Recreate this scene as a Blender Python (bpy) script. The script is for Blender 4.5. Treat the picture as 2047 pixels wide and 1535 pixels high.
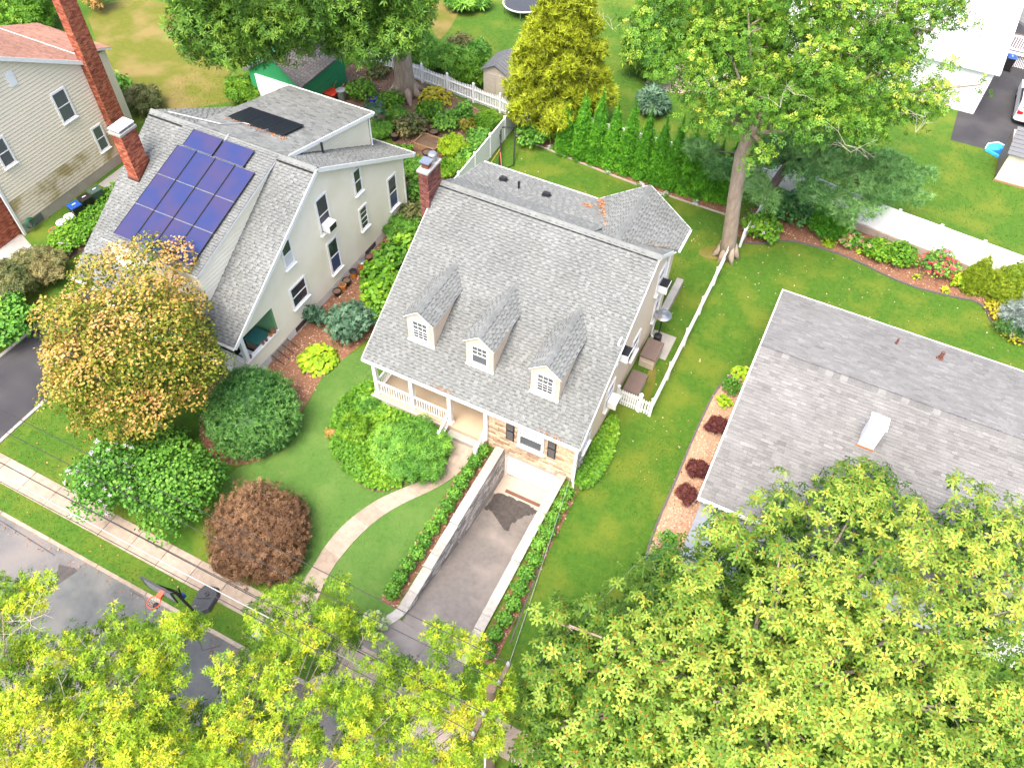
import bpy, bmesh, math, random
import numpy as np
from mathutils import Vector, Matrix

for o in list(bpy.data.objects): bpy.data.objects.remove(o)
SC = bpy.context.scene
COL = SC.collection
random.seed(7); RNG = np.random.default_rng(11)

# ---------------------------------------------------------------- camera
F, PITCH, YAW, ROLL, CAMH = 1585.34, math.radians(51.734), math.radians(-24.937), math.radians(-2.089), 30.0
CX, CY = 1023.5, 767.5
_cp, _sp = math.cos(PITCH), math.sin(PITCH)
_fw = np.array([math.sin(YAW)*_cp, math.cos(YAW)*_cp, -_sp]); _r = np.array([math.cos(YAW), -math.sin(YAW), 0.0]); _d = np.cross(_fw, _r)
_r2 = math.cos(ROLL)*_r + math.sin(ROLL)*_d; _d2 = -math.sin(ROLL)*_r + math.cos(ROLL)*_d
CAMM = np.array([_r2, _d2, _fw])
cam_d = bpy.data.cameras.new('camera'); cam = bpy.data.objects.new('camera', cam_d); COL.objects.link(cam)
cam_d.sensor_width = 36.0; cam_d.lens = F/2047*36.0; cam_d.clip_end = 2000; cam_d.clip_start = 0.5
mw = Matrix(((_r2[0], -_d2[0], -_fw[0], 0), (_r2[1], -_d2[1], -_fw[1], 0), (_r2[2], -_d2[2], -_fw[2], CAMH), (0, 0, 0, 1)))
cam.matrix_world = mw
SC.camera = cam

def G(x, y, z=0.0):
    """photo pixel -> world point at height z"""
    d = CAMM.T @ np.array([x-CX, y-CY, F]); t = (z-CAMH)/d[2]
    return (float(d[0]*t), float(d[1]*t), float(z))
def GX(x, y, X):
    d = CAMM.T @ np.array([x-CX, y-CY, F]); t = X/d[0]
    return (float(X), float(d[1]*t), float(CAMH+d[2]*t))
def GY(x, y, Y):
    d = CAMM.T @ np.array([x-CX, y-CY, F]); t = Y/d[1]
    return (float(d[0]*t), float(Y), float(CAMH+d[2]*t))

# ---------------------------------------------------------------- sky, sun, exposure
SUN_EL, SUN_AZ = math.radians(63), math.radians(-174)      # azimuth measured from +Y towards +X: veiled sun high on the street side
W = bpy.data.worlds.new('World'); SC.world = W; W.use_nodes = True
nt = W.node_tree; bg = nt.nodes['Background']
sky = nt.nodes.new('ShaderNodeTexSky'); sky.sky_type = 'NISHITA'; sky.sun_disc = False
sky.sun_elevation = SUN_EL; sky.sun_rotation = SUN_AZ
sky.air_density = 0.9; sky.dust_density = 5.0; sky.ozone_density = 0.4
nt.links.new(sky.outputs[0], bg.inputs[0]); bg.inputs[1].default_value = 0.15
sd = bpy.data.lights.new('sun', 'SUN'); sd.energy = 1.1; sd.angle = math.radians(30); sd.color = (1.0, 0.93, 0.82)
sun = bpy.data.objects.new('sun', sd); COL.objects.link(sun)
sdir = Vector((math.sin(SUN_AZ)*math.cos(SUN_EL), math.cos(SUN_AZ)*math.cos(SUN_EL), math.sin(SUN_EL)))
sun.rotation_euler = (-sdir).to_track_quat('-Z', 'Y').to_euler(); sun.location = (0, 0, 60)
SC.view_settings.view_transform = 'Standard'; SC.view_settings.look = 'None'
SC.view_settings.gamma = 1.0; SC.view_settings.use_curve_mapping = False
SC.view_settings.exposure = 1.82
SC.render.engine = 'CYCLES'
SC.render.resolution_x, SC.render.resolution_y = 1024, 767
SC.cycles.max_bounces = 6; SC.cycles.diffuse_bounces = 3; SC.cycles.transmission_bounces = 3; SC.cycles.transparent_max_bounces = 4

# ---------------------------------------------------------------- materials
MATS = {}
def _nodes(name):
    m = bpy.data.materials.new(name); m.use_nodes = True
    n = m.node_tree; b = n.nodes['Principled BSDF']; MATS[name] = m
    return m, n, b
def _ramp(n, stops):
    r = n.nodes.new('ShaderNodeValToRGB'); e = r.color_ramp.elements
    while len(e) < len(stops): e.new(0.5)
    for i, (p, c) in enumerate(stops): e[i].position = p; e[i].color = (c[0], c[1], c[2], 1)
    return r
def surf(name, c1, c2=None, scale=3.0, rough=0.8, bump=0.0, bscale=None, detail=6.0, metal=0.0, spec=0.3, c3=None, s3=0.4, stretch=None):
    """noise-mottled surface; c3 adds large-scale patches of a third colour"""
    m, n, b = _nodes(name)
    b.inputs['Roughness'].default_value = rough; b.inputs['Metallic'].default_value = metal; b.inputs['Specular IOR Level'].default_value = spec
    tc = n.nodes.new('ShaderNodeTexCoord'); co = tc.outputs['Object']
    g = n.nodes.new('ShaderNodeNewGeometry'); co = g.outputs['Position']
    if stretch:
        mp = n.nodes.new('ShaderNodeMapping'); mp.inputs['Scale'].default_value = stretch; n.links.new(co, mp.inputs[0]); co = mp.outputs[0]
    if c2 is None: c2 = tuple(x*0.85 for x in c1)
    t = n.nodes.new('ShaderNodeTexNoise'); t.inputs['Scale'].default_value = scale; t.inputs['Detail'].default_value = detail; t.inputs['Roughness'].default_value = 0.65
    n.links.new(co, t.inputs['Vector'])
    r = _ramp(n, [(0.3, c1), (0.7, c2)]); n.links.new(t.outputs['Fac'], r.inputs[0]); out = r.outputs[0]
    if c3 is not None:
        t3 = n.nodes.new('ShaderNodeTexNoise'); t3.inputs['Scale'].default_value = s3; t3.inputs['Detail'].default_value = 4
        n.links.new(co, t3.inputs['Vector'])
        r3 = _ramp(n, [(0.45, (0, 0, 0)), (0.65, (1, 1, 1))]); n.links.new(t3.outputs['Fac'], r3.inputs[0])
        mx = n.nodes.new('ShaderNodeMix'); mx.data_type = 'RGBA'; n.links.new(r3.outputs[0], mx.inputs[0]); n.links.new(out, mx.inputs[6]); mx.inputs[7].default_value = (*c3, 1); out = mx.outputs[2]
    n.links.new(out, b.inputs['Base Color'])
    if bump:
        tb = n.nodes.new('ShaderNodeTexNoise'); tb.inputs['Scale'].default_value = bscale or scale*4; tb.inputs['Detail'].default_value = 5
        n.links.new(co, tb.inputs['Vector'])
        bp = n.nodes.new('ShaderNodeBump'); bp.inputs['Strength'].default_value = bump; bp.inputs['Distance'].default_value = 0.05
        n.links.new(tb.outputs['Fac'], bp.inputs['Height']); n.links.new(bp.outputs[0], b.inputs['Normal'])
    return m
def tinted(name, stops, rough=0.85, nscale=12.0, namt=0.25, bump=0.15, spec=0.25):
    """colour from the per-face 'tint' attribute (0..1) through a ramp, mottled by noise: shingles, bricks, stones, chips"""
    m, n, b = _nodes(name)
    b.inputs['Roughness'].default_value = rough; b.inputs['Specular IOR Level'].default_value = spec
    a = n.nodes.new('ShaderNodeAttribute'); a.attribute_name = 'tint'
    r = _ramp(n, stops); n.links.new(a.outputs['Fac'], r.inputs[0])
    g = n.nodes.new('ShaderNodeNewGeometry')
    t = n.nodes.new('ShaderNodeTexNoise'); t.inputs['Scale'].default_value = nscale; t.inputs['Detail'].default_value = 6
    n.links.new(g.outputs['Position'], t.inputs['Vector'])
    r2 = _ramp(n, [(0.25, (1-namt,)*3), (0.75, (1+namt,)*3)]); n.links.new(t.outputs['Fac'], r2.inputs[0])
    t2 = n.nodes.new('ShaderNodeTexNoise'); t2.inputs['Scale'].default_value = 0.55; t2.inputs['Detail'].default_value = 4
    n.links.new(g.outputs['Position'], t2.inputs['Vector'])
    r4 = _ramp(n, [(0.3, (1-namt*.5,)*3), (0.7, (1+namt*.4,)*3)]); n.links.new(t2.outputs['Fac'], r4.inputs[0])
    mx = n.nodes.new('ShaderNodeMix'); mx.data_type = 'RGBA'; mx.blend_type = 'MULTIPLY'; mx.inputs[0].default_value = 1
    n.links.new(r.outputs[0], mx.inputs[6]); n.links.new(r2.outputs[0], mx.inputs[7])
    mx2 = n.nodes.new('ShaderNodeMix'); mx2.data_type = 'RGBA'; mx2.blend_type = 'MULTIPLY'; mx2.inputs[0].default_value = 1
    n.links.new(mx.outputs[2], mx2.inputs[6]); n.links.new(r4.outputs[0], mx2.inputs[7])
    n.links.new(mx2.outputs[2], b.inputs['Base Color'])
    if bump:
        bp = n.nodes.new('ShaderNodeBump'); bp.inputs['Strength'].default_value = bump; bp.inputs['Distance'].default_value = 0.02
        n.links.new(t.outputs['Fac'], bp.inputs['Height']); n.links.new(bp.outputs[0], b.inputs['Normal'])
    return m
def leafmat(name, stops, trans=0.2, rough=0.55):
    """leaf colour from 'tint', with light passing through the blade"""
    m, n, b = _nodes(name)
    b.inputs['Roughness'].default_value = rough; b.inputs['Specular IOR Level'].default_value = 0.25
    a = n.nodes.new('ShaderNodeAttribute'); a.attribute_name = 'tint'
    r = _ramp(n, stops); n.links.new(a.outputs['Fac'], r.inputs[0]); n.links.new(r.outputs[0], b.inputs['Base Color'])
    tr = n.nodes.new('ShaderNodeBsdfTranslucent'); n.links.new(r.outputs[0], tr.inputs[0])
    mx = n.nodes.new('ShaderNodeMixShader'); mx.inputs[0].default_value = trans
    n.links.new(b.outputs[0], mx.inputs[1]); n.links.new(tr.outputs[0], mx.inputs[2])
    n.links.new(mx.outputs[0], n.nodes['Material Output'].inputs['Surface'])
    return m
def plain(name, c, rough=0.5, metal=0.0, spec=0.4, var=0.12, vs=5.0):
    return surf(name, tuple(x*(1+var*.5) for x in c), tuple(x*(1-var) for x in c), scale=vs, rough=rough, metal=metal, spec=spec)
def glassy(name, c, rough=0.06):
    m, n, b = _nodes(name); b.inputs['Base Color'].default_value = (*c, 1); b.inputs['Roughness'].default_value = rough
    b.inputs['Specular IOR Level'].default_value = 0.8
    return m

plain('white_paint', (0.82, 0.82, 0.81), 0.45, var=0.06)
plain('white_vinyl', (0.82, 0.82, 0.83), 0.35, var=0.04)
plain('fascia_white', (0.76, 0.76, 0.75), 0.5, var=0.1)
plain('black_plastic', (0.018, 0.018, 0.02), 0.45)
plain('dark_metal', (0.03, 0.03, 0.032), 0.4, metal=0.3)
plain('steel', (0.55, 0.55, 0.55), 0.3, metal=0.9)
plain('rust_pipe', (0.16, 0.07, 0.05), 0.8)
glassy('glass_dark', (0.035, 0.04, 0.05)); glassy('glass_grey', (0.10, 0.11, 0.12), 0.1)
plain('blind', (0.62, 0.62, 0.64), 0.6)
surf('cream_board', (0.82, 0.77, 0.63), (0.79, 0.74, 0.60), 1.2, 0.6, c3=(0.74, 0.69, 0.53), s3=0.5)
surf('buff_board', (0.82, 0.72, 0.56), (0.79, 0.69, 0.535), 1.0, 0.6)
surf('buff_board_weathered', (0.74, 0.655, 0.51), (0.66, 0.56, 0.38), 1.6, 0.65, c3=(0.40, 0.32, 0.15), s3=1.1)
surf('beige_stucco', (0.66, 0.54, 0.41), (0.62, 0.505, 0.38), 2.0, 0.8, bump=0.1, bscale=40)
surf('concrete_pink', (0.46, 0.38, 0.31), (0.41, 0.335, 0.275), 2.2, 0.85, bump=0.08, bscale=60, c3=(0.38, 0.33, 0.28), s3=0.7)
surf('porch_floor', (0.47, 0.365, 0.25), (0.41, 0.315, 0.215), 1.6, 0.8, c3=(0.38, 0.31, 0.23), s3=0.9)
surf('concrete_grey', (0.36, 0.34, 0.31), (0.28, 0.27, 0.25), 2.5, 0.9, bump=0.1, bscale=50)
surf('foundation', (0.42, 0.37, 0.30), (0.34, 0.30, 0.25), 2.0, 0.9, bump=0.1)
surf('foundation_white', (0.72, 0.70, 0.68), (0.60, 0.58, 0.55), 2.0, 0.85)
surf('asphalt_drive', (0.205, 0.185, 0.17), (0.155, 0.14, 0.13), 5.0, 0.9, bump=0.25, bscale=120, c3=(0.26, 0.232, 0.208), s3=0.7)
surf('asphalt_road', (0.155, 0.152, 0.15), (0.115, 0.113, 0.112), 2.0, 0.9, bump=0.2, bscale=120, c3=(0.18, 0.165, 0.155), s3=0.35)
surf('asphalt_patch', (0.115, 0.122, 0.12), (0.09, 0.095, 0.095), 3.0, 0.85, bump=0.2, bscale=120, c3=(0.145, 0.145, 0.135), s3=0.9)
surf('asphalt_dark', (0.045, 0.045, 0.05), (0.035, 0.034, 0.038), 2.0, 0.85, bump=0.2, bscale=120, c3=(0.06, 0.058, 0.06), s3=0.5)
surf('tar', (0.045, 0.040, 0.038), (0.085, 0.075, 0.07), 6.0, 0.6, bump=0.2, bscale=60)
surf('lawn_soil', (0.034, 0.102, 0.007), (0.070, 0.142, 0.011), 4.0, 0.95, bump=0.3, bscale=70, c3=(0.105, 0.15, 0.014), s3=0.5)
surf('front_lawn_soil', (0.060, 0.140, 0.022), (0.088, 0.175, 0.033), 5.0, 0.95, bump=0.5, bscale=70, c3=(0.105, 0.185, 0.038), s3=0.8)
surf('dry_soil', (0.135, 0.135, 0.016), (0.095, 0.115, 0.012), 3.0, 0.95, bump=0.4, bscale=50, c3=(0.20, 0.155, 0.05), s3=0.45)
surf('mulch', (0.17, 0.075, 0.045), (0.28, 0.15, 0.09), 14.0, 0.95, bump=0.8, bscale=40)
surf('mulch_light', (0.52, 0.33, 0.22), (0.36, 0.20, 0.125), 14.0, 0.95, bump=0.8, bscale=40)
surf('earth', (0.13, 0.085, 0.055), (0.20, 0.13, 0.085), 6.0, 0.95, bump=0.6, bscale=30)
surf('edging', (0.09, 0.08, 0.085), (0.13, 0.11, 0.11), 5.0, 0.9)
surf('bark_grey', (0.40, 0.32, 0.25), (0.23, 0.175, 0.135), 5.0, 0.95, bump=1.0, bscale=9, stretch=(1, 1, 0.25))
surf('bark_brown', (0.16, 0.11, 0.08), (0.09, 0.06, 0.045), 5.0, 0.95, bump=1.0, bscale=9, stretch=(1, 1, 0.25))
surf('bark_purple', (0.20, 0.14, 0.14), (0.13, 0.09, 0.09), 5.0, 0.95, bump=0.8, bscale=9)
plain('dead_twig', (0.38, 0.33, 0.27), 0.9)
surf('wood_pole', (0.16, 0.115, 0.08), (0.10, 0.07, 0.05), 6.0, 0.9, bump=0.5, stretch=(4, 4, 0.3))
surf('wood_board', (0.36, 0.22, 0.12), (0.27, 0.16, 0.085), 4.0, 0.85, stretch=(4, 1, 1))
surf('wood_tie', (0.42, 0.36, 0.31), (0.30, 0.25, 0.21), 5.0, 0.9, stretch=(0.4, 3, 3))
surf('green_paint', (0.035, 0.30, 0.115), (0.03, 0.25, 0.10), 3.0, 0.6)
surf('porch_green', (0.16, 0.36, 0.18), (0.14, 0.32, 0.16), 3.0, 0.6)
plain('porch_dark', (0.05, 0.022, 0.02), 0.5)
surf('shadow_sheathing', (0.22, 0.20, 0.165), (0.18, 0.165, 0.14), 3.0, 0.9)  # backing coloured dark so the board gaps read as painted shadow lines
plain('blind_dark', (0.05, 0.05, 0.06), 0.5)
glassy('glass_blue', (0.06, 0.08, 0.16))
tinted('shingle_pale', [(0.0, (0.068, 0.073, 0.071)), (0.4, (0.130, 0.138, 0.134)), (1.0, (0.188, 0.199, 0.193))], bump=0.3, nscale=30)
tinted('shingle_mid', [(0.0, (0.130, 0.129, 0.127)), (0.5, (0.176, 0.175, 0.171)), (1.0, (0.228, 0.226, 0.220))], bump=0.3, nscale=30)
tinted('shingle_dark', [(0.0, (0.09, 0.085, 0.085)), (1.0, (0.20, 0.19, 0.185))], bump=0.3, nscale=30)
tinted('shingle_brown', [(0.0, (0.21, 0.10, 0.07)), (1.0, (0.34, 0.19, 0.14))], bump=0.3, nscale=30)
surf('roof_felt', (0.17, 0.17, 0.17), (0.13, 0.13, 0.13), 8.0, 0.95)
tinted('brick_red', [(0.0, (0.18, 0.045, 0.03)), (0.5, (0.33, 0.09, 0.05)), (1.0, (0.46, 0.17, 0.09))], nscale=25)
tinted('brick_maroon', [(0.0, (0.10, 0.035, 0.03)), (1.0, (0.24, 0.095, 0.075))], nscale=25)
surf('mortar', (0.50, 0.44, 0.37), (0.42, 0.36, 0.30), 8.0, 0.95)
tinted('ashlar', [(0.0, (0.32, 0.20, 0.125)), (0.35, (0.50, 0.355, 0.235)), (0.7, (0.60, 0.45, 0.31)), (1.0, (0.66, 0.54, 0.41))], nscale=7, namt=0.3, bump=0.5)
tinted('wall_block', [(0.0, (0.20, 0.19, 0.18)), (0.5, (0.40, 0.38, 0.36)), (1.0, (0.60, 0.57, 0.54))], nscale=9, namt=0.3, bump=0.6)
tinted('cap_stone', [(0.0, (0.30, 0.28, 0.255)), (1.0, (0.40, 0.38, 0.35))], nscale=6, namt=0.15, bump=0.3)
tinted('slab', [(0.0, (0.27, 0.215, 0.165)), (1.0, (0.35, 0.285, 0.225))], nscale=4, namt=0.2, bump=0.1)
tinted('chips', [(0.0, (0.15, 0.06, 0.035)), (0.5, (0.34, 0.18, 0.11)), (1.0, (0.60, 0.43, 0.30))])
tinted('litter', [(0.0, (0.22, 0.08, 0.03)), (1.0, (0.50, 0.24, 0.11))])
tinted('tile_any', [(0.0, (0.1, 0.1, 0.1)), (1.0, (0.9, 0.9, 0.9))])
m, n, b = _nodes('solar_cell'); b.inputs['Roughness'].default_value = 0.28; b.inputs['Specular IOR Level'].default_value = 0.22
g = n.nodes.new('ShaderNodeNewGeometry'); t = n.nodes.new('ShaderNodeTexNoise'); t.inputs['Scale'].default_value = 0.9; n.links.new(g.outputs['Position'], t.inputs['Vector'])
r = _ramp(n, [(0.35, (0.026, 0.038, 0.128)), (0.65, (0.045, 0.040, 0.108))]); n.links.new(t.outputs['Fac'], r.inputs[0]); n.links.new(r.outputs[0], b.inputs['Base Color'])
glassy('solar_black', (0.012, 0.013, 0.022), 0.25)
plain('terracotta', (0.42, 0.15, 0.06), 0.8); plain('orange_pot', (0.55, 0.20, 0.03), 0.7); plain('pot_black', (0.02, 0.017, 0.016), 0.6)
plain('bin_green', (0.05, 0.085, 0.065), 0.5); plain('bin_black', (0.016, 0.014, 0.014), 0.5); plain('bin_blue', (0.01, 0.065, 0.30), 0.45)
plain('cooler_blue', (0.03, 0.17, 0.42), 0.4); plain('chest_green', (0.05, 0.20, 0.17), 0.5); plain('chest_tan', (0.45, 0.38, 0.26), 0.6)
plain('resin_brown', (0.16, 0.115, 0.095), 0.6); plain('resin_tan', (0.50, 0.42, 0.33), 0.6)
plain('shed_tan', (0.46, 0.41, 0.34), 0.6); plain('shed_roof', (0.14, 0.145, 0.155), 0.6)
plain('pot_blue', (0.01, 0.03, 0.30), 0.25); plain('red_paint', (0.50, 0.04, 0.02), 0.45); plain('orange_wood', (0.55, 0.25, 0.06), 0.6)
plain('galvanised', (0.38, 0.39, 0.40), 0.45, metal=0.6); plain('hoop_orange', (0.62, 0.10, 0.04), 0.4); plain('net_white', (0.75, 0.75, 0.75), 0.8)
glassy('board_clear', (0.25, 0.28, 0.30), 0.1); plain('base_grey', (0.05, 0.052, 0.056), 0.45)
plain('skin', (0.45, 0.26, 0.17), 0.6); plain('cloth_black', (0.016, 0.016, 0.018), 0.9); plain('ball_dark', (0.03, 0.03, 0.035), 0.6)
plain('car_white', (0.80, 0.81, 0.82), 0.15, spec=0.6, var=0.02); plain('tyre', (0.015, 0.015, 0.015), 0.8); plain('tail_red', (0.45, 0.02, 0.02), 0.2)
plain('pool_blue', (0.03, 0.33, 0.62), 0.35); plain('pool_pale', (0.55, 0.72, 0.80), 0.35); plain('pool_deep', (0.0, 0.12, 0.50), 0.3)
plain('hose_green', (0.02, 0.13, 0.07), 0.5); plain('pole_coral', (0.60, 0.20, 0.13), 0.5); plain('cap_white', (0.86, 0.86, 0.90), 0.4, var=0.03)
plain('wire_black', (0.02, 0.02, 0.02), 0.6); plain('wire_pale', (0.36, 0.36, 0.34), 0.5); plain('copper_brown', (0.10, 0.03, 0.02), 0.5)
plain('chimney_white', (0.80, 0.80, 0.81), 0.4, var=0.05); plain('paver_pink', (0.48, 0.36, 0.30), 0.85); plain('shutter_black', (0.014, 0.013, 0.014), 0.5)

LEAF = {}
def lm(key, stops, **k): LEAF[key] = leafmat('leaf_'+key, stops, **k)
lm('maple_autumn', [(0.0, (0.085, 0.135, 0.012)), (0.4, (0.21, 0.23, 0.022)), (0.65, (0.40, 0.28, 0.055)), (1.0, (0.60, 0.33, 0.13))])
lm('yellow_oak', [(0.0, (0.051, 0.125, 0.010)), (0.45, (0.156, 0.280, 0.014)), (0.8, (0.350, 0.460, 0.020)), (0.92, (0.460, 0.440, 0.020)), (1.0, (0.331, 0.280, 0.080))])
lm('green_oak', [(0.0, (0.027, 0.082, 0.008)), (0.45, (0.103, 0.199, 0.017)), (0.8, (0.276, 0.388, 0.052)), (0.9, (0.375, 0.388, 0.048)), (1.0, (0.465, 0.194, 0.028))])
lm('ash', [(0.0, (0.040, 0.125, 0.013)), (0.55, (0.107, 0.250, 0.023)), (0.85, (0.248, 0.394, 0.037)), (1.0, (0.426, 0.474, 0.062))])
lm('shade', [(0.0, (0.042, 0.120, 0.014)), (0.6, (0.105, 0.231, 0.025)), (1.0, (0.253, 0.393, 0.042))])
lm('golden', [(0.0, (0.131, 0.162, 0.013)), (0.5, (0.314, 0.372, 0.020)), (1.0, (0.460, 0.545, 0.041))])
lm('thuja', [(0.0, (0.048, 0.176, 0.014)), (0.6, (0.106, 0.352, 0.023)), (1.0, (0.211, 0.528, 0.037))])
lm('thuja_gold', [(0.0, (0.120, 0.192, 0.012)), (0.6, (0.228, 0.336, 0.019)), (1.0, (0.360, 0.432, 0.036))])
lm('pine', [(0.0, (0.069, 0.185, 0.055)), (0.6, (0.156, 0.346, 0.098)), (1.0, (0.315, 0.543, 0.176))])
lm('yew', [(0.0, (0.034, 0.112, 0.027)), (0.6, (0.073, 0.210, 0.049)), (1.0, (0.169, 0.365, 0.085))])
lm('box', [(0.0, (0.039, 0.131, 0.014)), (0.6, (0.086, 0.236, 0.026)), (1.0, (0.172, 0.367, 0.043))])
lm('bright', [(0.0, (0.050, 0.152, 0.012)), (0.6, (0.118, 0.282, 0.018)), (1.0, (0.252, 0.424, 0.030))])
lm('lime', [(0.0, (0.143, 0.275, 0.013)), (0.6, (0.286, 0.462, 0.018)), (1.0, (0.495, 0.605, 0.033))])
lm('green', [(0.0, (0.056, 0.179, 0.022)), (0.6, (0.131, 0.328, 0.041)), (1.0, (0.281, 0.525, 0.066))])
lm('blue', [(0.0, (0.054, 0.120, 0.066)), (0.6, (0.108, 0.216, 0.126)), (1.0, (0.228, 0.348, 0.228))])
lm('bronze', [(0.0, (0.082, 0.042, 0.021)), (0.6, (0.194, 0.106, 0.054)), (1.0, (0.316, 0.185, 0.093))])
lm('barberry', [(0.0, (0.066, 0.017, 0.017)), (0.6, (0.138, 0.036, 0.031)), (1.0, (0.228, 0.084, 0.042))])
lm('olive', [(0.0, (0.072, 0.102, 0.030)), (0.6, (0.156, 0.180, 0.060)), (1.0, (0.312, 0.264, 0.108))])
lm('spruce', [(0.0, (0.16, 0.22, 0.20)), (1.0, (0.42, 0.50, 0.46))])
lm('yellow', [(0.0, (0.24, 0.24, 0.015)), (1.0, (0.52, 0.45, 0.04))])
lm('varieg', [(0.0, (0.10, 0.20, 0.05)), (0.5, (0.22, 0.32, 0.10)), (1.0, (0.62, 0.65, 0.42))])
lm('grass', [(0.0, (0.06, 0.135, 0.009)), (0.5, (0.115, 0.195, 0.014)), (0.8, (0.18, 0.23, 0.02)), (1.0, (0.32, 0.28, 0.08))], trans=0.25, rough=0.7)
lm('grass_front', [(0.0, (0.084, 0.189, 0.028)), (0.6, (0.127, 0.255, 0.046)), (1.0, (0.187, 0.331, 0.075))], trans=0.25, rough=0.7)
lm('flower_white', [(0.0, (0.70, 0.58, 0.70)), (1.0, (0.85, 0.80, 0.85))]); lm('flower_red', [(0.0, (0.55, 0.03, 0.08)), (1.0, (0.68, 0.10, 0.16))])
lm('flower_salmon', [(0.0, (0.60, 0.30, 0.16)), (1.0, (0.75, 0.48, 0.32))]); lm('flower_yellow', [(0.0, (0.7, 0.55, 0.02)), (1.0, (0.8, 0.7, 0.05))])
lm('flower_orange', [(0.0, (0.55, 0.18, 0.02)), (1.0, (0.65, 0.3, 0.05))])

# ---------------------------------------------------------------- object helpers
def tag(o, label=None, cat=None, group=None, kind=None):
    if label: o['label'] = label
    if cat: o['category'] = cat
    if group: o['group'] = group
    if kind: o['kind'] = kind
    return o
def thing(name, label, cat, loc=(0, 0, 0), group=None):
    o = bpy.data.objects.new(name, None); COL.objects.link(o); o.location = loc; o.empty_display_size = 0.2
    return tag(o, label, cat, group)
def wloc(o):
    v = Vector((0, 0, 0))
    while o is not None: v += Vector(o.location); o = o.parent
    return v
class MB:
    """collects shapes in world coordinates; build() links them as ONE mesh object under its parent"""
    def __init__(s): s.v = []; s.f = []; s.t = []
    def poly(s, pts, tint=0.5):
        i = len(s.v); s.v += [tuple(p) for p in pts]; s.f.append(tuple(range(i, i+len(pts)))); s.t.append(tint); return s
    def hexa(s, p, tint=0.5):
        i = len(s.v); s.v += [tuple(q) for q in p]
        for f in ((3, 2, 1, 0), (4, 5, 6, 7), (0, 1, 5, 4), (1, 2, 6, 5), (2, 3, 7, 6), (3, 0, 4, 7)): s.f.append(tuple(i+k for k in f)); s.t.append(tint)
        return s
    def box(s, a, b, tint=0.5):
        x0, x1 = sorted((a[0], b[0])); y0, y1 = sorted((a[1], b[1])); z0, z1 = sorted((a[2], b[2]))
        return s.hexa([(x0, y0, z0), (x1, y0, z0), (x1, y1, z0), (x0, y1, z0), (x0, y0, z1), (x1, y0, z1), (x1, y1, z1), (x0, y1, z1)], tint)
    def obox(s, c, ax, hs, tint=0.5):
        """oriented box: centre, three unit axes, half sizes"""
        c = Vector(c); A = [Vector(a)*h for a, h in zip(ax, hs)]; p = []
        for dz in (-1, 1):
            for dx, dy in ((-1, -1), (1, -1), (1, 1), (-1, 1)): p.append(c+A[0]*dx+A[1]*dy+A[2]*dz)
        return s.hexa(p, tint)
    def prism(s, pts, off, tint=0.5):
        """extrude a planar polygon by vector off"""
        n = len(pts); off = Vector(off); i = len(s.v); P = [Vector(p) for p in pts]
        s.v += [tuple(p) for p in P]+[tuple(p+off) for p in P]
        s.f.append(tuple(i+k for k in reversed(range(n)))); s.f.append(tuple(i+n+k for k in range(n)))
        for k in range(n): s.f.append((i+k, i+(k+1) % n, i+n+(k+1) % n, i+n+k))
        s.t += [tint]*(n+2); return s
    def tube(s, pts, rad, n=8, tint=0.5, cap=True):
        P = [Vector(p) for p in pts]; R = rad if hasattr(rad, '__len__') else [rad]*len(P); rings = []
        up = None
        for k, p in enumerate(P):
            d = (P[min(k+1, len(P)-1)]-P[max(k-1, 0)]); d = d.normalized() if d.length > 1e-9 else Vector((0, 0, 1))
            a = d.orthogonal().normalized() if up is None else (up-d*up.dot(d)).normalized()
            up = a; b = d.cross(a); i = len(s.v); rings.append(i)
            for q in range(n):
                an = 2*math.pi*q/n; s.v.append(tuple(p+a*(R[k]*math.cos(an))+b*(R[k]*math.sin(an))))
        for k in range(len(P)-1):
            for q in range(n):
                s.f.append((rings[k]+q, rings[k]+(q+1) % n, rings[k+1]+(q+1) % n, rings[k+1]+q)); s.t.append(tint)
        if cap:
            s.f.append(tuple(rings[0]+q for q in reversed(range(n)))); s.f.append(tuple(rings[-1]+q for q in range(n))); s.t += [tint, tint]
        return s
    def lathe(s, c, prof, n=16, tint=0.5):
        c = Vector(c); rings = []
        for r, z in prof:
            rings.append(len(s.v))
            for q in range(n): a = 2*math.pi*q/n; s.v.append((c.x+r*math.cos(a), c.y+r*math.sin(a), c.z+z))
        for k in range(len(prof)-1):
            for q in range(n): s.f.append((rings[k]+q, rings[k]+(q+1) % n, rings[k+1]+(q+1) % n, rings[k+1]+q)); s.t.append(tint)
        s.f.append(tuple(rings[0]+q for q in reversed(range(n)))); s.f.append(tuple(rings[-1]+q for q in range(n))); s.t += [tint, tint]
        return s
    def mesh(s, name, mat, off=Vector((0, 0, 0)), smooth=False):
        me = bpy.data.meshes.new(name); me.from_pydata([(x-off.x, y-off.y, z-off.z) for x, y, z in s.v], [], s.f)
        a = me.attributes.new('tint', 'FLOAT', 'FACE'); a.data.foreach_set('value', np.array(s.t, dtype=np.float32))
        me.materials.append(MATS[mat] if isinstance(mat, str) else mat)
        if smooth: me.polygons.foreach_set('use_smooth', [True]*len(me.polygons))
        me.update(); return me
    def build(s, name, mat, parent=None, smooth=False, bevel=0.0, loc=None):
        """loc: origin of a top-level mesh"""
        off = wloc(parent) if parent is not None else Vector((0, 0, 0))
        l = Vector(loc) if loc is not None else Vector((0, 0, 0))
        me = s.mesh(name, mat, off+l, smooth)
        o = bpy.data.objects.new(name, me); COL.objects.link(o); o.location = l
        if parent is not None: o.parent = parent
        if bevel:
            md = o.modifiers.new('bevel', 'BEVEL'); md.width = bevel; md.segments = 2; md.limit_method = 'ANGLE'
        return o
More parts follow.
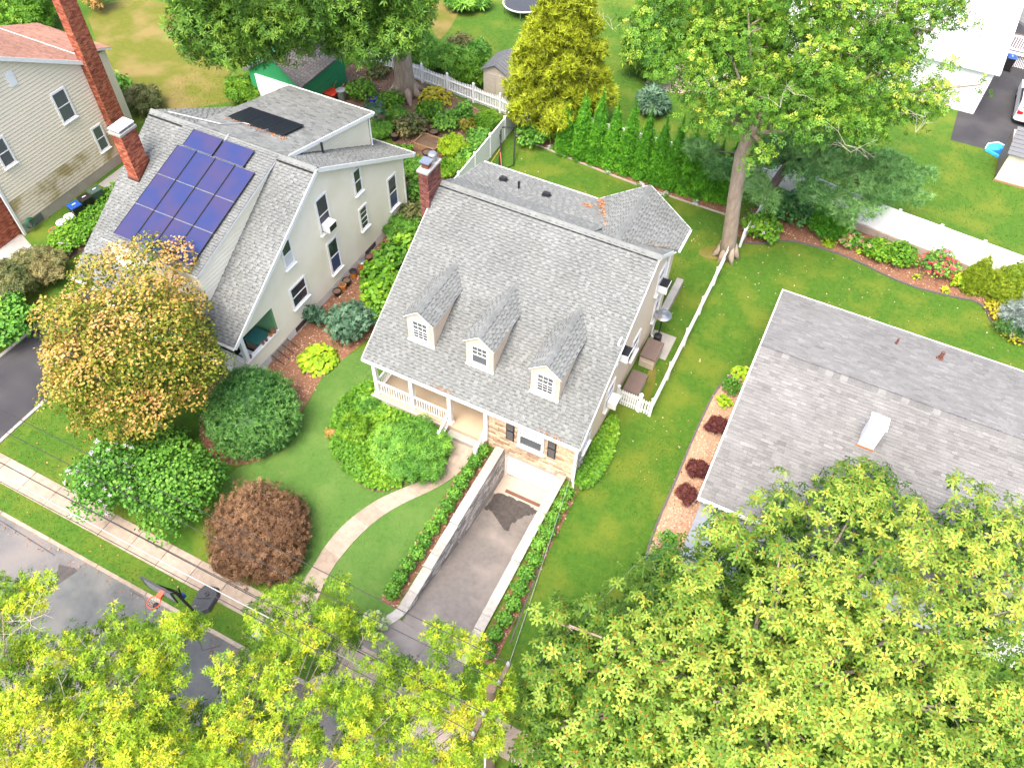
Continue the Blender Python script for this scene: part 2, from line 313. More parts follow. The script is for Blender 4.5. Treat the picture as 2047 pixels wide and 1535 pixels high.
def box(name, a, b, mat, parent=None, bevel=0.0): return MB().box(a, b).build(name, mat, parent, bevel=bevel)
def inst(name, me, parent, M):
    o = bpy.data.objects.new(name, me); COL.objects.link(o); o.parent = parent
    o.matrix_basis = Matrix.Translation(-wloc(parent)) @ M
    return o
def copy_tree(o, parent=None):
    c = o.copy(); COL.objects.link(c); c.parent = parent
    for ch in o.children: copy_tree(ch, c)
    return c
def clip(poly, a, b, c):
    """keep the part of a 2-D polygon where a*u+b*v<=c"""
    out = []
    for i, p in enumerate(poly):
        q = poly[(i+1) % len(poly)]; dp = a*p[0]+b*p[1]-c; dq = a*q[0]+b*q[1]-c
        if dp <= 0: out.append(p)
        if (dp < 0 < dq) or (dq < 0 < dp):
            t = dp/(dp-dq); out.append((p[0]+(q[0]-p[0])*t, p[1]+(q[1]-p[1])*t))
    return out
def clip_convex(poly, conv):
    """clip polygon by a convex CCW polygon"""
    for i in range(len(conv)):
        p, q = conv[i], conv[(i+1) % len(conv)]; a, b = q[1]-p[1], p[0]-q[0]
        poly = clip(poly, a, b, a*p[0]+b*p[1])
        if len(poly) < 3: return []
    return poly
def area2(p): return 0.5*sum(p[i][0]*p[(i+1) % len(p)][1]-p[(i+1) % len(p)][0]*p[i][1] for i in range(len(p)))
def ccw(p): return p if area2(p) > 0 else p[::-1]

def shingles(parent, polys3, mat, style='teeth', course=0.15, singles=0, seed=1, holes=()):
    """lays courses of shingle tabs on planar roof faces. polys3: list of (face polygon, U direction).
    The tabs that show largest become single objects, the rest one joined part."""
    rnd = random.Random(seed); rest = MB(); cache = {}; todo = []
    for fp, U in polys3:
        P = [Vector(p) for p in fp]; U = Vector(U).normalized()
        N = (P[1]-P[0]).cross(P[2]-P[0]).normalized()
        if N.z < 0: N = -N
        V = N.cross(U).normalized()
        if V.z < 0: V = -V; 
        O = P[0]; conv = ccw([((p-O).dot(U), (p-O).dot(V)) for p in P])
        u0 = min(p[0] for p in conv); u1 = max(p[0] for p in conv); v0 = min(p[1] for p in conv); v1 = max(p[1] for p in conv)
        v = v0; row = 0
        while v < v1:
            u = u0-rnd.random()*0.4; k = 0
            while u < u1:
                if style == 'teeth':
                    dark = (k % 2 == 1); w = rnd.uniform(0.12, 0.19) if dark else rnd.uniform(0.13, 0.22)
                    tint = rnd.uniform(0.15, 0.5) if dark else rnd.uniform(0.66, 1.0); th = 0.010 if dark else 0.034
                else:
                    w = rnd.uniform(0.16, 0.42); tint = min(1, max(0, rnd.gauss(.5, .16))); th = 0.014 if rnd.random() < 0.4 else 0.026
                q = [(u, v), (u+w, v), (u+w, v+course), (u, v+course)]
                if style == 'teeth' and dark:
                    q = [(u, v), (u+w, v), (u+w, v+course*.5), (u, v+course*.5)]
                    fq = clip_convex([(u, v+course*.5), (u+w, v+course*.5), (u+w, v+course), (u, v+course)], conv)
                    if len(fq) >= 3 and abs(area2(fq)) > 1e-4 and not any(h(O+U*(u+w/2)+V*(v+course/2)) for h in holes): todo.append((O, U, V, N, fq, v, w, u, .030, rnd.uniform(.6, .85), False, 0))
                cl = clip_convex(q, conv)
                if len(cl) >= 3 and abs(area2(cl)) > 1e-4:
                    c = O+U*(u+w/2)+V*(v+course/2)
                    if not any(h(c) for h in holes):
                        full = abs(abs(area2(cl))-w*course) < 1e-5
                        todo.append((O, U, V, N, cl, v, w, u, th, tint, full, (c-Vector((0, 0, CAMH))).length))
                u += w; k += 1
            v += course; row += 1
    order = sorted([i for i, t in enumerate(todo) if t[10] and t[6] > 0.15], key=lambda i: todo[i][11])[:singles]
    single = set(order)
    def emit(mb, O, U, V, N, cl, vbase, th, tint):
        cl = ccw(cl); hi = lambda p: th*(1-0.85*min(1, (p[1]-vbase)/course))+0.004
        flip = U.cross(V).dot(N) < 0
        top = [O+U*p[0]+V*p[1]+N*hi(p) for p in cl]; bot = [O+U*p[0]+V*p[1]+N*0.001 for p in cl]
        if flip: top, bot = top[::-1], bot[::-1]
        n = len(top); i = len(mb.v); mb.v += [tuple(p) for p in top]+[tuple(p) for p in bot]
        if style == 'teeth' and tint > .6 and tint < .93:      # course shadow line painted dark along the tab's lower edge
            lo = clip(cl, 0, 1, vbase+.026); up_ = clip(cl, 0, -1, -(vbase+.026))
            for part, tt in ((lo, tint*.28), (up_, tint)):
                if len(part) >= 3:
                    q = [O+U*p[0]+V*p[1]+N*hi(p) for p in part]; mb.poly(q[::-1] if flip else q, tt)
        else: mb.f.append(tuple(range(i, i+n))); mb.t.append(tint)
        for k in range(n):
            if mb is rest and min(cl[k][1], cl[(k+1) % n][1]) > vbase+.01 and abs(cl[k][1]-cl[(k+1) % n][1]) < .01: continue
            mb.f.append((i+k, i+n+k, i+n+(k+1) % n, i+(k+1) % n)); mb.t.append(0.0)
    for i, (O, U, V, N, cl, v, w, u, th, tint, full, d) in enumerate(todo):
        if i in single:
            key = (round(w*25), round(tint*6), th)
            if key not in cache:
                mb = MB(); W_ = round(w*25)/25*0.98
                emit(mb, Vector((0, 0, 0)), Vector((1, 0, 0)), Vector((0, 1, 0)), Vector((0, 0, 1)), [(0, 0), (W_, 0), (W_, course), (0, course)], 0, th, round(tint*6)/6)
                cache[key] = mb.mesh('shingle', mat)
            Un = U if U.cross(V).dot(N) > 0 else -U
            org = O+(U*u if Un is U else U*(u+w))+V*v
            Mx = Matrix(((Un.x, V.x, N.x, org.x), (Un.y, V.y, N.y, org.y), (Un.z, V.z, N.z, org.z), (0, 0, 0, 1)))
            inst('shingle', cache[key], parent, Mx)
        else: emit(rest, O, U, V, N, cl, v, th, tint)
    if rest.v: tag(rest.build('shingles', mat, parent), kind='stuff')

def lap_boards(parent, poly, axis, plane, out, mat, step=0.2, th=0.028, name='siding_board', weather=None):
    """clapboards on a vertical wall: poly in (s,z), s = Y when axis=='X' (wall at X=plane) else X; each course one board"""
    poly = ccw(poly); z0 = min(p[1] for p in poly); z1 = max(p[1] for p in poly); z = z0
    while z < z1-1e-3:
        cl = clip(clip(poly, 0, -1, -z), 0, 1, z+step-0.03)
        if len(cl) >= 3 and abs(area2(cl)) > 0.01:
            lo = min(p[1] for p in cl)
            P3 = []
            for (s_, zz) in cl:
                h = th*(1-0.85*(zz-z)/step)+.004
                P3.append(((plane+out*h, s_, zz) if axis == 'X' else (s_, plane+out*h, zz)))
            B3 = [((plane, s_, zz) if axis == 'X' else (s_, plane, zz)) for (s_, zz) in cl]
            mb = MB(); n = len(P3); mb.v = P3+B3; mb.f = [tuple(range(n))]+[(k, n+k, n+(k+1) % n, (k+1) % n) for k in range(n)]; mb.t = [0.5]*(n+1)
            mb.build(name, (weather if weather and z < weather[1] else (mat,))[0] if weather else mat, parent)
        z += step

def brick_stack(parent, x0, x1, y0, y1, z0, z1, mat, seed=3, bl=0.21, bh=0.068, name='bricks', corbel=None):
    """rectangular masonry stack: mortar core + real bricks, joined (each brick only a few pixels)"""
    rnd = random.Random(seed); j = 0.012
    core = box('mortar_core', (x0+j, y0+j, z0), (x1-j, y1-j, z1-0.005), 'mortar', parent)
    mb = MB(); z = z0; row = 0
    while z+bh < z1+0.001:
        for (a0, a1, fixed, out, ax) in ((x0, x1, y0, -1, 'y'), (x0, x1, y1, 1, 'y'), (y0, y1, x0, -1, 'x'), (y0, y1, x1, 1, 'x')):
            a = a0-(bl/2 if row % 2 else 0)
            while a < a1:
                s, e = max(a, a0)+0.004, min(a+bl, a1)-0.004
                if e-s > 0.03:
                    d = rnd.uniform(-0.002, 0.004); tt = rnd.random()
                    lo, hi = (fixed-0.02, fixed+d) if out > 0 else (fixed-d, fixed+0.02)
                    if ax == 'y': mb.box((s, lo, z+0.005), (e, hi, z+bh-0.005), tt)
                    else: mb.box((lo, s, z+0.005), (hi, e, z+bh-0.005), tt)
                a += bl
        z += bh; row += 1
    tag(mb.build(name, mat, parent), kind='stuff')

def window(parent, c, nrm, w, h, mode='two', trim='white_paint', tw=0.1, glass='glass_dark', lower=None, muntins=(0, 0), sill=True, proud=0.05):
    """window on a vertical wall: c = centre on the wall plane, nrm = outward (x,y). > frame mesh 'window', children pane, sash_bar, sill"""
    n = Vector((nrm[0], nrm[1], 0)); s = Vector((-n.y, n.x, 0)); z = Vector((0, 0, 1)); c = Vector(c)
    f = MB()
    for (cx, cz, hx, hz) in ((-w/2-tw/2, 0, tw/2, h/2+tw), (w/2+tw/2, 0, tw/2, h/2+tw), (0, h/2+tw/2, w/2, tw/2), (0, -h/2-tw/2, w/2, tw/2)):
        f.obox(c+s*cx+z*cz+n*(proud/2), (s, n, z), (hx, proud/2+0.012, hz))
    win = f.build('window', trim, parent)
    rail = 0.045
    def pane(z0, z1, g):
        MB().obox(c+z*((z0+z1)/2)+n*0.022, (s, n, z), (w/2, 0.006, (z1-z0)/2)).build('pane', g, win)
    if mode == 'two':
        pane(-h/2, -rail/2, lower or glass); pane(rail/2, h/2, glass)
        MB().obox(c+n*0.036, (s, n, z), (w/2, 0.014, rail/2)).build('sash_bar', trim, win)
    else: pane(-h/2, h/2, glass)
    for (a, b_, z0, z1) in ((muntins[0], 'up', 0, h/2), (muntins[1], 'lo', -h/2, 0)):
        if not a: continue
        cols, rows = a; mb = MB()
        for i in range(1, cols): mb.obox(c+s*(w*(i/cols-0.5))+z*((z0+z1)/2)+n*0.032, (s, n, z), (0.009, 0.006, (z1-z0)/2))
        for i in range(1, rows): mb.obox(c+z*(z0+(z1-z0)*i/rows)+n*0.034, (s, n, z), (w/2, 0.006, 0.009))
        mb.build('muntin', trim, win)
    if sill: MB().obox(c-z*(h/2+tw+0.02)+n*0.06, (s, n, z), (w/2+tw+0.04, 0.08, 0.025)).build('sill', trim, win)
    return win

# ---------------------------------------------------------------- foliage helpers (numpy)
def tmpl(verts, faces, tints=None):
    return np.array(verts, float), faces, (np.zeros(len(faces)) if tints is None else np.array(tints, float))
T_LEAF = tmpl([(0, 0, 0), (.5, .3, .08), (1, 0, -.05), (.5, -.3, .08)], [(0, 1, 2), (0, 2, 3)])
T_BROAD = tmpl([(0, 0, 0), (.35, .42, .1), (.8, .3, .02), (1.05, 0, -.12), (.8, -.3, .02), (.35, -.42, .1)], [(0, 1, 2, 3), (0, 3, 4, 5)])
_oak = [(0, 0), (.22, .05), (.36, .30), (.46, .08), (.70, .33), (.76, .08), (1.05, 0), (.76, -.08), (.70, -.33), (.46, -.08), (.36, -.30), (.22, -.05)]
T_OAK = tmpl([(x, y, .1*abs(y)*2-.12*x*x) for x, y in _oak], [tuple(range(12))])
_lobe = [(0, 0), (.34, .26), (.46, .06), (.72, .27), (1.05, 0), (.72, -.27), (.46, -.06), (.34, -.26)]
def _whorl(k, lean, seed, leaf=_lobe, core=0.6):
    rnd = random.Random(seed); V = []; Fc = []; Tn = []
    for i in range(k):
        a = 2*math.pi*(i+rnd.uniform(-.25, .25))/k; el = lean+rnd.uniform(-.35, .35); sc = rnd.uniform(.75, 1.1); st = len(V)
        ca, sa, ce, se = math.cos(a), math.sin(a), math.cos(el), math.sin(el)
        for x, y in leaf:
            X = (.10+x)*sc; Y = y*sc*.75; Z = .1*abs(Y)*2-.22*x*x*sc
            X, Z = X*ce-Z*se, X*se+Z*ce
            V.append((X*ca-Y*sa, X*sa+Y*ca, Z))
        Fc.append(tuple(range(st, st+len(leaf)))); Tn.append(rnd.uniform(-.08, .08))
    if core:
        st = len(V)
        for i in range(5):
            a = 2*math.pi*(i+.3)/5
            V += [(-.025*math.sin(a), .025*math.cos(a), .06), (.025*math.sin(a), -.025*math.cos(a), .06), (.40*math.cos(a), .40*math.sin(a), .09)]
            Fc.append((st, st+1, st+2)); Tn.append(core); st += 3
    return tmpl(V, Fc, Tn)
T_WHORL = [_whorl(7, -.15, 1), _whorl(6, -.35, 2), _whorl(8, .05, 3)]
_slim = [(0, 0), (.45, .19), (1.05, 0), (.45, -.19)]
_lobe3 = [(0, 0), (.42, .25), (.54, .07), (1.05, 0), (.54, -.07), (.42, -.25)]
T_LOBED = [_whorl(5, .15, 11, _lobe3, 0), _whorl(5, -.2, 12, _lobe3, 0), _whorl(6, .4, 13, _lobe3, 0)]
T_TUFT = [_whorl(7, .1, 5, _slim, 0), _whorl(6, -.2, 6, _slim, 0), _whorl(8, .35, 7, _slim, 0)]
def _sprig(seed):
    rnd = random.Random(seed); V = []; Fc = []; Tn = []
    def lf(x, y, a, l, dz):
        st = len(V); c, s_ = math.cos(a), math.sin(a)
        for (p, q, z) in ((0, 0, 0), (.5, .2, .04), (1, 0, -.06), (.5, -.2, .04)):
            V.append((x+(p*c-q*s_)*l, y+(p*s_+q*c)*l, dz+z*l-.2*x*x))
        Fc.append((st, st+1, st+2, st+3)); Tn.append(rnd.uniform(-.06, .06))
    for x in (.2, .45, .7):
        for sg in (1, -1): lf(x, 0, sg*rnd.uniform(.7, 1.1), rnd.uniform(.34, .46), rnd.uniform(-.03, .03))
    lf(.72, 0, 0, .42, 0); return tmpl(V, Fc, Tn)
T_SPRIG = [_sprig(i) for i in range(3)]
def _needles(k, seed, wid=.045, el0=-.2, el1=1.2):
    rnd = random.Random(seed); V = []; Fc = []; Tn = []
    for i in range(k):
        a = rnd.uniform(0, 6.283); el = rnd.uniform(el0, el1); l = rnd.uniform(.7, 1.1); st = len(V)
        d = Vector((math.cos(a)*math.cos(el), math.sin(a)*math.cos(el), math.sin(el))); s_ = d.orthogonal().normalized()*wid
        V += [tuple(-s_), tuple(s_), tuple(d*l)]; Fc.append((st, st+1, st+2)); Tn.append(rnd.uniform(-.1, .1))
    return tmpl(V, Fc, Tn)
T_NEEDLE = [_needles(16, i) for i in range(3)]
T_FERN = [_needles(9, 20+i, .11, .1, 1.3) for i in range(3)]
T_GRASS = [_needles(3, 40+i, .2, .7, 1.4) for i in range(3)]

def scatter_mesh(name, P, Nr, size, tint, T, mat, parent=None, kind=None, spin=True, roll=None):
    """one mesh made of a template copied to every point"""
    P = np.asarray(P, float); n = len(P)
    if n == 0: return None
    Nr = Nr/np.maximum(1e-9, np.linalg.norm(Nr, axis=1))[:, None]
    rv = RNG.normal(size=(n, 3)); X = rv-Nr*(rv*Nr).sum(1)[:, None]; X /= np.maximum(1e-9, np.linalg.norm(X, axis=1))[:, None]; Y = np.cross(Nr, X)
    Ts = T if isinstance(T, list) else [T]; pick = RNG.integers(0, len(Ts), n)
    VV, LL, LT, TT = [], [], [], []; base = 0
    off = np.array(wloc(parent)) if parent is not None else np.zeros(3)
    for k, (tv, tf, tt) in enumerate(Ts):
        ix = np.where(pick == k)[0]
        if len(ix) == 0: continue
        S = size[ix][:, None, None]
        v = P[ix][:, None, :]+S*(tv[None, :, 0:1]*X[ix][:, None, :]+tv[None, :, 1:2]*Y[ix][:, None, :]+tv[None, :, 2:3]*Nr[ix][:, None, :])-off
        VV.append(v.reshape(-1, 3)); m_ = len(ix); nv = len(tv)
        flat = np.concatenate([np.array(f) for f in tf]); lt = np.array([len(f) for f in tf])
        LL.append((flat[None, :]+(np.arange(m_)*nv)[:, None]+base).reshape(-1)); LT.append(np.tile(lt, m_))
        TT.append((tint[ix][:, None]+tt[None, :]).reshape(-1)); base += m_*nv
    VV = np.concatenate(VV); LL = np.concatenate(LL); LT = np.concatenate(LT); TT = np.clip(np.concatenate(TT), 0, 1)
    me = bpy.data.meshes.new(name); me.vertices.add(len(VV)); me.vertices.foreach_set('co', VV.astype(np.float32).reshape(-1))
    me.loops.add(len(LL)); me.loops.foreach_set('vertex_index', LL.astype(np.int32))
    me.polygons.add(len(LT)); ls = np.concatenate([[0], np.cumsum(LT)[:-1]]); me.polygons.foreach_set('loop_start', ls.astype(np.int32)); me.polygons.foreach_set('loop_total', LT.astype(np.int32))
    a = me.attributes.new('tint', 'FLOAT', 'FACE'); a.data.foreach_set('value', TT.astype(np.float32))
    me.materials.append(mat); me.update(calc_edges=True); me.validate()
    o = bpy.data.objects.new(name, me); COL.objects.link(o)
    if parent is not None: o.parent = parent
    if kind: o['kind'] = kind
    return o

def clump_points(clumps, n, low=-0.35, inner=0.3, bump=0.22, up=0.45, rnd=0.55, tspread=0.2, tbase=0.5, drop=0.7, tup=0.0, fuzz=0.0, tz=0.0, tmax=.98):
    """points through and over a set of ellipsoid clumps [(x,y,z,rx,ry,rz)], uneven outline; returns P, normals, tint"""
    C = np.array(clumps, float); wgt = (C[:, 3]*C[:, 4])**1.0*(C[:, 5]**0.5); wgt /= wgt.sum()
    k = RNG.choice(len(C), n, p=wgt); d = RNG.normal(size=(n, 3)); d /= np.linalg.norm(d, axis=1)[:, None]
    fl = (d[:, 2] < low) & (RNG.random(n) < 0.85); d[fl, 2] *= -1
    ph = RNG.uniform(0, 6.28, size=(len(C), 6)); fr = RNG.uniform(2.2, 4.5, size=(len(C), 6))
    bm = (np.sin(d[:, 0]*fr[k, 0]+ph[k, 0])*np.sin(d[:, 1]*fr[k, 1]+ph[k, 1])+.6*np.sin(d[:, 2]*fr[k, 2]*1.6+d[:, 0]*fr[k, 3]*1.5+ph[k, 2])+.5*np.sin(d[:, 1]*fr[k, 4]*2.2+ph[k, 4]))/1.6
    r = 1-np.abs(RNG.normal(0, 0.1, n))+bump*bm+np.abs(RNG.normal(0, fuzz, n))
    ins = RNG.random(n) < inner; r[ins] *= RNG.uniform(0.45, 0.95, ins.sum())
    P = C[k, :3]+d*r[:, None]*C[k, 3:6]
    N = d/C[k, 3:6]; N /= np.linalg.norm(N, axis=1)[:, None]
    N = N*0.75+np.array([0, 0, up])+RNG.normal(size=(n, 3))*rnd
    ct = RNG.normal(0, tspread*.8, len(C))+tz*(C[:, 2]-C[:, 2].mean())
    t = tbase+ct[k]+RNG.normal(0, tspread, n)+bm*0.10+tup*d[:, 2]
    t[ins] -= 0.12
    if drop and len(C) > 1:
        keep = np.ones(n, bool)
        for j in range(len(C)):
            q = ((P-C[j, :3])/C[j, 3:6]); keep &= ~(((q**2).sum(1) < drop**2) & (k != j) & (RNG.random(n) < .8))
        P, N, t = P[keep], N[keep], t[keep]
    return P, N, np.clip(t, 0, tmax)

def autoclumps(c, R, n, sub=0.34, seed=0, zmin=-0.45, jit=0.12):
    """sub-clumps spread evenly over an ellipsoid crown"""
    rnd = random.Random(seed); out = [(c[0], c[1], c[2], R[0]*.72, R[1]*.72, R[2]*.72)]
    ga = math.pi*(3-math.sqrt(5))
    for i in range(n):
        z = zmin+(1-zmin)*(i+.5)/n; rr = math.sqrt(max(0, 1-z*z)); a = ga*i+seed
        k = 1-sub*.8+rnd.uniform(-jit, jit); s = sub*rnd.uniform(.75, 1.3)
        out.append((c[0]+R[0]*rr*math.cos(a)*k, c[1]+R[1]*rr*math.sin(a)*k, c[2]+R[2]*z*k, R[0]*s, R[1]*s, R[2]*s*.85))
    return out
def inpoly(P, poly):
    x, y = P[:, 0], P[:, 1]; c = np.zeros(len(P), bool); n = len(poly)
    for i in range(n):
        x0, y0 = poly[i]; x1, y1 = poly[(i+1) % n]
        m_ = ((y0 > y) != (y1 > y)); c ^= m_ & (x < (x1-x0)*(y-y0)/((y1-y0) if y1 != y0 else 1e-9)+x0)
    return c

def polyclumps(poly, n, zf, r0, r1, seed, squash=.8, mind=0.0, gap=0.0):
    """clumps spread at random through a region of the crown given by its outline"""
    rnd = random.Random(seed); A = np.array(poly, float); lo, hi = A.min(0), A.max(0); out = []; tries = 0; pts = []
    while len(out) < n and tries < n*60:
        tries += 1; p = (rnd.uniform(lo[0], hi[0]), rnd.uniform(lo[1], hi[1]))
        if not inpoly(np.array([p]), poly)[0]: continue
        if gap and math.sin(p[0]*.043+1.7*math.sin(p[1]*.031+seed))*math.sin(p[1]*.047+1.5*math.sin(p[0]*.029)) > 1-gap: continue
        if mind and any((p[0]-q[0])**2+(p[1]-q[1])**2 < mind**2 for q in pts): continue
        pts.append(p); r = rnd.uniform(r0, r1); out.append((*G(p[0], p[1], zf(*p)+rnd.uniform(-.7, .7)), r, r, r*squash))
    return out
def limbs_to(parent, base, clumps, r0, mat, n=8, seed=0, pull=0.7, name='limb'):
    rnd = random.Random(seed); b = Vector(base); cl = list(clumps); rnd.shuffle(cl)
    for c in cl[:n]:
        e = b+(Vector(c[:3])-b)*1.0; mid = b+(e-b)*0.5+Vector((rnd.uniform(-.3, .3), rnd.uniform(-.3, .3), rnd.uniform(0, .5)))*((e-b).length*.12)
        mb = MB(); mb.tube([b, mid, e], [r0, r0*.6, r0*.18], 7)
        for q in range(4):
            p = mid+(e-mid)*rnd.uniform(.1, .9); dv = Vector((rnd.uniform(-1, 1), rnd.uniform(-1, 1), rnd.uniform(-.1, .9))).normalized()*(c[3]*.8)
            mb.tube([p, p+dv*.5+Vector((0, 0, .05)), p+dv], [r0*.25, r0*.16, r0*.06], 5)
        mb.build(name, mat, parent, smooth=True)
def trunk(parent, pts, rad, mat, flare=0.0, n=14, name='trunk', seed=0):
    rnd = random.Random(seed); P = [Vector(p) for p in pts]
    mb = MB(); mb.tube(P, rad, n)
    if flare:
        for q in range(7):
            a = 6.283*q/7+rnd.uniform(-.2, .2); d = Vector((math.cos(a), math.sin(a), 0))
            mb.tube([P[0]+Vector((0, 0, 1.0))+d*rad[0]*.5, P[0]+d*rad[0]*1.0+Vector((0, 0, .35)), P[0]+d*rad[0]*(1+flare)+Vector((0, 0, .02))], [rad[0]*.35, rad[0]*.33, rad[0]*.12], 7)
    return mb.build(name, mat, parent, smooth=True)
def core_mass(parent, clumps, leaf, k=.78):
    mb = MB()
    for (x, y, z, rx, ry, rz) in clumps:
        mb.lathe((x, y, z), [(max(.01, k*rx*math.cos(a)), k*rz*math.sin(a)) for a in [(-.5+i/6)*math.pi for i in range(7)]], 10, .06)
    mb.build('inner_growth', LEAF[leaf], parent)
def shrub(name, label, cat, clumps, n, T, size, leaf, group=None, base=None, stem=True, tb=0.5, ts=0.2, flowers=None, core=0, **k):
    c = clumps[0]; b = base or (c[0], c[1], 0.0)
    t = thing(name, label, cat, b, group)
    k.setdefault('fuzz', .07); n = int(n*.58); size *= 1.22
    P, N, tn = clump_points(clumps, n, tbase=tb, tspread=ts, **k)
    P[:, 2] = np.maximum(P[:, 2], b[2]+0.03)
    scatter_mesh('foliage', P, N, RNG.uniform(.75, 1.25, len(P))*size, tn, T, LEAF[leaf], t)
    if core: core_mass(t, clumps, leaf, core)
    if stem:
        mb = MB(); rnd = random.Random(n)
        h = max(x[2] for x in clumps)
        for q in range(5):
            x = random.choice(clumps); mb.tube([(b[0]+rnd.uniform(-.1, .1), b[1]+rnd.uniform(-.1, .1), b[2]), ((b[0]+x[0])/2, (b[1]+x[1])/2, b[2]+(x[2]-b[2])*.6), (x[0], x[1], x[2])], [.035, .025, .01], 5)
        mb.build('stem', 'bark_brown', t)
    if flowers:
        fl, fn, fs = flowers
        P, N, tn = clump_points(clumps, fn, inner=0, rnd=.2, bump=.26, low=-.1)
        scatter_mesh('flowers', P+N/np.linalg.norm(N, axis=1)[:, None]*.06, N, RNG.uniform(.7, 1.2, len(P))*fs, RNG.random(len(P)), T_TUFT, LEAF[fl], t, kind='stuff')
    return t

# ================================================================ SETTING
def flat(name, pts, mat, z=0.0, parent=None, kind='structure'):
    mb = MB()
    # triangulate through bmesh so concave outlines work
    bm = bmesh.new(); vs = [bm.verts.new((p[0], p[1], z)) for p in pts]; f = bm.faces.new(vs)
    if f.normal.z < 0 or (f.normal_update() or f.normal.z < 0): f.normal_flip()
    bmesh.ops.triangulate(bm, faces=bm.faces[:]); me = bpy.data.meshes.new(name); bm.to_mesh(me); bm.free()
    me.materials.append(MATS[mat]); o = bpy.data.objects.new(name, me); COL.objects.link(o)
    if parent is not None: o.parent = parent; o.location = -wloc(parent)
    if kind: o['kind'] = kind
    return o
def gp(*px): return [G(x, y)[:2] for x, y in px]
def smooth_poly(pts, it=2):
    for _ in range(it):
        q = []
        for i, p in enumerate(pts):
            r_ = pts[(i+1) % len(pts)]; q += [(p[0]*.75+r_[0]*.25, p[1]*.75+r_[1]*.25), (p[0]*.25+r_[0]*.75, p[1]*.25+r_[1]*.75)]
        pts = q
    return pts
def smooth_line(pts, it=2):
    for _ in range(it):
        q = [pts[0]]
        for p, r_ in zip(pts[:-1], pts[1:]): q += [(p[0]*.75+r_[0]*.25, p[1]*.75+r_[1]*.25), (p[0]*.25+r_[0]*.75, p[1]*.25+r_[1]*.75)]
        q.append(pts[-1]); pts = q
    return pts
DX0, DX1, DY0, DY1 = -8.55, -5.85, 8.6, 17.92      # cutting of the sunken drive
mb = MB()
for (x0, x1, y0, y1) in ((-400, DX0, 5.42, 400), (DX1, 400, 5.42, 400), (DX0, DX1, 5.42, DY0), (DX0, DX1, DY1, 400), (-400, 400, -400, -4.0)):
    mb.poly([(x0, y0, 0), (x1, y0, 0), (x1, y1, 0), (x0, y1, 0)])
tag(mb.build('ground', 'lawn_soil'), kind='structure')
tag(MB().poly([(-400, -3.9, -0.12), (400, -3.9, -0.12), (400, 5.32, -0.12), (-400, 5.32, -0.12)]).build('road', 'asphalt_road'), kind='structure')
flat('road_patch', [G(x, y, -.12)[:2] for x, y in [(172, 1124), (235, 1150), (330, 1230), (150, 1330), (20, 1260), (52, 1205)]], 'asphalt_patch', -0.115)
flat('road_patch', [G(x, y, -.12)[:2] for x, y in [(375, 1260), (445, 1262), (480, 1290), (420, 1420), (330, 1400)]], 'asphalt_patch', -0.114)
flat('road_patch', [G(x, y, -.12)[:2] for x, y in [(118, 1128), (150, 1135), (155, 1142), (50, 1212), (38, 1205), (110, 1160)]], 'tar', -0.1115)
mb = MB()   # crack sealer lines
for a, b in (((0, 1040), (110, 1110)), ((395, 1270), (405, 1300)), ((405, 1300), (440, 1290))):
    p, q = Vector(G(*a, -.12)), Vector(G(*b, -.12)); s = (q-p).cross(Vector((0, 0, 1))).normalized()*.02; z = Vector((0, 0, .007))
    mb.poly([p-s+z, q-s+z, q+s+z, p+s+z])
rc_ = random.Random(3)
for k in range(9):
    q = Vector((rc_.uniform(-28, -9), rc_.uniform(-1, 4.6), -.112)); dr_ = rc_.uniform(0, 6.28)
    for j in range(rc_.randint(4, 9)):
        dr_ += rc_.uniform(-.5, .5); e = q+Vector((math.cos(dr_), math.sin(dr_), 0))*rc_.uniform(.2, .5); e.y = min(e.y, 5.2); s = (e-q).cross(Vector((0, 0, 1))).normalized()*rc_.uniform(.006, .016)
        mb.poly([q-s, e-s, e+s, q+s]); q = e
tag(mb.build('road_crack_seal', 'tar'), kind='structure')
# kerb stones
kerb = bpy.data.objects.new('kerb', None); COL.objects.link(kerb); tag(kerb, kind='structure')
x = -60.0; rk = random.Random(4)
while x < 30:
    l = rk.uniform(2.2, 3.0)
    gap = (-10.2 < x+l/2 < -4.4) or (-32.9 < x+l/2 < -28.8)
    z1 = 0.015 if not gap else -0.085
    MB().box((x+.008, 5.28, -.3), (x+l-.008, 5.43, z1), rk.random()).build('kerb_stone', 'slab', kerb, bevel=0.015)
    MB().box((x+.008, -4.03, -.3), (x+l-.008, -3.88, .015), rk.random()).build('kerb_stone', 'slab', kerb) if -20 < x < 6 else None
    x += l
# sidewalk: one slab after another
side = bpy.data.objects.new('sidewalk', None); COL.objects.link(side); tag(side, kind='structure')
MB().box((-80, 6.38, -.05), (40, 7.46, 0.004)).build('sidewalk_bed', 'earth', side)
x = -52.0
while x < 18:
    l = 1.52; dz = rk.uniform(0, .012)
    MB().box((x+.012, 6.37, -.04), (x+l-.012, 7.47, 0.022+dz), rk.uniform(0.1, 1)).build('slab', 'slab', side, bevel=0.006)
    x += l
# concrete apron of the drive at the kerb
apr = bpy.data.objects.new('drive_apron', None); COL.objects.link(apr); tag(apr, kind='structure')
for (a, b) in (((-9.9, -7.3)), ((-7.28, -4.7))):
    MB().hexa([(a-(.45 if a < -9 else 0), 5.45, -.1), (b+(.45 if b > -5 else 0), 5.45, -.1), (b, 6.36, -.02), (a, 6.36, -.02), (a-(.45 if a < -9 else 0), 5.45, -.07), (b+(.45 if b > -5 else 0), 5.45, -.07), (b, 6.36, .025), (a, 6.36, .025)], rk.random()).build('slab', 'slab', apr)
flat('apron_base', [(-10.4, 5.43), (-4.2, 5.43), (-4.65, 6.37), (-9.95, 6.37)], 'concrete_pink', 0.008)
